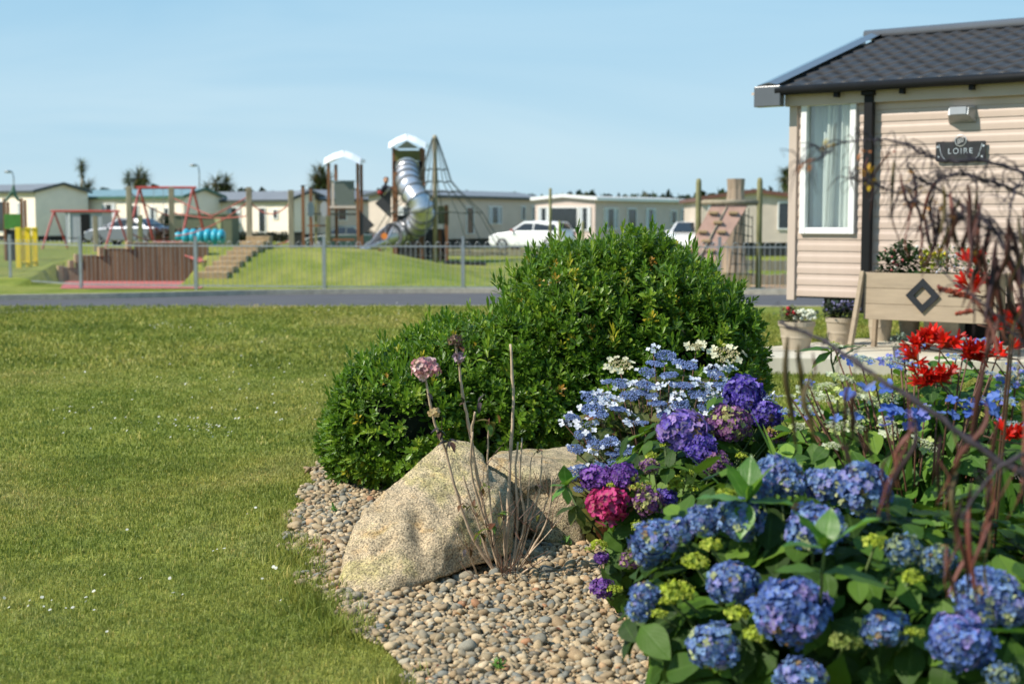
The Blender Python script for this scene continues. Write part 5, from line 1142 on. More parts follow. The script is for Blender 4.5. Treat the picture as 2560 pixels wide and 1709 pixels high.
# taller leading shoots breaking the outline
X, Nn = blob_surface(BUSH[:2] + BUSH[3:5], 30, 1.03, .05, 3, .3, .02); X = X[Nn[:, 2] > .2]; Nn = Nn[Nn[:, 2] > .2]; idx = RNG.integers(0, 4, len(X))
for kk in range(4):
    s_ = idx == kk; v, f, l = SPR[kk]; LV.put(v * np.array([1, 1, 1.9]), f, zframes(Nn[s_] * .5 + np.array([0, 0, 1.]) + RNG.normal(0, .15, (s_.sum(), 3))) * RNG.uniform(.95, 1.35, s_.sum())[:, None, None], X[s_], l)
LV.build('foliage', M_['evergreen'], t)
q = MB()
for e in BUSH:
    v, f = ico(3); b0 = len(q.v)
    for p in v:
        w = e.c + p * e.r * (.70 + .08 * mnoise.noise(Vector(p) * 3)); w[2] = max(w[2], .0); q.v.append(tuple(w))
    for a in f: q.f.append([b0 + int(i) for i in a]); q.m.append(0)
q.build('inner_shade_core', M_['dark_core'], t)  # solid near-black core, standing in for deep shade behind the leaf gaps
q = MB()
for i in range(26):
    a = random.uniform(-1, 1); x0 = at(1080 + 32 * i, 8.6); q.tube([(x0 * .9 + .05, 8.7, 0), (x0, 8.5, .2), (x0 + a * .12, 8.25 + random.random() * .2, .42)], [.012, .009, .004], 5)
q.build('stems', M_['bark'], t)
# ================================================================== hydrangeas
def floret(seed, cup=.10, np_=4, wide=.42, full=True):
    r = random.Random(seed); V = []; Fs = []; L = []
    for k in range(np_):
        a = k * 2 * math.pi / np_ + r.uniform(-.12, .12); s_ = r.uniform(.88, 1.1); cu = cup * r.uniform(.5, 1.6); tw = r.uniform(-.12, .12)
        pts_ = [(.02, 0, 0), (.38, -wide, cu + tw), (.84, -wide * .82, cu * 1.1 + tw), (1.0, 0, cu * .5), (.84, wide * .82, cu * 1.1 - tw), (.38, wide, cu - tw), (.58, 0, 0)]
        b = len(V); ca, sa = math.cos(a), math.sin(a)
        for x, y, z in pts_: V.append(((x * ca - y * sa) * s_, (x * sa + y * ca) * s_, z)); L.append((.5 + y, x))
        for i in range(6): Fs.append((b + i, b + (i + 1) % 6, b + 6))
    return np.array(V), np.array(Fs), np.array(L)
FLO = [floret(i, .12 + .05 * (i % 3)) for i in range(5)]
M_['petal'] = attr_mat('petal', .55, .28, .3)
def mophead(parent, c, r, cols_, wts, fs=.165, n=None, flat=.85, label=None, lump=.10, view=None, size_n=None, name='flower_head'):
    c = np.array(c, float); n = n or 150; i = np.arange(n) + .5; ph = np.arccos(1 - 1.72 * i / n); th = math.pi * (1 + 5 ** .5) * i
    D = np.stack([np.cos(th) * np.sin(ph), np.sin(th) * np.sin(ph), np.cos(ph)], 1) + RNG.normal(0, .05, (n, 3)); D /= np.linalg.norm(D, axis=1, keepdims=True)
    # head leans towards the light and the viewer
    ax = np.array([RNG.normal(-.15, .18), -.42 + RNG.normal(0, .12), 1.]); Mz = zframes(ax[None], np.array([0.]))[0]; D = D @ Mz.T
    off = Vector(c * 7); lm = np.array([mnoise.noise(Vector(d) * 1.8 + off) for d in D])
    T = c + D * np.array([1, 1, flat]) * (r * (1 + lump * lm * 3.2 + RNG.normal(0, .05, n)))[:, None]
    L = NP(); cols_ = np.array(cols_, float); w = np.array(wts, float); w /= w.sum()
    zone = np.array([mnoise.noise(Vector(d) * 2.4 + off * 1.7) for d in D])
    ci = RNG.choice(len(cols_), n, p=w); C = cols_[ci] * RNG.uniform(.75, 1.2, (n, 1)) * (1 + .25 * zone[:, None]); idx = RNG.integers(0, 5, n)
    ND = D + RNG.normal(0, .38, D.shape); gone = RNG.random(n) < .09; T[gone] = c + (T[gone] - c) * .75; C[RNG.random(n) < .02] = (.22, .13, .06)
    for kk in range(5):
        s_ = idx == kk; v, f, l = FLO[kk]; nn = s_.sum()
        if nn == 0: continue
        col = np.repeat(C[s_][:, None, :], len(v), 1); mid = (np.arange(len(v)) % 7 == 0)
        col[:, mid] = col[:, mid] * .6 + np.array([.35, .38, .18]) * .4
        L.put(v, f, zframes(ND[s_]) * (RNG.uniform(.8, 1.18, nn) * r * fs * 1.5)[:, None, None], T[s_], l, col)
    # inner layer fills the gaps, coloured darker as shade between the sepals
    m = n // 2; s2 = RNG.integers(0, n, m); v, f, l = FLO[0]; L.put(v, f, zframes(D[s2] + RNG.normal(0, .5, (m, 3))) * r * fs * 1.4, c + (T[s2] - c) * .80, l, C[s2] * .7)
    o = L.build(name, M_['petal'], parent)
    if label: o['label'] = label
    return o
def budhead(parent, c, r, cols_, n=46, label=None):
    """unopened or half-open head: lumpy clusters of small bud balls and little sepals"""
    c = np.array(c, float); D = RNG.normal(0, 1, (n, 3)); D[:, 2] = np.abs(D[:, 2]) * .8; D /= np.linalg.norm(D, axis=1, keepdims=True); D[:, 1] -= .15
    T = c + D * np.array([1, 1, .7]) * (r * RNG.uniform(.55, 1.05, n))[:, None]; cols_ = np.array(cols_); L = NP(); C = cols_[RNG.integers(0, len(cols_), n)] * RNG.uniform(.75, 1.2, (n, 1))
    v, f, l = FLO[1]; L.put(v * np.array([1, 1, 2.2]), f, zframes(D + RNG.normal(0, .3, D.shape)) * (RNG.uniform(.7, 1.2, n) * r * .24)[:, None, None], T, l, C)
    v, f = ico(1); k = RNG.integers(0, n, n * 2); T2 = T[k] + RNG.normal(0, r * .12, (n * 2, 3)); L.put(v, f, np.tile(np.eye(3), (n * 2, 1, 1)) * (RNG.uniform(.5, 1, n * 2) * r * .085)[:, None, None], T2, None, C[k])
    o = L.build('flower_bud', M_['petal'], parent)
    if label: o['label'] = label
    return o
ICO0 = None
def lacecap(parent, c, r, bud_cols, flo_cols, nflo=6, tilt=None, fsz=.34, nb=170, dome=.22, lean=(0, -.3)):
    c = np.array(c, float); L = NP(); v, f = ico(1); a = RNG.random(nb) * 6.283; rr = np.sqrt(RNG.random(nb)) * .8; X = np.stack([rr * np.cos(a), rr * np.sin(a), dome * (1 - rr ** 2) * .8 + RNG.normal(0, .035, nb)], 1) * r
    ax = np.array([lean[0] + RNG.normal(0, .16), lean[1] + RNG.normal(0, .14), 1.]); Mz = zframes(ax[None], np.array([0.]))[0]; T = c + X @ Mz.T; bc_ = np.array(bud_cols)[RNG.integers(0, len(bud_cols), nb)] * RNG.uniform(.7, 1.25, (nb, 1))
    L.put(v, f, np.tile(np.eye(3), (nb, 1, 1)) * (RNG.uniform(.6, 1.1, nb) * .062 * r)[:, None, None], T, None, bc_)
    th = np.linspace(0, 6.283, nflo, endpoint=False) + RNG.random() * 6 + RNG.normal(0, .2, nflo); rad = RNG.uniform(.72, 1.02, nflo); Y = np.stack([rad * np.cos(th), rad * np.sin(th), .05 + .1 * RNG.random(nflo)], 1) * r; T = c + Y @ Mz.T
    fv, ff, fl = FLO[int(RNG.integers(0, 5))]; fc = np.array(flo_cols)[RNG.integers(0, len(flo_cols), nflo)] * RNG.uniform(.85, 1.1, (nflo, 1)); nd = np.tile(ax, (nflo, 1)) + np.stack([np.cos(th), np.sin(th), 0 * th], 1) * .35 + RNG.normal(0, .3, (nflo, 3)) + np.array([0, -.4, 0])
    col = np.repeat(fc[:, None, :], len(fv), 1); L.put(fv, ff, zframes(nd) * (RNG.uniform(.8, 1.2, nflo) * r * fsz)[:, None, None], T, fl, col)
    o = L.build('flower_head', M_['petal'], parent)
    return o
def big_leaf(seed, wd=.30, n=9):
    r = random.Random(seed); v, f, l = leaf_t(1, wd, n, .22, .16, peak=.44); v = np.array(v)
    for i in range(len(v)):
        a, t_ = l[i]; e = abs(a - .5) * 2; v[i][2] += .018 * math.sin(t_ * 40 + seed) * e + .03 * math.sin(t_ * 7 + seed) * e; v[i][1] *= 1 + .06 * math.sin(t_ * 60) * e
    return v, f, l
BL = [big_leaf(i) for i in range(4)]
def leaf_mass(parent, ells, dens, size, m, k=1.0, zmin=.03, amp=.05, shells=((1.0, 1), (.85, .8), (.68, .7)), ymax=99, droop=.3, name='foliage', cond=None):
    L = NP()
    for kk_, dm in shells:
        X, Nn = blob_surface(ells, dens * dm, k * kk_, amp, 3, zmin, .03); s_ = X[:, 1] < ymax
        if cond is not None: s_ &= cond(X)
        X, Nn = X[s_], Nn[s_]; n = len(X)
        T_ = np.cross(Nn, RNG.normal(0, 1, Nn.shape)); T_ /= np.linalg.norm(T_, axis=1, keepdims=True); D = T_ + Nn * RNG.uniform(-.1, .7, (n, 1)) + np.array([0, 0, .1 - droop]) ; idx = RNG.integers(0, 4, n)
        up = Nn + np.array([0, 0, .6])
        for j in range(4):
            s2 = idx == j; v, f, l = BL[j]
            L.put(v - np.array([.45, 0, 0]), f, frames(D[s2], up=up[s2]) * (RNG.uniform(.6, 1.25, s2.sum()) * size)[:, None, None], X[s2], l)
    return L.build(name, m, parent)
def whorl(parent, px, py, Y, dirs, size, m, stem_to=None, name='leafy_shoot'):
    c = P(px, py, Y) if isinstance(px, (int, float)) else px; L = NP()
    for (dx, dy, dz, s_) in dirs:
        v, f, l = BL[int(RNG.integers(0, 4))]; L.put(v * np.array([1, .95, 1]), f, frames(np.array([[dx, dy, dz]])) * size * s_, np.array([c]), l)
    return L.build(name, m, parent)
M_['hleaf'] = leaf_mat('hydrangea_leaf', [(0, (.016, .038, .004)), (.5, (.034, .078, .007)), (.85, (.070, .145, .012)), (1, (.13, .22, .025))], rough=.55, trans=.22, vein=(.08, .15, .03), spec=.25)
M_['hleaf_bright'] = leaf_mat('bright_leaf', [(0, (.06, .16, .02)), (.6, (.11, .26, .035)), (1, (.18, .36, .05))], rough=.4, trans=.35, vein=(.25, .42, .10))
M_['hleaf_bronze'] = leaf_mat('bronze_leaf', [(0, (.028, .050, .012)), (.5, (.055, .080, .018)), (.8, (.11, .12, .025)), (.93, (.20, .16, .03)), (1, (.16, .045, .02))], rough=.55, trans=.25, vein=(.12, .12, .03), spec=.3)
mt('stem_green', (.09, .13, .03), .6); mt('stem_red', (.12, .055, .03), .6, var=.3); mt('stem_tan', (.50, .37, .25), .75, var=.3, scale=30)
def stems_to(parent, root, tips, m, r=.004, name='stems', sub=.12):
    q = MB(); root = Vector(root)
    for tp_2 in tips:
        a = Vector(tp_2); b = Vector((root.x + (a.x - root.x) * .55 + random.uniform(-.03, .03), root.y + (a.y - root.y) * .6, max(.02, a.z * .55))); q.tube([root + Vector((random.uniform(-.08, .08), random.uniform(-.08, .08), 0)), b, a], [r * 1.4, r * 1.1, r * .8], 5)
    return q.build(name, M_[m], parent, smooth=True)
BLUE = [(.13, .22, .48), (.20, .32, .56), (.085, .14, .36), (.25, .25, .54), (.46, .50, .24)]
# ---- blue and white lacecap hydrangea (middle)
LC = [Ell((at(1690, 7.1), 7.15, .38), (.56, .50, .56)), Ell((at(1520, 7.0), 7.0, .36), (.36, .40, .42))]
t = thing('hydrangea_bush', 'lacecap hydrangea with flat dusty blue heads and white florets against the green shrub', 'hydrangea', (at(1640, 7.0), 7.0, 0), 'hydrangeas in the flower bed')
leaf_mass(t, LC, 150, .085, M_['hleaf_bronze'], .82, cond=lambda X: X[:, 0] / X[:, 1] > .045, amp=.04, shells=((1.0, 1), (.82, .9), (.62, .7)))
LCH = [(660, 290, 260, 'c'), (1110, 200, 250, 'b'), (990, 120, 95, 'w'), (1010, 280, 220, 'b'), (1300, 290, 290, 'b'), (930, 360, 190, 'b'), (1150, 390, 210, 'b'), (1410, 110, 200, 'c'), (1700, 190, 330, 'c'), (1570, 330, 160, 'w'), (1600, 385, 200, 'b'), (1740, 320, 110, 'w'), (670, 470, 190, 'b'), (540, 450, 130, 'b'), (830, 480, 130, 'w'), (920, 490, 230, 'b'),
       (380, 600, 220, 'b'), (500, 590, 200, 'w'), (580, 640, 200, 'w'), (760, 590, 220, 'b'), (1060, 490, 150, 'w'), (1300, 490, 200, 'b'), (1460, 480, 220, 'w'), (1420, 580, 210, 'b'), (1230, 590, 150, 'w'), (1650, 490, 200, 'b'), (1620, 630, 230, 'w'), (1760, 450, 150, 'w'), (1030, 670, 220, 'b'), (1100, 710, 200, 'w'), (1260, 690, 220, 'b'),
       (400, 720, 250, 'b'), (470, 780, 200, 'b'), (650, 720, 180, 'b'), (740, 750, 110, 'w'), (200, 800, 180, 'b'), (130, 850, 110, 'w'), (330, 880, 200, 'w'), (800, 860, 200, 'w'), (890, 850, 130, 'b'), (300, 970, 200, 'b'), (420, 1060, 200, 'b'), (230, 1110, 200, 'b'), (560, 1040, 210, 'b'), (670, 1070, 120, 'w'), (720, 1130, 200, 'b'), (410, 1140, 90, 'w'), (580, 1160, 150, 'b'),
       (650, 1230, 250, 'b'), (220, 1340, 250, 'b'), (480, 1270, 180, 'b'), (280, 1280, 150, 'b'), (1110, 780, 200, 'b'), (1490, 790, 160, 'w'), (2120, 610, 220, 'w'), (2060, 610, 150, 'b'), (180, 1395, 150, 'b'), (260, 1500, 130, 'b'), (840, 1240, 130, 'b'), (1500, 700, 180, 'b'), (880, 560, 160, 'b'), (1200, 480, 150, 'b'), (980, 590, 150, 'b')]
tips = []
for (cx, cy, w, kd) in LCH:
    px, py = 1380 + cx / 3.915, 840 + cy / 3.915; h = None
    for e in LC:
        hh_ = e.hit(px, py)
        if hh_ is not None and (h is None or hh_[1] < h[1]): h = hh_
    c = np.array(P(px, py, h[1] - .02 if h is not None else (6.65 if py > 1080 else 7.0))); r = w / 3.915 * c[1] / F_PX / 2 * 1.12
    if kd == 'c': o = lacecap(t, c, r, [(.50, .48, .26), (.42, .36, .18)], [(.70, .68, .46), (.62, .60, .42)], 8, fsz=.28, dome=.12)
    elif kd == 'w': o = lacecap(t, c, r, [(.20, .26, .45), (.28, .28, .36)], [(.72, .74, .78), (.60, .66, .76)], 6 if w > 140 else 4, fsz=.36 if w > 140 else .55, nb=60)
    else: o = lacecap(t, c, r, [(.16, .24, .46), (.22, .30, .54), (.13, .17, .36)], [(.62, .67, .78), (.42, .50, .72), (.70, .72, .76)], int(RNG.integers(1, 4)), fsz=.28, nb=260)
    tips.append(c - np.array([0, 0, .01]))
stems_to(t, (at(1660, 7.1), 7.1, 0), tips, 'stem_red', .003)
# ---- purple and magenta mophead hydrangea
def dome_heads(ells, lst, scale, ox, oy, Ydef, k=1.0, dy=0):
    out = []
    for h_ in lst:
        cx, cy, w = h_[:3]; px, py = ox + cx / scale, oy + cy / scale; h = None
        for e in ells:
            hh_ = e.hit(px, py)
            if hh_ is not None and (h is None or hh_[1] < h[1]): h = hh_
        Y = (h[1] if h is not None else Ydef) + dy; c = P(px, py, Y); out.append((c, w / scale * Y / F_PX / 2 * k, h_))
    return out
PU = [Ell((at(1720, 6.05), 6.1, .34), (.44, .45, .48)), Ell((at(1570, 5.7), 5.75, .26), (.20, .30, .36)), Ell((at(1860, 6.2), 6.3, .42), (.34, .4, .50))]
t = thing('hydrangea_bush', 'mophead hydrangea with purple and violet heads and one bright magenta head', 'hydrangea', (at(1700, 6.0), 6.0, 0), 'hydrangeas in the flower bed')
leaf_mass(t, PU, 150, .095, M_['hleaf'], .80, cond=lambda X: X[:, 0] / X[:, 1] > .068, shells=((1.0, 1), (.8, .9), (.6, .6)))
VI = ([(.09, .05, .36), (.13, .08, .42), (.07, .05, .30), (.22, .16, .50)], [4, 3, 2, 1]); LI = ([(.24, .15, .48), (.36, .24, .54), (.12, .08, .38), (.50, .36, .50)], [4, 3, 3, 1])
PR = ([(.19, .06, .34), (.26, .10, .42), (.12, .05, .28)], [3, 2, 2]); MA = ([(.52, .035, .17), (.44, .025, .13), (.60, .07, .24)], [3, 3, 1]); MV = ([(.18, .06, .22), (.28, .11, .26), (.40, .40, .14), (.32, .26, .14)], [4, 3, 2, 1])
L1 = [(1870, 560, 360, VI), (1270, 920, 440, LI), (1460, 1100, 290, VI), (1730, 870, 430, MV), (2090, 780, 300, VI), (1900, 640, 260, VI), (430, 1390, 280, PR), (690, 1370, 270, PR), (1600, 1250, 280, MV), (960, 1270, 180, MV), (900, 1520, 170, MV), (2190, 960, 200, MV)]
lab = {(1870): 'upright blue-violet head at the top of the bush', 1270: 'large lilac-purple head with pale edges', 430: 'purple head above the magenta one'}
tips = []
for c, r, h_ in dome_heads(PU, L1, 3.915, 1380, 840, 6.1):
    mv = h_[3] is MV; mophead(t, c, r, *h_[3], n=170 if not mv else 230, fs=.17 if not mv else .11, flat=.82, label=lab.get(h_[0])); tips.append(c)
L2 = [(385, 335, 268, MA), (660, 320, 220, MV), (790, 290, 140, VI), (540, 710, 150, MV), (345, 905, 150, PR), (335, 700, 90, PR), (1160, 345, 60, PR)]
for c, r, h_ in dome_heads(PU, L2, 2.755, 1380, 1140, 5.55):
    mv = h_[3] is MV; mophead(t, c, r, *h_[3], n=110 if h_[3] is not MA else 90, fs=.20 if not mv else .13, flat=.75, label='bright magenta head' if h_[3] is MA else None, lump=.14); tips.append(c)
LIME = [(.42, .50, .04), (.50, .56, .08), (.34, .42, .05)]; LIMEM = [(.42, .44, .07), (.45, .30, .10), (.36, .42, .06)]
for c, r, h_ in dome_heads(PU, [(1110, 1070, 100), (980, 1180, 120), (790, 1400, 150), (820, 1490, 170), (1320, 1350, 140), (1190, 1410, 160), (1210, 1480, 180), (590, 1460, 110), (930, 1450, 90), (2170, 930, 200), (1850, 1180, 110), (480, 1560, 90), (1390, 1500, 150)], 3.915, 1380, 840, 5.9):
    budhead(t, c, r, LIMEM if h_[0] in (820, 2170, 790) else LIME); tips.append(c)
for c, r, h_ in dome_heads(PU, [(590, 490, 120), (320, 620, 120), (690, 455, 80), (430, 920, 110), (250, 640, 50)], 2.755, 1380, 1140, 5.55):
    budhead(t, c, r, LIME); tips.append(c)
stems_to(t, (at(1660, 6.0), 6.1, 0), tips, 'stem_green', .004)
whorl(t, 1672, 1168, 5.66, [(-.9, -.4, .15, 1), (-.2, -.8, -.3, .9), (.6, -.3, .1, .8), (.1, .2, .5, .7)], .115, M_['hleaf'])
whorl(t, 1415, 1215, 5.75, [(-.05, -.2, 1, 1.2), (-1, -.2, .25, .8), (-.7, -.3, -.45, 1), (.4, -.3, .7, 1.0), (.15, -.4, -.8, .9), (-.2, -.5, .4, .7)], .085, M_['hleaf_bright'])
whorl(t, 1437, 1265, 5.7, [(-.9, -.3, -.2, 1), (.4, -.3, -.5, 1), (-.3, -.3, -.8, .9)], .09, M_['hleaf_bronze'])
q = MB(); q.tube([P(1415, 1215, 5.75), P(1440, 1262, 5.72), P(1500, 1330, 5.8), (at(1600, 6), 6, 0)], [.003, .004, .005, .006], 5); q.build('shoot_stem', M_['stem_green'], t)
# ---- blue mophead hydrangea (foreground)
FB = [Ell((1.22, 4.35, .34), (.92, .78, .46)), Ell((at(1760, 4.25), 4.3, .26), (.27, .42, .34)), Ell((at(1950, 4.5), 4.5, .44), (.50, .5, .40)), Ell((at(2500, 4.1), 4.0, .30), (.6, .6, .44))]
t = thing('hydrangea_bush', 'nearest hydrangea, with big round blue heads and lime green buds', 'hydrangea', (at(2100, 4.4), 4.4, 0), 'hydrangeas in the flower bed')
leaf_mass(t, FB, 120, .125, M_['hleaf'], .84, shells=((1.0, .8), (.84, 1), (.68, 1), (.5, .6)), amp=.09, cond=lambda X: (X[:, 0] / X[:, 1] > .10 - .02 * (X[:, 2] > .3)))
BW = [5, 4, 4, 3, 1.6]; BLB = ([(.10, .17, .46), (.15, .24, .54), (.07, .11, .34), (.27, .22, .52)], [4, 3, 3, 3])
tips = []
L3 = [(1560, 140, 310, 0), (720, 590, 310, 0), (1030, 450, 230, 0), (1290, 430, 310, 0), (870, 520, 200, 0), (640, 960, 190, 0), (600, 1060, 170, 0), (1240, 870, 320, 0), (1110, 1310, 330, 0), (660, 680, 180, 0), (1440, 230, 160, 0)]
for c, r, h_ in dome_heads(FB, L3, 2.755, 1380, 1140, 4.4): mophead(t, c, r, BLUE, BW, n=240, fs=.135, flat=.86); tips.append(c)
L4 = [(280, 200, 260, 0), (540, 230, 380, 0), (220, 500, 350, 0), (60, 1065, 480, 1), (685, 1185, 290, 0), (830, 650, 240, 2), (1060, 720, 230, 2), (1210, 1270, 420, 1), (1400, 960, 400, 0), (1560, 1050, 260, 0), (120, 1540, 330, 0), (1500, 1520, 220, 2), (60, 200, 160, 0)]
for c, r, h_ in dome_heads(FB, L4, 2.755, 1960, 1140, 4.2):
    cs = (BLUE, BW) if h_[3] == 0 else BLB if h_[3] == 1 else ([(.10, .17, .28), (.22, .28, .18), (.10, .20, .42), (.30, .36, .16)], [3, 3, 2, 2])
    mophead(t, c, r, *cs, n=230, fs=.14 if h_[3] != 2 else .11, flat=.86, label={60: 'largest deep blue-violet head near the middle of the bush', 685: 'blue head with a lime green top'}.get(h_[0])); tips.append(c)
for c, r, h_ in dome_heads(FB, [(1090, 620, 160), (980, 740, 190), (860, 940, 240), (1270, 1090, 170), (1410, 1235, 190), (1200, 270, 130), (740, 1090, 110), (800, 1000, 120)], 2.755, 1380, 1140, 4.4): budhead(t, c, r, LIME, 60); tips.append(c)
for c, r, h_ in dome_heads(FB, [(630, 600, 180), (880, 845, 160), (420, 1290, 220), (890, 1220, 140), (150, 340, 170), (200, 330, 90)], 2.755, 1960, 1140, 4.2): budhead(t, c, r, LIME if h_[0] != 420 else [(.20, .26, .05), (.28, .32, .08)], 60); tips.append(c)
stems_to(t, (at(2050, 4.5), 4.5, 0), tips, 'stem_green', .005)
W1_ = P(2062, 1372, 3.62); whorl(t, W1_, 0, 0, [(-.55, -.2, 1.0, 1.0), (.75, -.35, .85, 1.15), (-1, -.3, .35, .85), (.15, .3, .9, .8), (-.1, -.5, .6, .5)], .145, M_['hleaf_bright'])
whorl(t, P(2055, 1432, 3.64), 0, 0, [(1, -.3, .05, 1.15), (-.9, -.3, .3, .9)], .16, M_['hleaf'])
q = MB(); q.tube([W1_, P(2055, 1432, 3.64), P(2053, 1480, 3.7), (at(2050, 4.1), 4.1, .2)], [.004, .0045, .005, .006], 6); q.build('shoot_stem', M_['stem_green'], t)
W2_ = P(1865, 1255, 4.15); whorl(t, W2_, 0, 0, [(-.35, -.2, 1, 1.0), (.5, -.2, 1.1, 1.2), (-1, -.35, .35, 1.1), (.9, -.4, .2, 1.0), (.1, .3, .9, 1), (-.2, -.5, -.5, .8)], .150, M_['hleaf_bright'])
q = MB(); q.tube([W2_, P(1880, 1330, 4.2), (at(1900, 4.4), 4.4, .2)], [.004, .005, .006], 6); q.build('shoot_stem', M_['stem_green'], t)
# ---- blue and cream lacecap hydrangea (right, behind)
RB = [Ell((at(2400, 5.7), 5.8, .42), (.62, .60, .62)), Ell((at(2160, 5.7), 5.8, .36), (.45, .5, .56)), Ell((at(2560, 5.4), 5.4, .42), (.5, .5, .62)), Ell((at(2020, 5.6), 5.7, .30), (.26, .4, .48))]
t = thing('hydrangea_bush', 'lacecap hydrangea with open cream heads and bright blue florets below the trough planter', 'hydrangea', (at(2300, 5.7), 5.7, 0), 'hydrangeas in the flower bed')
M_['hleaf_sun'] = leaf_mat('sunlit_leaf', [(0, (.030, .080, .010)), (.5, (.065, .150, .016)), (.85, (.13, .25, .028)), (1, (.22, .35, .05))], rough=.55, trans=.32, vein=(.13, .24, .05), spec=.3)
leaf_mass(t, RB, 120, .115, M_['hleaf_sun'], .88, shells=((1.0, .8), (.84, 1), (.66, .8)), amp=.10, cond=lambda X: X[:, 0] / X[:, 1] > .185)
CR = [(.50, .55, .36), (.58, .60, .42), (.42, .50, .22)]; BF = [(.08, .16, .55), (.14, .24, .62), (.22, .24, .62)]; CF = [(.62, .66, .46), (.52, .60, .20)]; BB = [(.28, .38, .42), (.36, .44, .44), (.46, .52, .34)]
L5 = [(490, 100, 110, 'g'), (560, 430, 250, 'g'), (400, 500, 200, 'g'), (600, 560, 170, 'g'), (190, 750, 210, 'm'), (200, 530, 150, 'g'), (190, 630, 140, 'm'), (60, 590, 90, 'g'), (750, 250, 310, 'm'), (1050, 260, 240, 'b'), (1180, 300, 220, 'm'), (480, 1080, 150, 'g'), (1370, 1080, 240, 'g'), (640, 620, 160, 'g'), (1690, 210, 160, 'm'), (1990, 60, 220, 'b'), (2150, 430, 170, 'b'),
      (2260, 410, 240, 'm'), (2240, 900, 290, 'm'), (1780, 50, 200, 'm'), (230, 460, 110, 'b'), (20, 740, 120, 'b'), (1540, 30, 120, 'm'), (2100, 170, 150, 'g'), (1960, 610, 70, 'b'), (1280, 350, 150, 'g')]
L5 += [(float(RNG.uniform(10, 1100)), float(RNG.uniform(420, 1000)), float(RNG.uniform(110, 190)), 'g') for _ in range(20)] + [(float(RNG.uniform(1100, 2300)), float(RNG.uniform(60, 700)), float(RNG.uniform(120, 190)), 'm') for _ in range(12)]
tips = []
for c, r, h_ in dome_heads(RB, L5, 3.915, 1960, 840, 5.5, 1.12):
    k = h_[3]; r *= 1.2 if k == 'g' else 1; lacecap(t, c, r, CR if k == 'g' else BB, CF if k == 'g' else BF, 5 if k != 'b' else 7, fsz=.30, nb=170, dome=.3); tips.append(c)
for (cx, cy) in ((1840, 610), (1300, 760), (1100, 850), (1500, 740), (1850, 720), (900, 500), (1050, 730)):      # clusters of large blue sepals
    c = P(1960 + cx / 3.915, 840 + cy / 3.915, 5.1); L = NP(); n = 5; v, f, l = FLO[2]; T = np.array(c) + np.stack([RNG.normal(0, .05, n), RNG.normal(0, .02, n), RNG.normal(0, .012, n)], 1)
    L.put(v, f, zframes(np.tile([0, -.5, 1.], (n, 1)) + RNG.normal(0, .45, (n, 3))) * RNG.uniform(.020, .032, n)[:, None, None], T, l, np.array(BF)[RNG.integers(0, 3, n)] * .85); L.build('blue_florets', M_['petal'], t); tips.append(c)
tips.append(P(2120, 900, 5.9)); stems_to(t, (at(2300, 5.8), 5.8, 0), tips, 'stem_red', .004)
whorl(t, 2078, 880, 5.75, [(-1, -.2, .25, 1), (-.75, -.3, -.35, .7), (.4, -.2, .3, .6), (.8, -.2, .35, .9)], .155, M_['hleaf_sun']); whorl(t, 2085, 912, 5.75, [(.8, -.2, .9, .95), (.2, -.1, .9, .6)], .15, M_['hleaf_sun'])
q = MB(); q.tube([P(2078, 862, 5.75), P(2078, 900, 5.75), P(2088, 940, 5.75), (at(2150, 5.8), 5.8, 0)], [.003, .004, .005, .006], 6); q.build('shoot_stem', M_['stem_green'], t); budhead(t, P(2084, 863, 5.74), .022, LIME, 24)
# ================================================================== bare twiggy hydrangea in the gravel
tb = G(1272, 1446, .0); t = thing('twiggy_hydrangea', 'nearly bare tan-stemmed hydrangea in the gravel with one faded pink head', 'hydrangea', tb)
def Q(px, py, Y=6.1): return P(px, py, Y)
TW = [[(1060, 935), (1085, 1050), (1115, 1130), (1150, 1260), (1185, 1350), (1240, 1430)], [(1136, 842), (1148, 920), (1160, 1000), (1175, 1080), (1195, 1200), (1225, 1330), (1260, 1430)],
      [(1276, 860), (1283, 1000), (1275, 1150), (1270, 1300), (1262, 1430)], [(1222, 1066), (1219, 1160), (1226, 1260), (1240, 1400), (1255, 1430)], [(1295, 1105), (1289, 1180), (1295, 1300), (1280, 1440)],
      [(1306, 1094), (1299, 1200), (1310, 1310), (1275, 1430)], [(1188, 1030), (1180, 1100), (1205, 1250), (1250, 1430)], [(1354, 1124), (1350, 1220), (1330, 1290), (1290, 1430)], [(1380, 1190), (1368, 1300), (1300, 1420)],
      [(1157, 1190), (1190, 1290), (1230, 1420)], [(1182, 1080), (1178, 1180), (1212, 1300), (1252, 1430)], [(1425, 1260), (1380, 1320), (1310, 1400), (1285, 1440)], [(1145, 1335), (1175, 1390), (1195, 1440), (1200, 1452)], [(1398, 1180), (1372, 1240), (1340, 1330), (1295, 1430)],
      [(1212, 1300), (1232, 1370), (1262, 1440)], [(1330, 1130), (1322, 1220), (1312, 1330), (1280, 1440)], [(1250, 1225), (1258, 1300), (1262, 1430)], [(1206, 1240), (1226, 1340), (1256, 1440)], [(1320, 1260), (1300, 1350), (1278, 1440)], [(1370, 1395), (1330, 1415), (1290, 1446)]]
thick = [.0045, .0048, .0055, .0032, .004, .0035, .0042, .0026, .003, .003, .004, .002, .0025, .002, .003, .002, .003, .003, .0025, .003]
rt = random.Random(5)
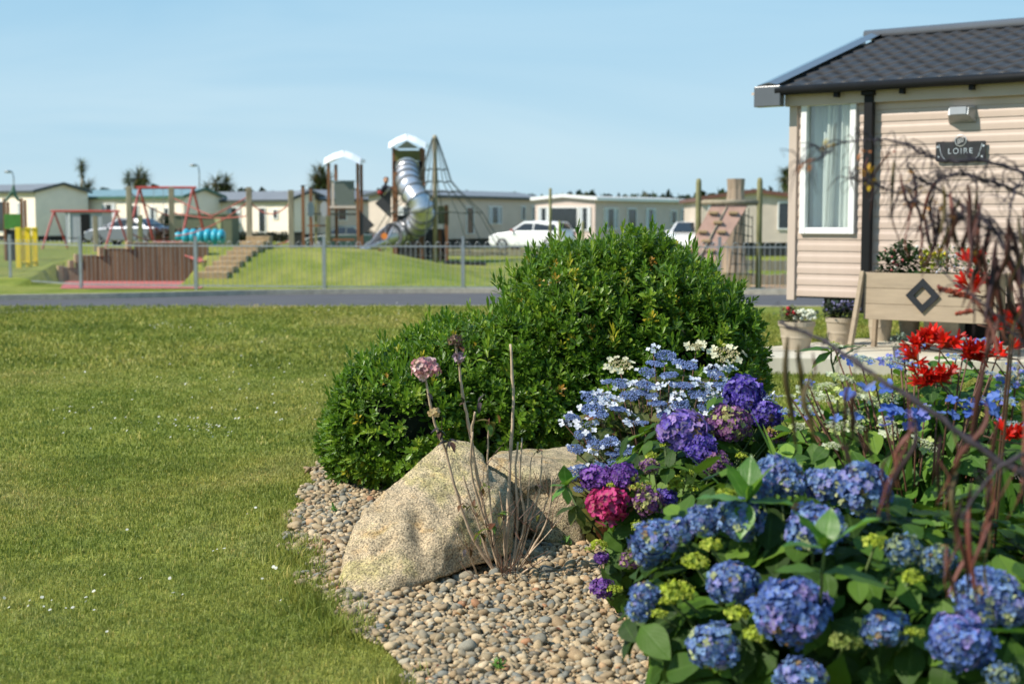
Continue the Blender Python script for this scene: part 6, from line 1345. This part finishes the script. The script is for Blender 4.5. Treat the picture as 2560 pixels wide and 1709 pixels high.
for i, (pl, th) in enumerate(zip(TW, thick)):
    dy = -.2 + rt.uniform(-.06, .08) + (.12 if pl[0][0] > 1240 else 0); n = len(pl); th *= 1.5; pts_ = crv([Q(a, b, 6.27 + dy * (1 - k / (n - 1))) for k, (a, b) in enumerate(pl)], n * 4)
    pts_ = [p + Vector((rt.uniform(-1, 1), rt.uniform(-1, 1), 0)) * .0022 for p in pts_]; m = len(pts_)
    q = MB(); q.tube(pts_, [th * (.72 + .5 * k / m) * (1.25 if k % 5 == 3 else 1) for k in range(m)], 6); q.build('stem', M_['stem_tan' if i % 3 else 'stem_tan'], t, smooth=True)
q = MB()
for i in range(80):      # fine side twigs
    pl = rt.choice(TW); k = rt.randrange(1, len(pl)); a = Q(*pl[k]); d = Vector((rt.uniform(-1, 1), rt.uniform(-.6, .6), rt.uniform(.5, 1.6))).normalized() * rt.uniform(.05, .16); mpt = a + d * .5 + Vector((rt.uniform(-1, 1), 0, 0)) * .015
    if a.z + d.z > .75: continue
    q.tube([a, mpt, a + d], [.0018, .0013, .0009], 4)
tag(q.build('twigs', M_['stem_red'], t), kind='stuff')
o = mophead(t, Q(1063, 920), .055, [(.72, .40, .42), (.74, .52, .50), (.62, .28, .32), (.66, .46, .38)], [3, 3, 2, 1], n=46, fs=.24, flat=.72, label='faded pink head', lump=.1)
q = MB(); mophead(t, Q(1085, 1030), .02, [(.62, .45, .22), (.55, .38, .2)], [1, 1], n=7, fs=.55, flat=.7, name='dried_floret'); mophead(t, Q(1147, 893), .02, [(.40, .28, .36), (.3, .2, .25)], [1, 1], n=8, fs=.5, name='dried_floret'); mophead(t, Q(1138, 852), .03, [(.10, .05, .05), (.14, .07, .05)], [1, 1], n=26, fs=.22, name='dried_flower')
M_['dead_leaf'] = leaf_mat('dead_leaf', [(0, (.02, .012, .02)), (.5, (.035, .018, .025)), (.8, (.09, .03, .02)), (1, (.16, .05, .02))], rough=.6, trans=.1, vein=(.06, .03, .03))
M_['red_leaf'] = leaf_mat('red_leaf', [(0, (.10, .02, .015)), (.5, (.16, .05, .02)), (.75, (.14, .18, .02)), (1, (.10, .22, .03))], rough=.5, trans=.3, vein=(.2, .12, .04))
for px, py, sz, m, nlf in [(1060, 955, .03, 'dead_leaf', 4), (1068, 985, .04, 'dead_leaf', 2), (1150, 865, .045, 'dead_leaf', 3), (1158, 912, .035, 'red_leaf', 2), (1100, 1075, .05, 'dead_leaf', 5), (1165, 1008, .04, 'dead_leaf', 3), (1198, 1005, .045, 'dead_leaf', 3), (1122, 1105, .045, 'dead_leaf', 6), (1222, 1055, .055, 'red_leaf', 6), (1240, 1030, .04, 'red_leaf', 3),
                         (1155, 1262, .04, 'red_leaf', 4), (1210, 1215, .035, 'red_leaf', 4), (1200, 1335, .05, 'red_leaf', 7), (1235, 1310, .045, 'red_leaf', 6), (1170, 1370, .035, 'dead_leaf', 3), (1345, 1215, .03, 'dead_leaf', 3), (1348, 1285, .03, 'red_leaf', 3), (1250, 1285, .04, 'red_leaf', 5), (1385, 1320, .03, 'dead_leaf', 4), (1345, 1128, .03, 'dead_leaf', 6), (1180, 1265, .04, 'red_leaf', 3)]:
    c = Q(px, py); L = NP(); v, f, l = leaf_t(1, .26, 5, .5, .35); D = RNG.normal(0, 1, (nlf, 3)) + np.array([0, -.3, .0]); L.put(v, f, frames(D) * RNG.uniform(.7, 1.2, nlf)[:, None, None] * sz, np.tile(np.array(c), (nlf, 1)) + RNG.normal(0, .006, (nlf, 3)), l); L.build('leaves', M_[m], t)
# ================================================================== crocosmia
def trumpet(seed):
    r = random.Random(seed); ps = []
    for k in range(6):
        a = k * 1.047 + r.uniform(-.1, .1); ca, sa = math.cos(a), math.sin(a); V = []
        for x, w, y in ((0, .03, .02), (.45, .07, .07), (.72, .12, .16), (1.0, .10, .34), (1.12, .01, .46)):
            for s_ in (-1, 1): V.append((x, y * ca - s_ * w * sa, y * sa + s_ * w * ca))
        ps.append((np.array(V), np.array([(i * 2, i * 2 + 1, i * 2 + 3, i * 2 + 2) for i in range(4)]), np.array([(.5, V[i][0]) for i in range(10)])))
    return join_t(ps)
TRU = [trumpet(i) for i in range(3)]
M_['scarlet'] = attr_mat('scarlet', .45, .35, .4)
t = thing('crocosmia', 'scarlet crocosmia flower sprays rising through the lacecap hydrangea', 'crocosmia', (at(2420, 5.2), 5.2, 0)); tips = []
CX = [(300, 620, 330, 26, 5.3), (360, 970, 320, 22, 5.2), (850, 740, 330, 20, 5.2), (1190, 470, 160, 12, 4.6), (1050, 440, 120, 7, 4.9), (1120, 1530, 200, 10, 4.7), (780, 90, 110, 6, 4.7), (200, 800, 90, 4, 5.2), (520, 620, 120, 5, 5.2), (1060, 700, 70, 4, 5.1)]
for cx, cy, w, n, Y in CX + [((2439 - 2240) * 3.92, (665 - 700) * 3.92, 70, 3, 4.2), ((2530 - 2240) * 3.92, (805 - 700) * 3.92, 110, 6, 4.5)]:
    c = np.array(P(2240 + cx / 3.92, 700 + cy / 3.92, Y)); wd = w / 3.92 * Y / F_PX / 2; L = NP(); u = np.linspace(-1, 1, n)
    T = c + np.stack([u * wd * .8, RNG.normal(0, .012, n), -np.abs(u) * wd * .1 + RNG.normal(0, wd * .25, n)], 1); D = np.stack([RNG.normal(-.15, .8, n), RNG.normal(-.55, .4, n), RNG.uniform(.1, 1.3, n)], 1)
    for j in range(3):
        s_ = np.arange(n) % 3 == j; v, f, l = TRU[j]; nn = s_.sum()
        if not nn: continue
        col = np.repeat((np.array([[.66, .018, .008]]) * RNG.uniform(.6, 1.25, (nn, 1)))[:, None, :], len(v), 1); base = l[:, 1] < .5; col[:, base] = col[:, base] * .5 + np.array([.55, .14, .01]) * .5
        L.put(v, f, frames(D[s_]) * RNG.uniform(.042, .062, nn)[:, None, None], T[s_], l, col)
    L.build('flower_spray', M_['scarlet'], t); tips.append(c - np.array([0, 0, .01]))
for tp_3 in tips:
    q = MB(); a = Vector(tp_3); wdt = .09; q.tube([a + Vector((-wdt, 0, .012)), a + Vector((-.03, 0, -.005)), a + Vector((wdt * .6, .01, -.02)), a + Vector((.14, .05, -.12)), (a.x + .12, a.y + .12, max(.1, a.z * .4)), (at(2430, 5.4), 5.4, 0)], [.002, .0025, .003, .004, .005, .006], 5); q.build('stem', M_['stem_red'], t, smooth=True)
L = NP(); n = 46; v, f, l = leaf_t(1, .028, 8, .25, .3); D = np.stack([RNG.normal(0, .35, n), RNG.normal(0, .3, n), np.ones(n)], 1); L.put(v, f, frames(D, roll=RNG.uniform(0, 6, n)) * RNG.uniform(.55, .95, n)[:, None, None], np.stack([RNG.normal(at(2420, 5.3), .3, n), RNG.normal(5.35, .15, n), np.zeros(n)], 1), l); L.build('sword_leaves', M_['hleaf_sun'], t)
q = MB()
for pl in ([(2347, 718), (2375, 728), (2420, 742), (2470, 770), (2530, 815), (2580, 860)], [(2370, 740), (2400, 742), (2440, 744)], [(2392, 785), (2440, 773), (2470, 790), (2520, 850)]):
    q.tube([P(a, b, 4.2) for a, b in pl], .0025, 5)
q.build('spray_stem', M_['stem_red'], t)
L = NP(); v, f = ico(1); pts_ = [(2347 + i * 4.2, 718 + i * 1.1 + (i % 2) * 5, 4.2) for i in range(22)] + [(2392 + i * 4, 784 - i * .8, 4.2) for i in range(10)]
T = np.array([P(*p) for p in pts_]); L.put(v * np.array([1, 1, 1.8]), f, zframes(RNG.normal(0, 1, (len(T), 3))) * .006, T, None, np.array([[.30, .06, .03]]) * RNG.uniform(.6, 1.6, (len(T), 1))); tag(L.build('flower_buds', M_['scarlet'], t), kind='stuff')
# ================================================================== pod plant hanging in from the right
mt('stem_dark', (.028, .020, .028), .7, var=.3, scale=20)
root = Vector((at(2640, 3.2), 3.25, 0)); t = thing('pod_bearing_plant', 'tall dark arching stems hung with long rusty brown seed pods at the right edge', 'dried plant', root)
PODC = np.array([(.13, .036, .024), (.075, .026, .020), (.20, .075, .055), (.040, .018, .020), (.10, .036, .026), (.09, .065, .022)])
def pod_t(seed):
    r = random.Random(seed); n = 9; V = []; ph = r.uniform(0, 6); bx, by = r.uniform(-.16, .16), r.uniform(-.1, .1)
    for i in range(n + 1):
        f = i / n; w = .022 * math.sin(math.pi * min(1, max(.02, f)) ** .75) ** .7 + .004; tw = ph + f * r.uniform(.8, 1.4); cx, cy = bx * math.sin(f * 2.6 + ph * .2) + .02 * math.sin(f * 9 + ph), by * math.sin(f * 3 + ph)
        c, s_ = math.cos(tw), math.sin(tw)
        for a, b in ((1, 0), (0, .38), (-1, 0), (0, -.38)): V.append((cx + w * (a * c - b * s_), cy + w * (a * s_ + b * c), -f))
    F_ = [(i * 4 + k, i * 4 + (k + 1) % 4, (i + 1) * 4 + (k + 1) % 4, (i + 1) * 4 + k) for i in range(n) for k in range(4)]
    return np.array(V), np.array(F_)
PODS = [pod_t(i) for i in range(8)]
M_['pod'] = attr_mat('pod', .55, .15, .35)
def pods(pts_, lens, wid=1.0):
    L = NP(); T = np.array([tuple(p) for p in pts_]); n = len(T); lens = np.array(lens); idx = RNG.integers(0, 8, n); C = PODC[RNG.integers(0, 6, n)] * RNG.uniform(.6, 1.4, (n, 1))
    for k in range(8):
        s_ = idx == k
        if not s_.any(): continue
        v, f = PODS[k]; Mx = zframes(np.tile([0., 0, 1.], (s_.sum(), 1)) + RNG.normal(0, .13, (s_.sum(), 3))) * lens[s_][:, None, None]; w = wid * np.clip(.23 / lens[s_], .7, 1.5)
        Mx[:, :, :2] *= w[:, None, None]; col = np.repeat(C[s_][:, None, :], len(v), 1); L.put(v, f, Mx, T[s_], None, col)
    return L.build('hanging_pods', M_['pod'], t)
BR = [([(2640, 1230, 2.95), (2480, 1140, 3.0), (2350, 1045, 3.05), (2200, 945, 3.12), (2100, 878, 3.2), (2040, 842, 3.25), (1945, 806, 3.3)], .0085),
      ([(2660, 480, 3.6), (2560, 428, 3.6), (2450, 403, 3.6), (2370, 402, 3.6), (2310, 386, 3.62), (2250, 353, 3.65), (2170, 351, 3.65), (2080, 364, 3.7), (2055, 380, 3.7)], .0045),
      ([(2660, 540, 3.6), (2540, 480, 3.62), (2420, 436, 3.6), (2340, 452, 3.6), (2250, 482, 3.6), (2180, 456, 3.6), (2120, 444, 3.6)], .004),
      ([(2700, 1500, 3.1), (2620, 1200, 3.2), (2580, 900, 3.3), (2545, 700, 3.4), (2470, 560, 3.5), (2370, 490, 3.6), (2290, 440, 3.62), (2270, 410, 3.62)], .006),
      ([(2640, 1120, 3.0), (2560, 1135, 2.95), (2470, 1197, 2.95), (2400, 1300, 2.95)], .006),
      ([(2640, 700, 3.4), (2560, 610, 3.4), (2480, 575, 3.4), (2400, 545, 3.45), (2330, 520, 3.5), (2260, 498, 3.5)], .004),
      ([(2600, 800, 3.3), (2540, 640, 3.4), (2490, 560, 3.4), (2440, 545, 3.4), (2360, 552, 3.45), (2300, 575, 3.5)], .004),
      ([(2660, 360, 3.7), (2560, 460, 3.6), (2480, 462, 3.6), (2420, 438, 3.6), (2350, 446, 3.6)], .0035),
      ([(2640, 950, 3.3), (2530, 830, 3.3), (2470, 770, 3.3), (2380, 700, 3.35), (2330, 640, 3.4)], .0035),
      ([(2080, 375, 3.3), (2050, 395, 3.2), (2010, 410, 3.1), (1995, 425, 3.05)], .003),
      ([(2540, 700, 3.4), (2520, 600, 3.4), (2530, 500, 3.4), (2560, 440, 3.5)], .004)]
rp = random.Random(9)
for i, (pl, r0) in enumerate(BR):
    pts_ = crv([P(*p) for p in pl], len(pl) * 5); pts_ = [p + Vector((rp.uniform(-1, 1), rp.uniform(-1, 1), rp.uniform(-1, 1))) * .003 for p in pts_]; m = len(pts_)
    q = MB(); q.tube(pts_, [r0 * (1 - .6 * k / m) * (1.5 if k % 6 == 2 else 1) for k in range(m)], 7); q.build('stem', M_['stem_dark'], t, smooth=True)
    if i in (3,): q = MB(); q.tube([root, (root.x + .02, 3.2, .3), pts_[0]], [.012, .010, .008], 7); q.build('stem', M_['stem_dark'], t, smooth=True)
    # wiry curled side stalks
    q = MB()
    for k in range(2, m, 1):
        for _ in range(3 if i in (1, 2, 5, 6, 7) else 1):
            if rp.random() < .45: continue
            a = pts_[k]; d = Vector((rp.uniform(-1, .6), rp.uniform(-.5, .5), rp.uniform(-.7, .6))).normalized() * rp.uniform(.02, .07); q.tube([a, a + d * .5 + Vector((0, 0, .012)), a + d, a + d * 1.1 + Vector((rp.uniform(-.02, .02), 0, -.02))], [.0018, .0015, .0012, .0007], 4)
    if q.v: tag(q.build('side_stalks', M_['stem_dark'], t), kind='stuff')
def pod_rows(lst):
    for (x0, x1, y0, y1, l0, l1, n, Y, wd) in lst:
        pt_ = [P(rp.uniform(x0, x1), rp.uniform(y0, y1), Y + rp.uniform(-.12, .12)) for _ in range(max(2, int(n * .8)))]; pods(pt_, [rp.uniform(l0, l1) * Y / F_PX for _ in pt_], wd)
pod_rows([(2210, 2250, 380, 410, 120, 230, 3, 3.6, 1), (2255, 2300, 420, 500, 110, 180, 7, 3.55, 1), (2320, 2380, 450, 540, 110, 180, 9, 3.5, 1.1), (2380, 2440, 450, 600, 130, 220, 11, 3.45, 1.1), (2440, 2500, 480, 700, 160, 300, 15, 3.4, 1.2), (2500, 2560, 480, 760, 180, 320, 17, 3.35, 1.2), (2300, 2360, 540, 590, 80, 120, 7, 3.5, 1.3),
          (2125, 2240, 390, 440, 60, 110, 6, 3.65, .8), (2330, 2420, 440, 480, 100, 180, 6, 3.6, .8)])
for px, y0, y1 in [(1983, 840, 1140), (1998, 860, 1010), (2036, 940, 1100), (2030, 880, 1000), (2113, 990, 1185), (2120, 1000, 1190), (2144, 950, 1160), (2163, 970, 1150), (2170, 1060, 1180), (2249, 980, 1290), (2240, 1040, 1270), (2262, 1100, 1310), (2290, 1060, 1230), (2369, 1060, 1260), (2352, 1080, 1300), (2335, 1150, 1280), (2405, 1180, 1380), (2398, 1280, 1490), (2425, 1240, 1480), (2440, 1200, 1500), (2460, 1150, 1430), (2475, 1250, 1500), (2500, 1050, 1400), (2525, 1150, 1420), (2540, 1000, 1300), (2390, 1330, 1500), (2420, 1000, 1200), (2450, 900, 1150), (2380, 1360, 1510), (2550, 1300, 1480)]:
    Y = 3.1 + rp.uniform(-.12, .12); pods([P(px + rp.uniform(-3, 3), y0, Y)], [(y1 - y0) * Y / F_PX * 1.03], 1.25)
# dried yellow and orange flower scraps
M_['scrap'] = attr_mat('scrap', .5, .4, .3)
for px, py, s_, n, cc_, Y in [(2165, 440, .03, 7, (.78, .42, .02), 3.6), (2180, 458, .022, 5, (.75, .50, .03), 3.6), (2070, 372, .018, 3, (.75, .48, .05), 3.5), (2165, 380, .026, 5, (.45, .15, .03), 3.6), (2225, 378, .018, 3, (.30, .07, .03), 3.6), (2285, 428, .022, 4, (.60, .28, .03), 3.6), (2262, 465, .02, 4, (.55, .30, .03), 3.55), (2050, 372, .022, 3, (.78, .52, .06), 3.1), (2015, 420, .024, 4, (.50, .20, .06), 3.0),
                       (2290, 505, .018, 4, (.62, .24, .04), 3.5), (2315, 520, .014, 3, (.7, .3, .04), 3.5), (2320, 465, .014, 3, (.55, .35, .05), 3.5), (2380, 545, .02, 3, (.6, .28, .04), 3.4), (2430, 622, .03, 2, (.62, .34, .07), 3.35), (2365, 625, .016, 3, (.5, .25, .03), 3.4), (2200, 950, .03, 2, (.70, .45, .05), 3.0), (2555, 712, .02, 3, (.62, .36, .05), 3.3), (2350, 510, .016, 3, (.6, .3, .03), 3.5), (2310, 550, .02, 3, (.5, .2, .03), 3.4)]:
    L = NP(); v, f, l = leaf_t(1, .20, 4, .2, .3); D = RNG.normal(0, 1, (n, 3)) + np.array([-.3, -.2, .1]); L.put(v, f, frames(D) * RNG.uniform(.7, 1.2, n)[:, None, None] * s_, np.tile(np.array(P(px, py, Y)), (n, 1)) + RNG.normal(0, .006, (n, 3)), l, np.array([cc_]) * RNG.uniform(.6, 1.2, (n, 1))); L.build('dried_flower', M_['scrap'], t)
# green grass-like blade poking in at the lower right, weeds by the boulder
t = thing('sword_leaf_plant', 'single broad light green blade poking in at the lower right corner', 'plant', (at(2700, 3.2), 3.2, 0)); L = NP(); v, f, l = leaf_t(1, .045, 10, -.12, .3)
a = np.array(P(2640, 1575, 3.15)); b = np.array(P(2455, 1590, 3.1)); L.put(v, f, frames((b - a)[None], roll=np.array([.9])) * np.linalg.norm(b - a), a[None], l); L.build('blade', M_['hleaf_bright'], t)
q = MB(); q.tube([(at(2700, 3.2), 3.2, 0), (at(2690, 3.2), 3.2, .35), Vector(a)], [.006, .005, .004], 5); q.build('stalk', M_['stem_green'], t)
for px, py, n, s_, nm in [(945, 1462, 60, .035, 'small feathery weed at the foot of the peaked boulder'), (830, 1290, 16, .03, 'tiny green weed in the gravel left of the peaked boulder'), (1410, 1375, 12, .035, 'pale green seedling beside the flat boulder'), (1247, 1690, 20, .028, 'tiny seedling in the gravel near the bottom edge'), (1010, 1445, 26, .03, 'small weed under the middle of the peaked boulder')]:
    g = G(px, py); g.y -= .1 if px in (945, 1010) else 0; t = thing('weed', nm, 'weed', g, 'weeds in the gravel'); L = NP(); v, f, l = leaf_t(1, .22, 3, .2, .2); D = RNG.normal(0, .6, (n, 3)); D[:, 2] = np.abs(D[:, 2]) + .4; T = np.stack([g.x + RNG.normal(0, s_ * (1.3 if n > 20 else .4), n), g.y + RNG.normal(0, s_ * .5, n), RNG.uniform(.02, .05, n)], 1); L.put(v, f, frames(D) * RNG.uniform(.6, 1.3, n)[:, None, None] * s_, T, l); L.build('foliage', M_['hleaf_bright'], t)
# fallen leaves on the gravel
L = NP(); n = 46; v, f, l = leaf_t(1, .3, 3, .3, .3); px = RNG.uniform(780, 1600, n); py = RNG.uniform(1200, 1690, n); T = np.array([G(a, b, .045) for a, b in zip(px, py)]); k = T[:, 0] > bed_x(T[:, 1]) + .05; T = T[k]; n = len(T)
L.put(v, f, frames(RNG.normal(0, 1, (n, 3)) * np.array([1, 1, .25])) * RNG.uniform(.015, .035, n)[:, None, None], T, l, np.array([(.28, .10, .05), (.40, .20, .06), (.15, .06, .03), (.42, .30, .10)])[RNG.integers(0, 4, n)]); tag(L.build('fallen_leaves', M_['scrap']), kind='stuff')
